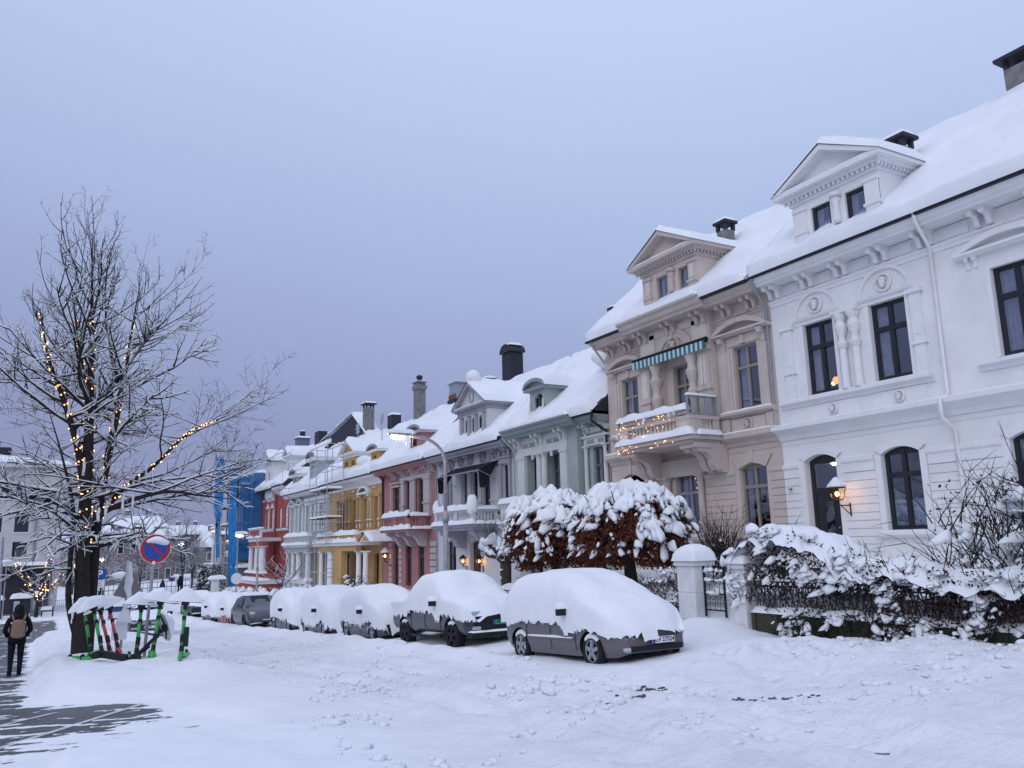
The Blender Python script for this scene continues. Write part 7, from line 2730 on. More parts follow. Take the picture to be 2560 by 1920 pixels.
# --- three hatchbacks almost lost under the snow
Hb = [(-1.98, 0.40, 0.74, 0.88, 0.60, 0.70, 0.60), (-1.88, 0.30, 0.85, 1.22, 0.76, 0.82, 0.60), (-1.5, 0.20, 0.90, 1.44, 0.80, 0.84, 0.60), (-0.5, 0.18, 0.90, 1.48, 0.81, 0.84, 0.61), (0.2, 0.18, 0.89, 1.44, 0.81, 0.84, 0.61), (0.7, 0.18, 0.87, 1.22, 0.81, 0.84, 0.62), (1.1, 0.18, 0.85, 0.98, 0.80, 0.83, 0.68), (1.6, 0.20, 0.76, 0.88, 0.77, 0.80, 0.66), (1.95, 0.26, 0.60, 0.68, 0.60, 0.66, 0.50)]


def hatch(name, label, x, y, paint, edge, seed, t_=0.30, fill=True, snow=True, wheels_snow=True):
    t = place_car(name, label, x, y, 0.0)
    mb = MB()
    car_body(mb, Hb, (1.28, -1.28), 0.36, 0.30, 80)
    mb.build('body', paint, t, smooth=True, sharp=50)
    sn = MB()
    car_snow(sn, Hb, edge, t_, 0.06, 90, 1.0, seed, 0.12, 0.14, [(-2, 0), (0.2, 0.0), (0.9, 0.12), (1.9, 0.14)])
    sn.build('snow_cover', 'snow', t, smooth=True)
    for s in (1, -1):
        for yw in (1.28, -1.28):
            wheel(t, s * 0.72, yw, 0.30, 0.30, 0.19, s)
        mirror(t, s * 0.86, 0.62, 0.96, s, snow=True)
    for yv in (-0.8, 0.25):
        seam(t, [(0.845, yv, 0.26), (0.853, yv, 0.5), (0.85, yv, 0.75)])
    MB().box(-0.5, 0.5, 1.86, 1.97, 0.36, 0.46).build('grille', 'plastic_dark', t)
    return t


hatch('hatchback', 'grey hatchback deep in snow directly behind the pickup', 9.98, 26.9, 'paint_grey', [(-2.1, 0.55), (-1.3, 0.66), (-0.9, 0.60), (0.4, 0.52), (1.2, 0.70), (1.6, 0.45), (2.2, 0.40)], 7.0, 0.34)
hatch('hatchback', 'car nearly swallowed by snow, only wheels showing, second behind the pickup', 10.05, 32.35, 'paint_slate', [(-2.1, 0.45), (-1.3, 0.60), (-0.9, 0.42), (0.4, 0.36), (1.2, 0.62), (1.6, 0.35), (2.2, 0.3)], 9.0, 0.42)
hatch('hatchback', 'snow-buried light grey car tucked in front of the bare dark car', 10.05, 37.5, 'paint_grey', [(-2.1, 0.6), (-1.3, 0.62), (-0.6, 0.66), (0.5, 0.52), (1.2, 0.56), (1.6, 0.4), (2.2, 0.3)], 12.0, 0.40)

# --- dark car swept free of snow
S_ = [(-2.15, 0.42, 0.80, 0.95, 0.64, 0.74, 0.62), (-2.0, 0.30, 0.92, 1.28, 0.80, 0.86, 0.60), (-1.4, 0.24, 0.98, 1.56, 0.86, 0.90, 0.60), (-0.4, 0.24, 0.98, 1.62, 0.87, 0.91, 0.61), (0.2, 0.24, 0.97, 1.58, 0.87, 0.91, 0.60), (0.75, 0.24, 0.96, 1.34, 0.87, 0.91, 0.62), (1.15, 0.24, 0.95, 1.08, 0.87, 0.91, 0.70), (1.7, 0.26, 0.90, 1.00, 0.85, 0.90, 0.68), (2.1, 0.30, 0.72, 0.84, 0.76, 0.82, 0.60), (2.28, 0.36, 0.56, 0.64, 0.58, 0.66, 0.46)]
t = place_car('bare_estate_car', 'dark grey car swept clear of snow except its roof, parked mid-row', 9.35, 42.8, 0.04)
mb = MB()
car_body(mb, S_, (1.4, -1.4), 0.40, 0.34)
body = mb.build('body', 'paint_grey', t, smooth=True, sharp=50)
m_ = MB()
m_.poly([(0.60, 0.30, 1.55), (-0.60, 0.30, 1.55), (-0.76, 1.12, 1.11), (0.76, 1.12, 1.11)])
m_.build('windscreen', 'car_glass', t)
for v in m_.v: pass
m_ = MB()
m_.poly([(-0.42, 0.36, 1.57), (0.42, 0.36, 1.57), (0.44, 0.86, 1.285), (-0.44, 0.86, 1.285)])
m_.build('sun_shade', 'ink', t)
for s in (1, -1):
    m_ = MB()
    m_.poly([(s * 0.915, 0.80, 1.02), (s * 0.915, -1.3, 1.04), (s * 0.70, -1.2, 1.48), (s * 0.68, 0.20, 1.52)])
    m_.build('side_window', 'car_glass', t)
    for yw in (1.4, -1.4):
        wheel(t, s * 0.78, yw, 0.34, 0.34, 0.22, s, snow=False, dark=True)
    mirror(t, s * 0.93, 0.78, 1.10, s, 'paint_grey', False)
    MB().blob((s * 0.62, 2.02, 0.74), (0.17, 0.16, 0.10), 12, 8, 2, 0.05).build('headlight', 'lens', t, smooth=True)
plate(t, 0.0, 2.27, 0.50, 0.1, '', w_=0.5)
MB().box(-0.7, 0.7, 2.16, 2.27, 0.34, 0.44).build('grille', 'plastic_dark', t)
sn = MB()
snow_slab(sn, -0.62, 0.62, -1.5, 0.25, 1.58, 0.16, 0.4, 0.1, 3)
sn.build('snow_cover', 'snow', t, smooth=True)

# --- far end of the row
for (lab, x, y, paint, sd, ed) in (('snow-covered car with a pinkish-red flank behind the bare dark car', 9.6, 48.4, 'paint_pink', 15.0, 0.55), ('rounded snow mound of a buried car near the end of the parked row', 9.6, 53.6, 'paint_slate', 18.0, 0.42)):
    hatch('hatchback', lab, x, y, paint, [(-2.1, ed), (-0.6, ed), (0.9, ed + 0.1), (2.2, ed - 0.1)], sd, 0.34)
t = place_car('estate_car', 'half-cleared dark car with snowy bonnet at the far end of the parked row', 9.3, 60.2, 0.04)
mb = MB()
car_body(mb, S_, (1.4, -1.4), 0.40, 0.34, 70)
mb.build('body', 'paint_grey', t, smooth=True, sharp=50)
sn = MB()
car_snow(sn, S_, [(-2.2, 1.2), (0.2, 1.25), (0.8, 1.0), (2.4, 0.72)], 0.16, 0.02, 80, 0.4, 22.0, 0.04)
sn.build('snow_cover', 'snow', t, smooth=True)
for s in (1, -1):
    for yw in (1.4, -1.4):
        wheel(t, s * 0.78, yw, 0.34, 0.34, 0.22, s, snow=False)
MB().box(-0.72, 0.72, 2.12, 2.28, 0.34, 0.64).build('grille', 'plastic_dark', t)

# --- black saloon on the other side, behind the scooters
t = place_car('black_saloon', 'black saloon with clear headlamps standing behind the rental scooters', 4.2, 42.2, 0.02)
B_ = [(-2.2, 0.40, 0.80, 0.92, 0.66, 0.74, 0.64), (-2.0, 0.28, 0.88, 1.02, 0.80, 0.84, 0.70), (-1.5, 0.22, 0.90, 1.12, 0.83, 0.86, 0.66), (-0.9, 0.22, 0.90, 1.38, 0.84, 0.87, 0.58), (0.1, 0.22, 0.90, 1.41, 0.84, 0.87, 0.58), (0.6, 0.22, 0.90, 1.20, 0.84, 0.87, 0.62), (1.0, 0.22, 0.88, 1.00, 0.84, 0.87, 0.70), (1.7, 0.24, 0.84, 0.93, 0.83, 0.86, 0.72), (2.2, 0.30, 0.76, 0.82, 0.78, 0.82, 0.70), (2.34, 0.34, 0.62, 0.70, 0.70, 0.76, 0.62)]
mb = MB()
car_body(mb, B_, (1.4, -1.4), 0.37, 0.31, 70)
mb.build('body', 'paint_black', t, smooth=True, sharp=50)
m_ = MB()
m_.poly([(0.56, 0.18, 1.40), (-0.56, 0.18, 1.40), (-0.74, 0.98, 1.02), (0.74, 0.98, 1.02)])
m_.build('windscreen', 'lens', t)
sn = MB()
car_snow(sn, B_, [(-2.3, 0.9), (0.0, 1.36), (0.95, 1.30), (1.0, 0.86), (2.4, 0.80)], 0.14, 0.0, 80, 0.4, 25.0, 0.02, 0.0)
sn.build('snow_cover', 'snow', t, smooth=True)
for s in (1, -1):
    for yw in (1.4, -1.4):
        wheel(t, s * 0.74, yw, 0.31, 0.31, 0.2, s, snow=False, dark=True)
    mirror(t, s * 0.88, 0.75, 1.0, s, 'plastic_dark', False)
    MB().box(s * 0.42, s * 0.76, 2.20, 2.33, 0.64, 0.75).build('headlight', 'lens', t)
    MB().box(s * 0.45, s * 0.74, 2.28, 2.37, 0.42, 0.50).build('fog_lamp', 'lens', t)
    MB().box(s * 0.05, s * 0.30, 2.28, 2.36, 0.60, 0.74).build('grille', 'rim', t)
plate(t, 0.0, 2.375, 0.50, 0.0, 'SV', w_=0.52)

# ------------------------------------------------------------------ big lime tree with fairy lights
def grow_tree(name, label, base, spec, seed, mats='bark', lights=None, cat='tree', snow=True, group=None):
    """spec: list of stems, each a list of points with radii; twigs grow from them"""
    rng = random.Random(seed)
    t = thing(name, label, cat, base, group)
    wood, fine, sn = MB(), MB(), MB()
    stems = []
    crown_c = Vector(spec['centre'])
    cr = spec['radius']

    def add_branch(pts, r0, r1, n):
        k = len(pts)
        wood_mb = wood if r0 > 0.02 else fine
        wood_mb.sweep(pts, [r0 + (r1 - r0) * i / (k - 1) for i in range(k)], n, cap=False)
        if snow and r0 > 0.0075:
            seg = []
            for i in range(k - 1):
                d = (pts[i + 1] - pts[i])
                L = d.length
                flat = math.hypot(d.x, d.y) / (L + 1e-9)
                r = r0 + (r1 - r0) * i / (k - 1)
                if flat > 0.34:
                    seg.append((pts[i], r, flat))
                else:
                    if len(seg) > 1: put_snow(seg)
                    seg = []
            if seg: seg.append((pts[-1], r1, 0.6))
            if len(seg) > 1: put_snow(seg)

    def put_snow(seg):
        P = [p + Vector((0, 0, r * 0.75 + 0.010)) for p, r, f in seg]
        R = [min(0.055, max(0.010, r * 0.85) * (0.6 + 0.6 * f)) * (1 + 0.35 * noise.noise(p * 3.0)) for p, r, f in seg]
        R[0] *= 0.5
        R[-1] *= 0.4
        sn.sweep(P, R, 5, cap=False)

    def limb(p, d, L, r, level):
        n = {1: 9, 2: 6, 3: 4}[level]
        pts = [p.copy()]
        step = L / n
        droop = spec['droop']
        for i in range(n):
            hfac = (p.z - spec['z0']) / (spec['z1'] - spec['z0'])
            g = (0.05 + 0.10 * hfac) if level < 3 else -0.02
            g -= droop * (1 - hfac) * (i / n) * (1.2 if level == 1 else 0.7)
            d = (d + Vector((rng.uniform(-1, 1), rng.uniform(-1, 1), rng.uniform(-0.6, 0.6))) * 0.13 + Vector((0, 0, g))).normalized()
            p = p + d * step
            pts.append(p.copy())
        add_branch(pts, r, r * 0.28, {1: 6, 2: 4, 3: 3}[level])
        if level >= 3: return
        m = {1: spec['n2'], 2: spec['n3']}[level]
        m = max(2, int(m * L / {1: 3.0, 2: 1.1}[level]))
        for k in range(m):
            s = rng.uniform(0.15 if level == 1 else 0.1, 1.0)
            i = min(n - 1, int(s * n))
            q = pts[i].lerp(pts[i + 1], s * n - i)
            dd = (pts[i + 1] - pts[i]).normalized()
            side = dd.cross(Vector((rng.uniform(-1, 1), rng.uniform(-1, 1), rng.uniform(-1, 1)))).normalized()
            a = rng.uniform(0.55, 1.0)
            nd = (dd * math.cos(a) + side * math.sin(a)).normalized()
            l2 = L * rng.uniform(0.22, 0.48) * (1.15 - 0.5 * s)
            limb(q, nd, l2, r * 0.42 if level == 1 else max(0.0055, r * 0.5), level + 1)

    for st in spec['stems']:
        pts = [Vector(p[:3]) for p in st]
        rad = [p[3] for p in st]
        # smooth the stem
        sm = [Vector(v[:3]) for v in catmull([tuple(p) + (r,) for p, r in zip(pts, rad)], 5)]
        sr = [v[3] for v in catmull([tuple(p) + (r,) for p, r in zip(pts, rad)], 5)]
        wood.sweep(sm, sr, 9, cap=True)
        stems.append((sm, sr))
        if snow:
            for i in range(1, len(sm) - 1):
                d = sm[i + 1] - sm[i]
                if sr[i] > 0.05 and rng.random() < 0.5 and math.hypot(d.x, d.y) / d.length > 0.10:
                    s = 1 if d.x < 0 else -1
                    sn.blob(sm[i] + Vector((s * sr[i] * 0.5, -sr[i] * 0.5, 0)), (sr[i] * 0.65, sr[i] * 0.55, d.length * 0.9), 7, 6, i, 0.5)
        tot = len(sm)
        H_ = sum((sm[i + 1] - sm[i]).length for i in range(tot - 1))
        m = int(spec['n1'] * H_)
        for k in range(m):
            s = rng.uniform(0.14, 0.99)
            i = min(tot - 2, int(s * (tot - 1)))
            q = sm[i].lerp(sm[i + 1], s * (tot - 1) - i)
            if q.z < spec['z0']: continue
            dd = (sm[i + 1] - sm[i]).normalized()
            a = rng.uniform(0, 2 * PI)
            hfac = max(0, min(1, (q.z - spec['z0']) / (spec['z1'] - spec['z0'])))
            out = Vector((math.cos(a), math.sin(a), 0))
            # lower limbs near level, upper ones steep
            el = -0.02 + 0.80 * hfac + rng.uniform(-0.2, 0.25)
            nd = (out * math.cos(el) + Vector((0, 0, 1)) * math.sin(el)).normalized()
            prof = 0.26 + 0.74 * math.sin(PI * min(1, max(0.0, 0.80 * (1 - hfac)))) ** 0.8
            L = cr * prof * rng.uniform(0.6, 1.05)
            limb(q, nd, L, min(sr[i] * 0.55, 0.012 + L * 0.011), 1)
    wood.build('trunk', mats, t, smooth=True)
    fine.build('crown', mats, t)['kind'] = 'stuff'
    if sn.v:
        sn.build('snow', 'snow', t, smooth=True)['kind'] = 'stuff'
    return t, stems


base = (0.95, 24.0, Z(0.95, 24.0) - 0.1)
X0, Y0_ = 0.95, 24.0
spec = dict(centre=(0.9, 24, 6), radius=3.5, z0=1.3, z1=10.6, droop=0.20, n1=3.5, n2=9, n3=6,
            stems=[
                [(0.98, 24.0, -1.0, 0.24), (0.92, 24.0, 0.4, 0.20), (0.84, 24.0, 2.2, 0.165), (0.80, 24.0, 4.2, 0.13), (0.72, 24.05, 6.6, 0.085), (0.62, 24.0, 8.4, 0.04), (0.50, 24.0, 10.3, 0.010)],
                [(1.10, 24.15, -1.0, 0.17), (1.12, 24.2, 1.0, 0.14), (1.14, 24.2, 2.8, 0.12), (1.30, 24.1, 4.4, 0.095), (1.50, 24.0, 6.0, 0.065), (1.62, 23.8, 7.6, 0.03), (1.75, 23.7, 9.0, 0.008)],
                [(0.80, 24.0, 3.2, 0.10), (0.55, 23.9, 4.4, 0.085), (0.15, 23.8, 5.6, 0.065), (-0.25, 23.7, 6.6, 0.04), (-0.55, 23.6, 7.8, 0.012)],
                [(0.78, 24.0, 4.4, 0.085), (0.70, 24.1, 5.6, 0.07), (0.40, 24.3, 7.2, 0.04), (0.1, 24.5, 8.9, 0.010)],
                [(1.14, 24.2, 2.6, 0.09), (1.7, 24.2, 3.4, 0.07), (2.4, 24.1, 4.0, 0.05), (3.2, 24.0, 4.9, 0.03), (3.9, 23.9, 5.3, 0.008)],
                [(0.84, 24.0, 2.4, 0.08), (1.5, 23.6, 2.9, 0.065), (2.6, 23.2, 3.25, 0.045), (3.5, 23.0, 3.15, 0.025), (4.3, 22.9, 3.05, 0.006)],
                [(0.84, 24.0, 2.5, 0.07), (0.2, 24.2, 3.0, 0.055), (-0.8, 24.4, 3.2, 0.04), (-1.9, 24.5, 3.1, 0.02), (-2.8, 24.6, 3.0, 0.006)],
                [(0.95, 24.0, -0.6, 0.10), (0.62, 23.9, 0.5, 0.075), (0.58, 23.9, 1.6, 0.06), (0.56, 23.9, 2.8, 0.05), (0.2, 23.8, 4.2, 0.025), (-0.2, 23.7, 5.4, 0.008)],
            ])
lime, lstems = grow_tree('lime_tree', 'tall bare lime tree wound with warm fairy lights, snow along every branch', base, spec, 21)
rng = random.Random(2)
fl = thing('fairy_lights', 'warm fairy lights wound up the stems of the tall bare lime tree', 'fairy lights', (0.95, 24.0, 1.2))
bulb = MB().blob((0, 0, 0), (0.018, 0.018, 0.021), 6, 4).mesh('bulb', 'bulb')
cab = MB()
for si in (0, 1, 2, 3, 4):
    sm, sr = lstems[si]
    pts = []
    a = rng.uniform(0, 6)
    for i in range(len(sm) - 1):
        for k in range(6):
            q = sm[i].lerp(sm[i + 1], k / 6)
            if q.z < 1.6 or q.z > 7.9 or (si == 1 and q.z < 2.6): continue
            a += 0.9
            r = sr[i] + 0.02
            p = q + Vector((math.cos(a) * r, math.sin(a) * r, 0))
            pts.append(p)
            if rng.random() < 0.62:
                inst(bulb, 'bulb', p, fl)
    if len(pts) > 2: cab.sweep(pts, 0.006, 3)
cab.build('cable', 'rubber', fl)

# ------------------------------------------------------------------ signs
def disc(mb, c, r, y, n=28, mi=0, th=0.004):
    mb.prism_y([(c[0] + r * math.cos(2 * PI * k / n), c[1] + r * math.sin(2 * PI * k / n)) for k in range(n)], y, y + th, mi)


def no_parking(label, x, y, zc, r, zg, lean=0.03, snow=True):
    t = thing('no_parking_sign', label, 'road sign', (x, y, zg))
    MB().sweep([(x - lean * (zc - zg), y + 0.05, zg - 0.2), (x, y + 0.05, zc + r * 0.9)], r * 0.11, 8).build('pole', 'galv', t, smooth=True)
    m_ = MB(); disc(m_, (x, zc), r, y, th=0.012); f = m_.build('sign_face', 'sign_red', t)
    m_ = MB(); disc(m_, (x, zc), r * 0.765, y - 0.004, th=0.004); m_.build('blue_field', 'sign_blue', f)
    a = math.radians(-45)
    d, s = Vector((math.cos(a), 0, math.sin(a))), Vector((-math.sin(a), 0, math.cos(a)))
    c = Vector((x, 0, zc))
    q = [c + d * r * 0.80 + s * r * 0.085, c - d * r * 0.80 + s * r * 0.085, c - d * r * 0.80 - s * r * 0.085, c + d * r * 0.80 - s * r * 0.085]
    MB().prism_y([(p.x, p.z) for p in q], y - 0.008, y - 0.004).build('diagonal_bar', 'sign_red', f)
    m_ = MB()
    n = 30
    for k in range(n):
        a0, a1 = 2 * PI * k / n, 2 * PI * (k + 1) / n
        m_.poly([(x + r * math.cos(a0), y, zc + r * math.sin(a0)), (x + r * math.cos(a1), y, zc + r * math.sin(a1)), (x + r * 1.03 * math.cos(a1), y, zc + r * 1.03 * math.sin(a1)), (x + r * 1.03 * math.cos(a0), y, zc + r * 1.03 * math.sin(a0))])
    m_.build('rim', 'sign_white', f)
    if snow:
        m_ = MB()
        def fn(u, v):
            yy = x - r * 0.62 + 1.50 * r * u
            top = zc + r * (0.42 + 0.50 * math.sin(PI * (0.10 + 0.8 * u)) ) - 0.10 * r * u
            th = r * (0.10 + 0.55 * math.sin(PI * u) ** 0.6 * (0.55 + 0.5 * u))
            z = top - th * v + 0.05 * r * nz3(u * 14, v * 4) * v
            b = math.sin(PI * min(1, max(0, v))) ** 0.6 * math.sin(PI * u) ** 0.4
            return (yy, y - 0.012 - 0.075 * r / 0.31 * b, z)
        m_.grid(fn, 26, 10)
        m_.blob((x, y + 0.05, zc + r * 0.98), (r * 0.12, 0.05, r * 0.08), 8, 6)
        m_.blob((x - 0.02, y - 0.03, zc - r * 0.98), (r * 0.10, 0.03, r * 0.14), 8, 6, 2, 0.3)
        m_.build('snow', 'snow', t, smooth=True)
    return t


no_parking('large round no-parking sign, blue with red ring and half covered by snow', 2.13, 20.0, 1.79, 0.31, Z(2.1, 20.0), 0.045)
no_parking('small far no-parking sign beside two walkers', 11.7, 93.5, -0.95, 0.32, Z(11.7, 93.5), 0.0)

# warning triangle seen from behind
zg = Z(2.06, 25)
t = thing('warning_sign', 'grey back of a triangular warning sign plastered with snow', 'road sign', (2.06, 25, zg))
MB().sweep([(1.94, 25.05, zg - 0.2), (2.05, 25.05, 1.30)], 0.035, 8).build('pole', 'galv', t, smooth=True)
tri = [(1.655, 0.56), (1.69, 0.52), (2.43, 0.53), (2.46, 0.57), (2.085, 1.33), (2.035, 1.33)]
MB().prism_y(tri, 25.0, 25.02).build('sign_plate', 'sign_back', t)
MB().prism_y([(1.70, -0.55), (2.08, -0.55), (2.08, -0.12), (1.70, -0.12)], 25.0, 25.02).build('lower_plate', 'sign_white', t)
for z in (0.55, 1.05, 0.33, 0.10):
    MB().box(1.93, 2.13, 24.96, 25.0, z - 0.02, z + 0.02).build('clamp', 'galv', t)
m_ = MB()
m_.grid(lambda u, v: (2.05 - 0.02 * v + (u - 0.5) * (0.10 + 0.10 * math.sin(PI * v)) + 0.04 * nz3(v * 5, u), 24.985 - 0.10 * math.sin(PI * u) * (0.4 + 0.6 * v), 0.50 + 0.98 * v), 8, 18)
for z in (0.36, 0.13):
    m_.blob((2.03, 24.97, z), (0.10, 0.06, 0.10), 8, 6, z, 0.5)
m_.lathe([(0.20, -0.12), (0.17, 0.02), (0.10, 0.16), (0.03, 0.30)], 1.99, 25.0, 10)
m_.build('snow', 'snow', t, smooth=True)['kind'] = 'stuff'

# parking sign with plates
y = 46.0
zg = Z(2.4, y)
t = thing('parking_sign', 'blue parking sign with small white plate below, beyond the tree', 'road sign', (2.44, y, zg))
for xp in (2.36, 2.60):
    MB().tube((xp - 0.05, y + 0.06, zg - 0.2), (xp, y + 0.06, 1.0 if xp > 2.5 else 0.5), 0.03, 6).build('pole', 'galv', t)
f = MB().box(2.16, 2.72, y, y + 0.02, 0.50, 0.98).build('sign_face', 'sign_blue', t)
inst(text_mesh('P', 0.50, 'sign_white', bold=0.012), 'lettering', (2.44, y - 0.004, 0.73), f, rot=(PI / 2, 0, 0))
f = MB().box(2.14, 2.68, y, y + 0.02, 0.10, 0.46).build('small_plate', 'sign_white', t)
for k in range(3):
    MB().box(2.24, 2.58 - 0.05 * (k % 2), y - 0.004, y, 0.18 + k * 0.09, 0.21 + k * 0.09).build('print_line', 'galv', f)
t = thing('ticket_machine_sign', 'white sign pointing to the parking ticket machine, half under snow', 'sign', (3.1, y + 0.5, zg))
MB().tube((2.72, y + 0.56, zg - 0.2), (2.72, y + 0.56, 0.72), 0.03, 6).build('pole', 'galv', t)
f = MB().box(2.66, 3.52, y + 0.5, y + 0.52, 0.46, 0.68).build('sign_face', 'sign_white', t)
inst(text_mesh('AUTOMAT', 0.17, 'ink', bold=0.004), 'lettering', (3.25, y + 0.494, 0.565), f, rot=(PI / 2, 0, 0))
MB().box(2.69, 2.85, y + 0.494, y + 0.5, 0.49, 0.65).build('symbol_square', 'ink', f)
inst(text_mesh('P', 0.15, 'sign_white', bold=0.003), 'lettering', (2.77, y + 0.490, 0.57), f, rot=(PI / 2, 0, 0))
m_ = MB(); m_.blob((3.35, y + 0.46, 0.66), (0.34, 0.10, 0.16), 14, 9, 4, 0.3); m_.build('snow', 'snow', t, smooth=True)
# round sign seen from behind near the red house, with its pole
t = thing('round_sign', 'plain grey back of a round sign before the red house terrace', 'road sign', (13, 66.8, Z(13, 66.8)))
m_ = MB()
disc(m_, (13.0, -0.38), 0.42, 66.8, th=0.02)
m_.build('sign_plate', 'sign_white', t)
MB().tube((13, 66.85, Z(13, 66.8) - 0.2), (13, 66.85, 3.2), 0.05, 6).build('pole', 'galv', t)

# ------------------------------------------------------------------ street lamps
def street_lamp(label, x, y, ztop, arm, power, r=0.07, s=1.0):
    zg = Z(x, y)
    t = thing('street_lamp', label, 'street lamp', (x, y, zg))
    MB().sweep([(x, y, zg - 0.2), (x, y, zg + (ztop - zg) * 0.55)], [r * 1.25, r * 1.2], 10).build('lower_post', 'galv', t, smooth=True)
    z1 = zg + (ztop - zg) * 0.55
    MB().lathe([(r * 1.9, z1), (r * 1.5, z1 + 0.10), (r, z1 + 0.35)], x, y, 10).build('collar', 'galv', t, smooth=True)
    pts = [(x, y, z1), (x, y, ztop - 0.9 * s)]
    for k in range(1, 9):
        a = PI / 2 * k / 8
        pts.append((x - arm * 0.72 * (1 - math.cos(a)), y, ztop - 0.9 * s + 0.85 * s * math.sin(a)))
    pts.append((x - arm, y, ztop + 0.02))
    MB().sweep(pts, [r * 0.85] * 2 + [r * 0.75] * 9, 10).build('arm', 'galv', t, smooth=True)
    hx = x - arm - 0.25 * s
    MB().blob((hx, y, ztop + 0.03), (0.42 * s, 0.17 * s, 0.10 * s), 14, 8, 1, 0.02).build('lamp_head', 'galv', t, smooth=True)
    MB().blob((hx - 0.08 * s, y, ztop - 0.06 * s), (0.26 * s, 0.12 * s, 0.09 * s), 12, 8).build('lens', 'lamp_street', t, smooth=True)
    m_ = MB()
    snow_slab(m_, hx - 0.40 * s, hx + 0.46 * s, y - 0.18 * s, y + 0.18 * s, ztop + 0.05, 0.17 * s, 0.25, 0.06, 3)
    m_.build('snow', 'snow', t, smooth=True)
    ic = MB()
    for k in range(9):
        px = hx - 0.25 * s + k * 0.08 * s
        ic.tube((px, y - 0.10 * s, ztop - 0.03), (px, y - 0.10 * s, ztop - 0.16 * s - 0.10 * s * (k % 3)), 0.012 * s, 4, r2=0.002)
    ic.build('icicles', 'lens', t)['kind'] = 'stuff'
    ld = bpy.data.lights.new('lamp_light', 'POINT')
    ld.energy = power
    ld.color = (1.0, 0.80, 0.55)
    ld.shadow_soft_size = 0.15
    lo = bpy.data.objects.new('lamp_light', ld); C.objects.link(lo)
    lo.parent = t
    lo.location = Vector((hx - 0.1, y, ztop - 0.30)) - off(t)
    return t


street_lamp('tall curved street lamp, lit, rising behind the pickup before the grey house', 11.5, 25.1, 5.30, 1.35, 60)
street_lamp('smaller lit street lamp in front of the red house', 12.4, 57.0, 2.75, 0.9, 45, 0.06, 0.95)

# ------------------------------------------------------------------ rental scooters
def scooter(label, x, y, yaw_, colour, lean=0.0, bar_tilt=0.0, fallen=False, box=False, depth=0.16, group='rental scooters in the snowbank'):
    z = Z(x, y)
    t = local_thing('rental_scooter', label, 'scooter', (x, y, z - depth), (lean * 0.4, lean, yaw_) if not fallen else (math.radians(12), math.radians(62), yaw_), group)
    # local: -y is the front (towards the viewer), stem rakes back
    k = Vector((0, 0.17, 1.0)).normalized()
    b0 = Vector((0, -0.04, 0.16))
    P = lambda s: b0 + k * s
    MB().sweep([P(0.26), P(0.98)], [0.040, 0.034], 10).build('stem', colour, t, smooth=True)
    MB().sweep([P(0.08), P(0.26)], [0.046, 0.046], 10).build('fork', 'plastic_dark', t, smooth=True)
    MB().sweep([P(0.98), P(1.12)], [0.042, 0.046], 10).build('stem_head', 'plastic_dark', t, smooth=True)
    top = P(1.12)
    hb = MB()
    s = math.sin(bar_tilt)
    hb.sweep([top + Vector((-0.30, 0.06, 0.02 - 0.30 * s)), top + Vector((-0.10, 0, 0.02 - 0.1 * s)), top + Vector((0.10, 0, 0.02 + 0.1 * s)), top + Vector((0.30, 0.06, 0.02 + 0.30 * s))], 0.018, 7)
    hb.box(-0.07, 0.07, top.y - 0.06, top.y + 0.04, top.z - 0.05, top.z + 0.03)
    hb.sweep([top + Vector((-0.12, -0.04, -0.02)), top + Vector((-0.24, -0.07, -0.04 - 0.2 * s))], 0.008, 5)
    hb.build('handlebar', 'plastic_dark', t)
    # wheels
    for yy, r in ((-0.02, 0.13), (0.92, 0.12)):
        m_ = MB()
        ring = [(0.0, yy + r * 0.82 * math.cos(2 * PI * q / 18), 0.12 + r * 0.82 * math.sin(2 * PI * q / 18)) for q in range(19)]
        m_.sweep(ring, 0.028, 6, cap=False)
        m_.blob((0, yy, 0.12), (0.03, r * 0.6, r * 0.6), 10, 6)
        m_.build('wheel', 'rubber', t, smooth=True)
    m_ = MB()
    m_.sweep([(0, -0.17, 0.14), (0, -0.12, 0.25), (0, -0.01, 0.29), (0, 0.10, 0.24)], [0.03, 0.042, 0.045, 0.035], 7)
    m_.build('mudguard', colour, t, smooth=True)
    m_ = MB()
    m_.box(-0.075, 0.075, 0.12, 0.84, 0.13, 0.19)
    m_.build('deck', colour, t)
    if box:
        MB().box(0.035, 0.115, P(0.3).y - 0.05, P(0.3).y + 0.06, 0.40, 0.78).build('battery_box', 'plastic_dark', t)
    MB().box(-0.045, 0.045, P(0.4).y - 0.048, P(0.4).y - 0.03, 0.46, 0.64).build('sticker', 'ink', t)
    MB().box(-0.04, 0.04, P(0.85).y - 0.046, P(0.85).y - 0.028, 0.90, 1.0).build('front_lamp', 'plastic_dark', t)
    m_ = MB()
    def fn(u, v):
        a = (u - 0.5) * 2
        w_ = 0.105 * (1 - abs(a) ** 3) ** 0.5 if abs(a) < 1 else 0.0
        h = (0.24 * (1 - abs(a) ** 1.6) + 0.03) * (1 + 0.25 * nz3(a * 3 + x * 7, y))
        b = (v - 0.5) * 2
        return (a * 0.36, top.y + 0.02 + b * w_ * 1.2, top.z + 0.03 + s * a * 0.30 + h * math.sqrt(max(0, 1 - b * b)) - 0.01)
    m_.grid(fn, 18, 10)
    m_.build('snow', 'snow', t, smooth=True)
    return t


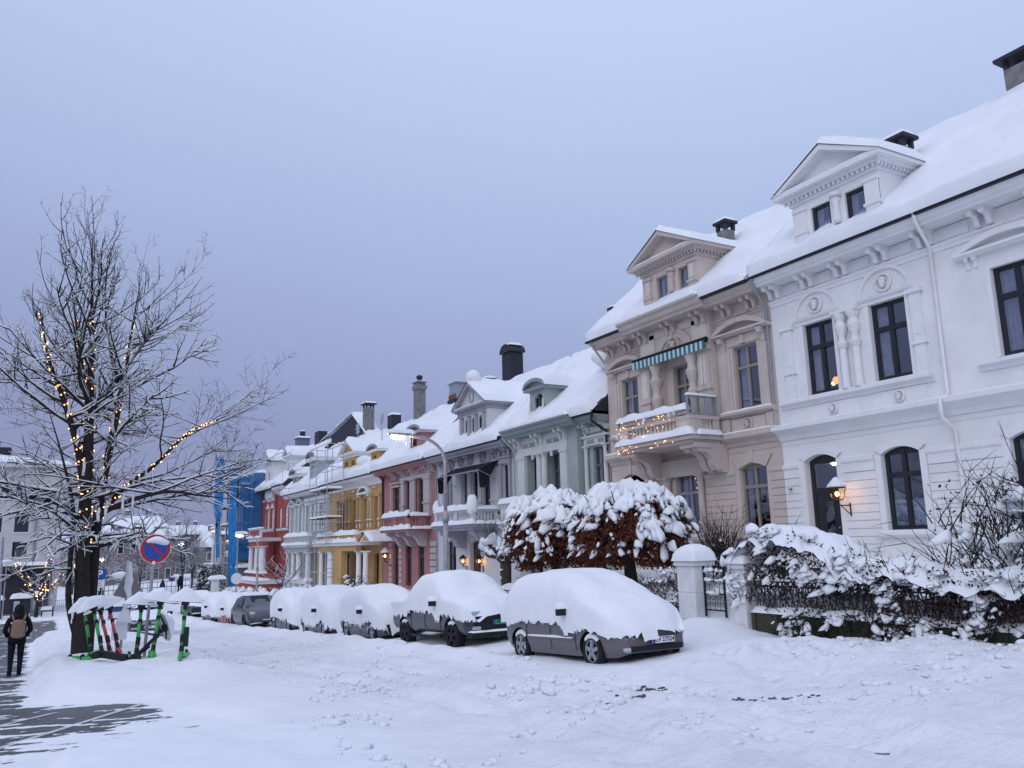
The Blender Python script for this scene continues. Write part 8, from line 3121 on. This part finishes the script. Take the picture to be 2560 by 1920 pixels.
scooter('leftmost bright green rental scooter against the lime tree trunk', 1.12, 21.9, 0.45, 'scoot_green', -0.12, 0.16)
scooter('second bright green rental scooter, leaning beside the red ones', 1.32, 21.2, 0.40, 'scoot_green', -0.16, 0.22)
scooter('red rental scooter leaning right behind the second green one', 1.52, 21.6, 0.35, 'scoot_red', -0.20, 0.25)
scooter('farther red rental scooter half hidden by the warning sign pole', 1.75, 22.6, 0.3, 'scoot_red', -0.18, 0.30)
scooter('toppled dark rental scooter lying in the snow', 1.62, 19.2, 0.9, 'plastic_dark', fallen=True, depth=0.05)
scooter('bright green rental scooter upright just left of the no-parking pole', 1.80, 19.5, 0.05, 'scoot_green', 0.07, -0.05)
scooter('bright green rental scooter touching the no-parking pole on its right', 2.08, 19.2, -0.1, 'scoot_green', 0.10, -0.14)
scooter('rightmost bright green rental scooter with black battery box, standing alone', 2.58, 18.6, -0.25, 'scoot_green', 0.02, -0.10, box=True)

# ------------------------------------------------------------------ people
def skin_figure(name, verts, edges, mats, parent, sub=2):
    me = bpy.data.meshes.new(name)
    me.from_pydata([v[:3] for v in verts], edges, [])
    ob = bpy.data.objects.new(name, me)
    C.objects.link(ob)
    ob.modifiers.new('skin', 'SKIN').use_smooth_shade = True
    for i, v in enumerate(verts):
        r = v[3] if isinstance(v[3], tuple) else (v[3], v[3])
        me.skin_vertices[0].data[i].radius = r
    me.skin_vertices[0].data[0].use_root = True
    sb = ob.modifiers.new('sub', 'SUBSURF')
    sb.levels = sb.render_levels = sub
    dg = bpy.context.evaluated_depsgraph_get()
    new = bpy.data.meshes.new_from_object(ob.evaluated_get(dg))
    bpy.data.objects.remove(ob)
    new.materials.clear()
    for m_ in ([mats] if isinstance(mats, str) else mats):
        new.materials.append(MATS[m_])
    new.polygons.foreach_set('use_smooth', [True] * len(new.polygons))
    o = bpy.data.objects.new(name, new)
    C.objects.link(o)
    o.parent = parent
    return o


def person(label, x, y, zf, yaw_, h, coat, legs, stride=0.12, hood=None, hands='down', lean=0.0, skin_face=True, group=None):
    """standing or walking figure, local +y is where it faces"""
    t = local_thing('person', label, 'person', (x, y, zf), (0, 0, yaw_), group)
    s = h / 1.74
    S = lambda *p: tuple(q * s for q in p)
    f, b = stride, -stride
    V = [
        (*S(0, 0, 0.95), (0.15 * s, 0.115 * s)), (*S(0, lean * 0.4, 1.12), (0.15 * s, 0.11 * s)), (*S(0, lean * 0.8, 1.30), (0.175 * s, 0.125 * s)), (*S(0, lean, 1.42), (0.15 * s, 0.10 * s)), (*S(0, lean + 0.01, 1.50), 0.065 * s), (*S(0, lean + 0.02, 1.62), (0.085 * s, 0.10 * s)), (*S(0, lean + 0.02, 1.70), (0.06 * s, 0.075 * s)),
        (*S(0.10, 0, 0.88), 0.105 * s), (*S(0.105, f * 0.5 + 0.02, 0.50), 0.075 * s), (*S(0.105, f * 0.6, 0.10), 0.052 * s), (*S(0.11, f + 0.10, 0.045), 0.045 * s),
        (*S(-0.10, 0, 0.88), 0.105 * s), (*S(-0.105, b * 0.3 + 0.02, 0.50), 0.075 * s), (*S(-0.105, b, 0.10), 0.052 * s), (*S(-0.11, b + 0.13, 0.045), 0.045 * s),
    ]
    if hands == 'pockets':
        arms = [(*S(0.20, lean, 1.40), 0.072 * s), (*S(0.285, lean - 0.05, 1.14), 0.062 * s), (*S(0.20, 0.08, 0.96), 0.052 * s), (*S(-0.20, lean, 1.40), 0.072 * s), (*S(-0.285, lean - 0.05, 1.14), 0.062 * s), (*S(-0.20, 0.08, 0.96), 0.052 * s)]
    else:
        arms = [(*S(0.20, lean, 1.40), 0.068 * s), (*S(0.25, lean - 0.04, 1.12), 0.055 * s), (*S(0.24, 0.06 + lean, 0.88), 0.042 * s), (*S(-0.20, lean, 1.40), 0.068 * s), (*S(-0.25, lean + 0.03, 1.12), 0.055 * s), (*S(-0.24, 0.02 + lean, 0.88), 0.042 * s)]
    n = len(V)
    V += arms
    E_ = [(0, 1), (1, 2), (2, 3), (3, 4), (4, 5), (5, 6), (0, 7), (7, 8), (8, 9), (9, 10), (0, 11), (11, 12), (12, 13), (13, 14), (3, n), (n, n + 1), (n + 1, n + 2), (3, n + 3), (n + 3, n + 4), (n + 4, n + 5)]
    body = skin_figure('body', V, E_, legs, t)
    me = body.data
    me.materials.append(MATS[coat])
    if hood is None: me.materials.append(MATS['skin'])
    idx = []
    for p in me.polygons:
        c = p.center
        arm = abs(c.x) > 0.155 * s and 0.85 * s < c.z
        k = 0
        if c.z > 0.86 * s or arm: k = 1
        if hood is None and c.z > 1.53 * s: k = 2
        idx.append(k)
    me.polygons.foreach_set('material_index', idx)
    # jacket hem and head covering
    m_ = MB()
    m_.lathe([(0.205 * s, 0.80 * s), (0.20 * s, 0.95 * s), (0.185 * s, 1.12 * s), (0.19 * s, 1.28 * s)], 0, 0, 18)
    m_.v = [(vx, vy * 0.72 + lean * 0.5 * s, vz) for vx, vy, vz in m_.v]
    m_.build('jacket', coat, t, smooth=True)
    if hood:
        m_ = MB()
        m_.blob((0, (lean + 0.0) * s, 1.62 * s), (0.125 * s, 0.14 * s, 0.155 * s), 14, 10, 3, 0.12)
        m_.blob((0, (lean - 0.05) * s, 1.47 * s), (0.15 * s, 0.12 * s, 0.12 * s), 14, 8, 5, 0.15)
        m_.build('hair' if hood == 'hair_black' else 'hood', hood, t, smooth=True)
    else:
        m_ = MB()
        m_.blob((0, (lean + 0.005) * s, 1.70 * s), (0.10 * s, 0.115 * s, 0.085 * s), 12, 8, 3, 0.05)
        m_.build('hat', coat, t, smooth=True)
        m_ = MB()
        m_.blob((0, (lean + 0.125) * s, 1.62 * s), (0.018 * s, 0.025 * s, 0.03 * s), 8, 6)
        m_.build('nose', 'skin', t, smooth=True)
    for sx in (1, -1):
        if hands != 'pockets':
            hm = MB()
            hx, hy, hz = sx * 0.24 * s, (0.06 if sx > 0 else 0.02) * s + lean * s, 0.82 * s
            hm.blob((hx, hy, hz), (0.028 * s, 0.042 * s, 0.055 * s), 8, 6)
            for q in range(4):
                fy = hy - 0.03 * s + q * 0.02 * s
                hm.sweep([(hx, fy, hz - 0.03 * s), (hx - sx * 0.008 * s, fy, hz - 0.08 * s), (hx - sx * 0.025 * s, fy, hz - (0.11 - 0.008 * abs(q - 1.5)) * s)], 0.009 * s, 5)
            hm.sweep([(hx - sx * 0.01 * s, hy + 0.035 * s, hz + 0.01 * s), (hx - sx * 0.02 * s, hy + 0.06 * s, hz - 0.05 * s)], 0.010 * s, 5)
            hm.build('hand', 'coat_black', t, smooth=True)
    for sx, ff in ((1, stride), (-1, -stride + 0.03)):
        m_ = MB()
        m_.blob((sx * 0.108 * s, (ff + 0.05) * s, 0.055 * s), (0.052 * s, 0.135 * s, 0.06 * s), 10, 7, 2, 0.1)
        m_.blob((sx * 0.108 * s, (ff - 0.02) * s, 0.13 * s), (0.055 * s, 0.06 * s, 0.09 * s), 10, 7, 2, 0.1)
        m_.build('boot', 'coat_black', t, smooth=True)
    return t


px_, py_ = -0.45, 25.0
pz = Z(px_, py_)
woman = person('long-haired person in black seen from behind, walking up the wet path with a beige backpack', px_, py_, pz - 0.01, 0.06, 1.74, 'coat_black', 'denim_dark', 0.07, 'hair_black', 'pockets')
bp = local_thing('backpack', 'beige square backpack worn by the person on the wet path', 'backpack', (px_, py_, pz), (0, 0, 0.06))
m_ = MB()
def fn(u, v):
    a = 2 * PI * u
    q = math.sin(PI * min(1, max(0, v)))
    e = 0.42
    cx_, cy_ = math.copysign(abs(math.cos(a)) ** e, math.cos(a)), math.copysign(abs(math.sin(a)) ** e, math.sin(a))
    k = 0.30 + 0.70 * min(1, q * 2.2) ** 0.5
    return (cx_ * 0.155 * k * (1.06 - 0.14 * v), -0.205 + cy_ * 0.085 * k, 0.93 + 0.46 * v)
m_.grid(fn, 32, 18)
m_.build('bag', 'bag_beige', bp, smooth=True)
MB().box(-0.115, 0.115, -0.30, -0.285, 0.97, 1.14).build('front_pocket', 'bag_beige', bp)
for sx in (1, -1):
    MB().sweep([(sx * 0.10, -0.17, 1.36), (sx * 0.135, -0.14, 1.45), (sx * 0.135, 0.0, 1.50), (sx * 0.135, 0.10, 1.42)], 0.026, 6).build('shoulder_strap', 'bag_beige', bp, smooth=True)
MB().sweep([(-0.05, -0.20, 1.38), (-0.04, -0.20, 1.43), (0.04, -0.20, 1.43), (0.05, -0.20, 1.38)], 0.010, 5).build('grab_handle', 'ink', bp, smooth=True)

person('man in dark jacket and cap standing beyond the parking sign', 3.85, 82, Z(3.85, 82), PI, 1.74, 'coat_black', 'denim_dark', 0.05, None)
person('hooded walker in long navy coat left of the small far no-parking sign', 10.6, 91.5, Z(10.6, 91.5) + 0.1, 0.5, 1.66, 'coat_blue', 'denim_dark', 0.2, 'coat_blue')
person('taller hooded walker in black right of the small far no-parking sign', 12.3, 92, Z(12.3, 92) + 0.1, -0.4, 1.78, 'coat_black', 'denim_dark', 0.18, 'coat_black')
person('distant person in dark clothes behind the warning triangle', 5.0, 90, Z(5.0, 90), 0.2, 1.72, 'coat_black', 'denim_dark', 0.1, 'coat_black')
# small dog with the far walkers
t = local_thing('dog', 'small dark dog walking beside the far navy-coated walker', 'dog', (9.95, 91.2, Z(9.95, 91.2) + 0.05), (0, 0, 1.2))
skin_figure('body', [(0, 0, 0.40, 0.10), (0, 0.18, 0.42, 0.11), (0, 0.32, 0.48, 0.07), (0, 0.42, 0.56, 0.075), (0, 0.52, 0.54, 0.04), (0, -0.2, 0.40, 0.09), (0, -0.36, 0.50, 0.025), (0.07, 0.2, 0.22, 0.035), (0.07, 0.2, 0.03, 0.028), (-0.07, 0.26, 0.22, 0.035), (-0.07, 0.30, 0.03, 0.028), (0.07, -0.2, 0.25, 0.05), (0.07, -0.26, 0.12, 0.03), (0.07, -0.24, 0.02, 0.028), (-0.07, -0.2, 0.25, 0.05), (-0.07, -0.3, 0.12, 0.03), (-0.07, -0.3, 0.02, 0.028)],
            [(0, 1), (1, 2), (2, 3), (3, 4), (0, 5), (5, 6), (1, 7), (7, 8), (1, 9), (9, 10), (5, 11), (11, 12), (12, 13), (5, 14), (14, 15), (15, 16)], 'coat_black', t, 1)

# ------------------------------------------------------------------ far left: square, buildings, trees
H = House('arched_window_building', 'large pale building with arched windows behind the lime tree', -6, 93, -3.2, 'pale_wall', 'frame_white', 'frame_dark')
t = H.o
m_ = MB()
bx0, bx1, by = -16.0, 1.3, 90.0
ups = []
for k in range(6):
    c = -2.07 - 2.15 * k
    ups.append(('arch', c - 0.57, c + 0.57, 3.9, 5.85))
    ups.append(('rect', c - 0.58, c + 0.58, 1.65, 3.0))
    ups.append(('pair', c - 0.70, c - 0.10, 7.0, 8.25))
    ups.append(('pair', c + 0.30, c + 0.90, 7.0, 8.25))
holes = [(-b, -a, c, d) for _, a, b, c, d in ups]
tmp = MB()
wall_holes(tmp, by, -bx1, -bx0, -4.0, 10.0, holes, 0.35)
for kind, a, b, c, d in ups:
    if kind != 'rect': arch_fill(tmp, by, -b, -a, d, 0.42 if kind == 'arch' else 0.2, 0.35)
m_.v = [(-v[1], v[0], v[2]) for v in tmp.v]
m_.f = [tuple(f) for f in tmp.f]; m_.m = tmp.m
m_.poly([(bx1, by, -4), (bx1, by + 12, -4), (bx1, by + 12, 10), (bx1, by, 10)])
m_.build('wall', 'pale_wall', t)
for kind, a, b, c, d in ups:
    wo_ = MB().box(a, b, by + 0.28, by + 0.32, c, d).build('window', 'frame_dark', t)
    for q in range(2):
        aa = a + 0.06 + (b - a - 0.06) * q / 2
        MB().box(aa, aa + (b - a) / 2 - 0.09, by + 0.265, by + 0.28, c + 0.08, d - 0.08 if kind == 'rect' else d - 0.3).build('pane', 'car_glass', wo_)
    MB().box(a - 0.1, b + 0.1, by - 0.08, by + 0.02, c - 0.12, c).build('sill', 'frame_white', t)
MB().box(bx0, bx1 + 0.3, by - 0.35, by + 12, 9.9, 10.25).build('eaves_cornice', 'frame_white', t)
MB().tube((-0.95, by - 0.12, 10), (-0.95, by - 0.12, 0.8), 0.09, 6).build('downpipe', 'zinc', t)
sn = MB()
snow_patch(sn, (bx1 + 0.5, by - 0.5, 10.2), (bx1 + 0.5, by + 6, 10.6), (bx0, by + 6, 13.0), (bx0, by - 0.5, 10.6), 0.35, 14, 40, 0.3, 3, 0.4)
sn.build('snow_cover', 'snow', t, smooth=True)
MB().box(-6.0, -3.6, by + 4, by + 6, 10.5, 12.2).build('roof_hatch', 'tar', t)
for k in range(9):
    MB().prism_y([(-14.5 + k * 1.7, 0.75), (-13.0 + k * 1.7, 0.75), (-13.0 + k * 1.7, 0.45), (-13.4 + k * 1.7, 0.32), (-13.8 + k * 1.7, 0.45), (-14.2 + k * 1.7, 0.32), (-14.5 + k * 1.7, 0.45)], by - 1.5, by - 1.4).build('awning_valance', 'frame_brown', t)
MB().box(-15, 0.8, by - 1.5, by, 0.75, 0.85).build('awning', 'frame_brown', t)
s_ = MB(); snow_slab(s_, -15, 0.8, by - 1.6, by, 0.85, 0.3, 0.3, 0.3, 3); s_.build('awning_snow', 'snow', t, smooth=True)
MB().box(-15, 0.6, by - 0.3, by - 0.2, -3.4, 0.4).build('shop_front', 'interior', t)

# market stalls and clutter before it
rng = random.Random(31)
for k, (x, y, w_, lab) in enumerate(((-1.4, 79, 1.3, 'dark snow-capped kiosk left of the small lit tree'), (-0.25, 81, 0.9, 'small pale snow-capped kiosk behind the small lit tree'), (-3.4, 80, 1.4, 'low snow-capped stall at the frame edge behind the walker'))):
    zg = Z(x, y)
    t = thing('kiosk', lab, 'kiosk', (x, y, zg))
    MB().box(x - w_ / 2, x + w_ / 2, y, y + 1.2, zg, zg + 1.5).build('cabin', 'frame_dark' if k != 1 else 'zinc', t)
    MB().box(x - w_ * 0.36, x - w_ * 0.05, y - 0.02, y, zg + 0.5, zg + 1.3).build('poster', 'blind', t)
    MB().box(x + w_ * 0.05, x + w_ * 0.40, y - 0.02, y, zg + 0.7, zg + 1.3).build('hatch', 'interior', t)
    s_ = MB(); snow_slab(s_, x - w_ * 0.6, x + w_ * 0.6, y - 0.15, y + 1.35, zg + 1.5, 0.38, 0.3, 0.15, k); s_.build('snow', 'snow', t, smooth=True)
zg = Z(0.5, 76)
t = thing('bench', 'dark park bench buried in snow across the wet side street', 'bench', (0.5, 76, zg))
MB().box(0.1, 0.95, 76, 76.4, zg + 0.42, zg + 0.50).build('seat', 'wood', t)
MB().box(0.84, 0.95, 75.9, 76.0, zg - 0.1, zg + 0.75).build('leg', 'frame_dark', t)
MB().box(0.1, 0.18, 75.95, 76.05, zg - 0.1, zg + 0.45).build('leg', 'frame_dark', t)
s_ = MB(); snow_slab(s_, 0.05, 1.0, 75.95, 76.45, zg + 0.5, 0.3, 0.3, 0.1, 2); s_.build('snow', 'snow', t, smooth=True)
t = thing('crowd_barrier', 'light metal crowd barrier behind the small lit tree', 'barrier', (1.4, 83, Z(1.4, 83)))
zg = Z(1.4, 83)
for z in (0.15, 1.05):
    MB().tube((0.1, 83, zg + z), (3.2, 83, zg + z), 0.025, 5).build('rail', 'galv', t)
for k in range(20):
    MB().tube((0.15 + k * 0.16, 83, zg), (0.15 + k * 0.16, 83, zg + 1.05), 0.014, 4).build('bar', 'galv', t)
t = thing('notice_board', 'dark rounded notice board beside the crowd barrier', 'sign', (0.3, 82, Z(0.3, 82)))
MB().box(-0.1, 0.45, 82, 82.06, Z(0.3, 82) + 0.55, Z(0.3, 82) + 1.5).build('board', 'paint_grey', t)
MB().tube((0.18, 82.03, Z(0.3, 82) - 0.1), (0.18, 82.03, Z(0.3, 82) + 0.6), 0.04, 5).build('post', 'galv', t)
t = thing('blue_container', 'blue container under a tall cap of snow behind the warning triangle', 'container', (4.5, 62, Z(4.5, 62)))
zg = Z(4.5, 62)
MB().box(4.0, 5.0, 62, 62.9, zg - 0.1, zg + 0.85).build('tub', 'paint_blue', t)
MB().box(4.2, 4.8, 61.985, 62.0, zg + 0.1, zg + 0.5).build('label_plate', 'sign_white', t)
s_ = MB(); snow_slab(s_, 3.9, 5.1, 61.9, 63.0, zg + 0.85, 0.7, 0.2, 0.1, 2); s_.build('snow', 'snow', t, smooth=True)
t = thing('lamp_standard', 'tall thin steel mast at the far left edge of the square', 'mast', (-2.8, 77, Z(-2.8, 77)))
MB().tube((-2.75, 77, Z(-2.8, 77)), (-2.95, 77, 3.2), 0.09, 8).build('mast', 'galv', t)
for (x, y, z, lab) in ((-2.5, 76, 1.15, 'white globe lamp by the pale building'), (4.6, 118, 1.2, 'small lit lamp left of the parking sign pole'), (6.6, 122, 1.0, 'small lit lamp right of the parking sign pole'), (13.3, 100, 2.6, 'lit lamp with snow cap in the frosted tree')):
    t = thing('globe_lamp', lab, 'lamp', (x, y, Z(x, y)))
    MB().tube((x, y, Z(x, y) - 0.1), (x, y, z), 0.05, 6).build('post', 'galv', t)
    MB().blob((x, y, z), (0.26, 0.26, 0.16), 10, 7).build('globe', 'lamp_street' if y > 80 else 'sign_white', t, smooth=True)
    s_ = MB(); s_.blob((x, y, z + 0.16), (0.36, 0.36, 0.16), 10, 7, x, 0.2); s_.build('snow', 'snow', t, smooth=True)


def small_tree(label, x, y, h, rad_, seed, mats='bark_far', lights=0, n1=4.0, snow=True, r=0.14, name='bare_tree', lean=0.3, zoff=0.0):
    zg = Z(x, y) + zoff
    spec = dict(centre=(x, y, zg + h * 0.6), radius=rad_, z0=zg + h * 0.22, z1=zg + h, droop=0.10, n1=n1, n2=7, n3=4,
                stems=[[(x, y, zg - 0.2, r), (x + 0.1 * lean, y, zg + h * 0.3, r * 0.8), (x + 0.5 * lean, y, zg + h * 0.6, r * 0.5), (x + 0.8 * lean, y, zg + h, 0.02)],
                       [(x, y, zg + h * 0.25, r * 0.7), (x - 0.8 * lean, y + 0.2, zg + h * 0.55, r * 0.4), (x - 1.8 * lean, y + 0.3, zg + h * 0.85, 0.02)],
                       [(x, y, zg + h * 0.28, r * 0.6), (x + 1.2 * lean, y - 0.2, zg + h * 0.5, r * 0.4), (x + 2.6 * lean, y, zg + h * 0.8, 0.02)]])
    t, st = grow_tree(name, label, (x, y, zg), spec, seed, mats, snow=snow)
    if lights:
        rr_ = random.Random(seed)
        L = thing('fairy_lights', 'warm fairy lights in the ' + label.split(',')[0], 'fairy lights', (x, y, zg + h * 0.5))
        for sm, sr in st:
            for i in range(len(sm)):
                if sm[i].z > zg + h * 0.3:
                    for q in range(lights):
                        inst(bulb, 'bulb', sm[i] + Vector((rr_.uniform(-0.25, 0.25), -0.1, rr_.uniform(-0.2, 0.2))), L, scale=(2.2, 2.2, 2.2))
    return t


small_tree('small spreading tree lit with fairy lights on the square, snow on its branches', -0.25, 76, 4.9, 2.4, 41, 'bark', 2, 3.4, True, 0.15, lean=0.9)
small_tree('frosted bare tree in front of the white corner house', 13.3, 98, 7.4, 3.4, 43, 'bark_far', 0, 4.2, True, 0.16)
small_tree('low frosted tree behind the far walkers', 10.4, 112, 6.0, 3.2, 44, 'bark_far', 0, 4.2, True, 0.14)
small_tree('frosted tree at the right of the parking sign', 6.5, 118, 6.5, 3.4, 45, 'bark_far', 0, 4.0, True, 0.14)
small_tree('frosted tree in front of the white corner house railing', 15.8, 108, 6.0, 2.6, 46, 'bark_far', 0, 4.4, True, 0.13)
small_tree('tall frosted tree between the pale building and the far roofs', 3.6, 128, 8.0, 3.6, 47, 'bark_far', 0, 4.0, True, 0.15)
small_tree('slender bare tree with snowy arching branches before the red house', 13.0, 53.0, 2.6, 1.5, 48, 'bark_far', 0, 6.0, True, 0.06, lean=0.5, zoff=0.9)

# far houses
def far_house(label, x0, x1, y, zb, ze, zr, wall, nwin=5, rows=2, dormers=0, depth=12):
    t = thing('far_house', label, 'house', ((x0 + x1) / 2, y, zb))
    MB().box(x0, x1, y, y + depth, zb, ze).build('wall', wall, t)
    ym = y + depth / 2
    sn = MB()
    ins = min((x1 - x0) * 0.22, 4)
    snow_patch(sn, (x0 - 0.4, y - 0.4, ze), (x0 + ins, ym, zr), (x1 - ins, ym, zr), (x1 + 0.4, y - 0.4, ze), 0.3, 14, 30, 0.3, x0, 0.4)
    snow_patch(sn, (x1 + 0.4, y - 0.4, ze), (x1 - ins, ym, zr), (x1 - ins, ym + 0.1, zr), (x1 + 0.4, y + depth, ze), 0.3, 14, 12, 0.3, x1, 0.4)
    snow_patch(sn, (x0 - 0.4, y + depth, ze), (x0 + ins, ym + 0.1, zr), (x0 + ins, ym, zr), (x0 - 0.4, y - 0.4, ze), 0.3, 14, 12, 0.3, x1, 0.4)
    sn.build('roof_snow', 'snow', t, smooth=True)
    MB().box(x0 - 0.3, x1 + 0.3, y - 0.3, y, ze - 0.3, ze).build('eaves', 'slate', t)
    for r in range(rows):
        for k in range(nwin):
            c = x0 + (x1 - x0) * (k + 0.5) / nwin
            z0 = zb + (ze - zb) * (r + 0.35) / rows
            wn = MB().box(c - 0.45, c + 0.45, y - 0.05, y, z0, z0 + (ze - zb) / rows * 0.42).build('window', 'frame_white', t)
            MB().box(c - 0.36, c + 0.36, y - 0.06, y - 0.05, z0 + 0.08, z0 + (ze - zb) / rows * 0.42 - 0.08).build('pane', 'car_glass', wn)
    for k in range(dormers):
        c = x0 + (x1 - x0) * (k + 0.7) / (dormers + 0.4)
        q = 0.35
        dm = MB().box(c - 0.8, c + 0.8, y + depth * 0.5 * q * 0.6, y + depth * 0.4, ze + (zr - ze) * 0.15, ze + (zr - ze) * (0.45)).build('dormer', 'slate', t)
        s_ = MB(); snow_slab(s_, c - 1.0, c + 1.0, y + depth * 0.5 * q * 0.5, y + depth * 0.45, ze + (zr - ze) * 0.45, 0.3, 0.2, 0.3, k); s_.build('dormer_snow', 'snow', t, smooth=True)
    for k in range(2):
        c = x0 + (x1 - x0) * (0.35 + 0.3 * k)
        ch = MB().box(c - 0.4, c + 0.4, ym - 0.3, ym + 0.3, zr - 0.5, zr + 0.9).build('chimney', wall, t)
        s_ = MB(); snow_slab(s_, c - 0.45, c + 0.45, ym - 0.35, ym + 0.35, zr + 0.9, 0.25, 0.2, 0.2, k); s_.build('chimney_snow', 'snow', ch, smooth=True)
    return t


far_house('brown far house with a broad snowy hipped roof and small dormers behind the no-parking sign', 8.0, 19.0, 150, -4, 4.4, 8.0, 'far_wall', 6, 2, 3)
far_house('grey far house beyond the frosted tree with a low snowy roof', 21.0, 33.0, 190, -4, 5.4, 7.4, 'far_wall2', 6, 2, 0)
far_house('reddish far house low behind the warning triangle', 3.0, 8.0, 165, -4, 3.0, 5.2, 'far_wall', 4, 2, 1)
far_house('long dark far house between pale building and brown house', -3.0, 4.5, 175, -4, 3.4, 6.4, 'far_wall2', 5, 2, 2)
far_house('snowy-roofed far house just left of the white corner house', 22.0, 27.5, 140, -4, 2.4, 5.0, 'far_wall', 3, 2, 1)

# railing by the park across the far street
t = thing('park_railing', 'pale snowy park railing behind the far walkers', 'railing', (9, 104, -3))
for z in (-1.6, -2.2):
    MB().tube((4, 104, z - 0.2), (15, 104, z + 0.15), 0.05, 5).build('rail', 'galv', t)
for k in range(23):
    x = 4 + k * 0.5
    MB().tube((x, 104, -3.4), (x, 104, -1.7 + 0.03 * k * 0.5), 0.03, 4).build('bar', 'galv', t)
# garden gate pier and dark fence by the white corner house
zg = Z(14.0, 80)
t = thing('gate_pier', 'white snow-covered gate pier before the dark fence at the row end', 'gate post', (13.4, 78, zg))
MB().box(13.1, 13.7, 78, 78.6, zg - 0.3, zg + 1.7).build('pier', 'post_white', t)
s_ = MB(); snow_slab(s_, 12.8, 14.3, 77.8, 78.8, zg + 1.7, 0.35, 0.3, 0.1, 2); s_.build('snow', 'snow', t, smooth=True)
t = thing('board_fence', 'dark garden fence sloping beside the white gate pier', 'fence', (14.0, 70, zg))
for k in range(16):
    y = 62 + k * 1.0
    MB().box(13.95, 14.05, y, y + 0.9, G(14, y) - 0.2, G(14, y) + 0.95).build('board', 'frame_dark', t)
s_ = MB(); snow_slab(s_, 13.9, 14.1, 62, 78, 0, 0.12, 0.4, 0.3, 2, zf=lambda x, y: G(14, y) + 0.93); s_.build('snow', 'snow', t, smooth=True)
# balcony star lights on the beige house
t = thing('balcony_lights', 'warm star fairy lights draped over the beige house balcony', 'fairy lights', (18.3, 22.7, 5.5))
rng = random.Random(8)
for k in range(60):
    u = rng.random()
    y = 21.0 + 3.6 * u ** 0.6
    inst(bulb, 'bulb', (18.27 - rng.uniform(0, 0.03), y, rng.uniform(4.85, 6.0) if y > 24.1 else rng.choice((5.90, 5.80, 5.45, 5.0)) + rng.uniform(-0.18, 0.1)), t, scale=(0.85, 0.85, 0.85))
for (y, z) in ((21.3, 5.95), (21.55, 5.9), (22.9, 5.95), (24.55, 5.5)):
    m_ = MB()
    for k in range(4):
        a = PI * k / 4
        m_.tube((18.24, y - 0.13 * math.cos(a), z - 0.13 * math.sin(a)), (18.24, y + 0.13 * math.cos(a), z + 0.13 * math.sin(a)), 0.014, 4)
    m_.build('star', 'sign_white', t)

# distant hillside closing the view
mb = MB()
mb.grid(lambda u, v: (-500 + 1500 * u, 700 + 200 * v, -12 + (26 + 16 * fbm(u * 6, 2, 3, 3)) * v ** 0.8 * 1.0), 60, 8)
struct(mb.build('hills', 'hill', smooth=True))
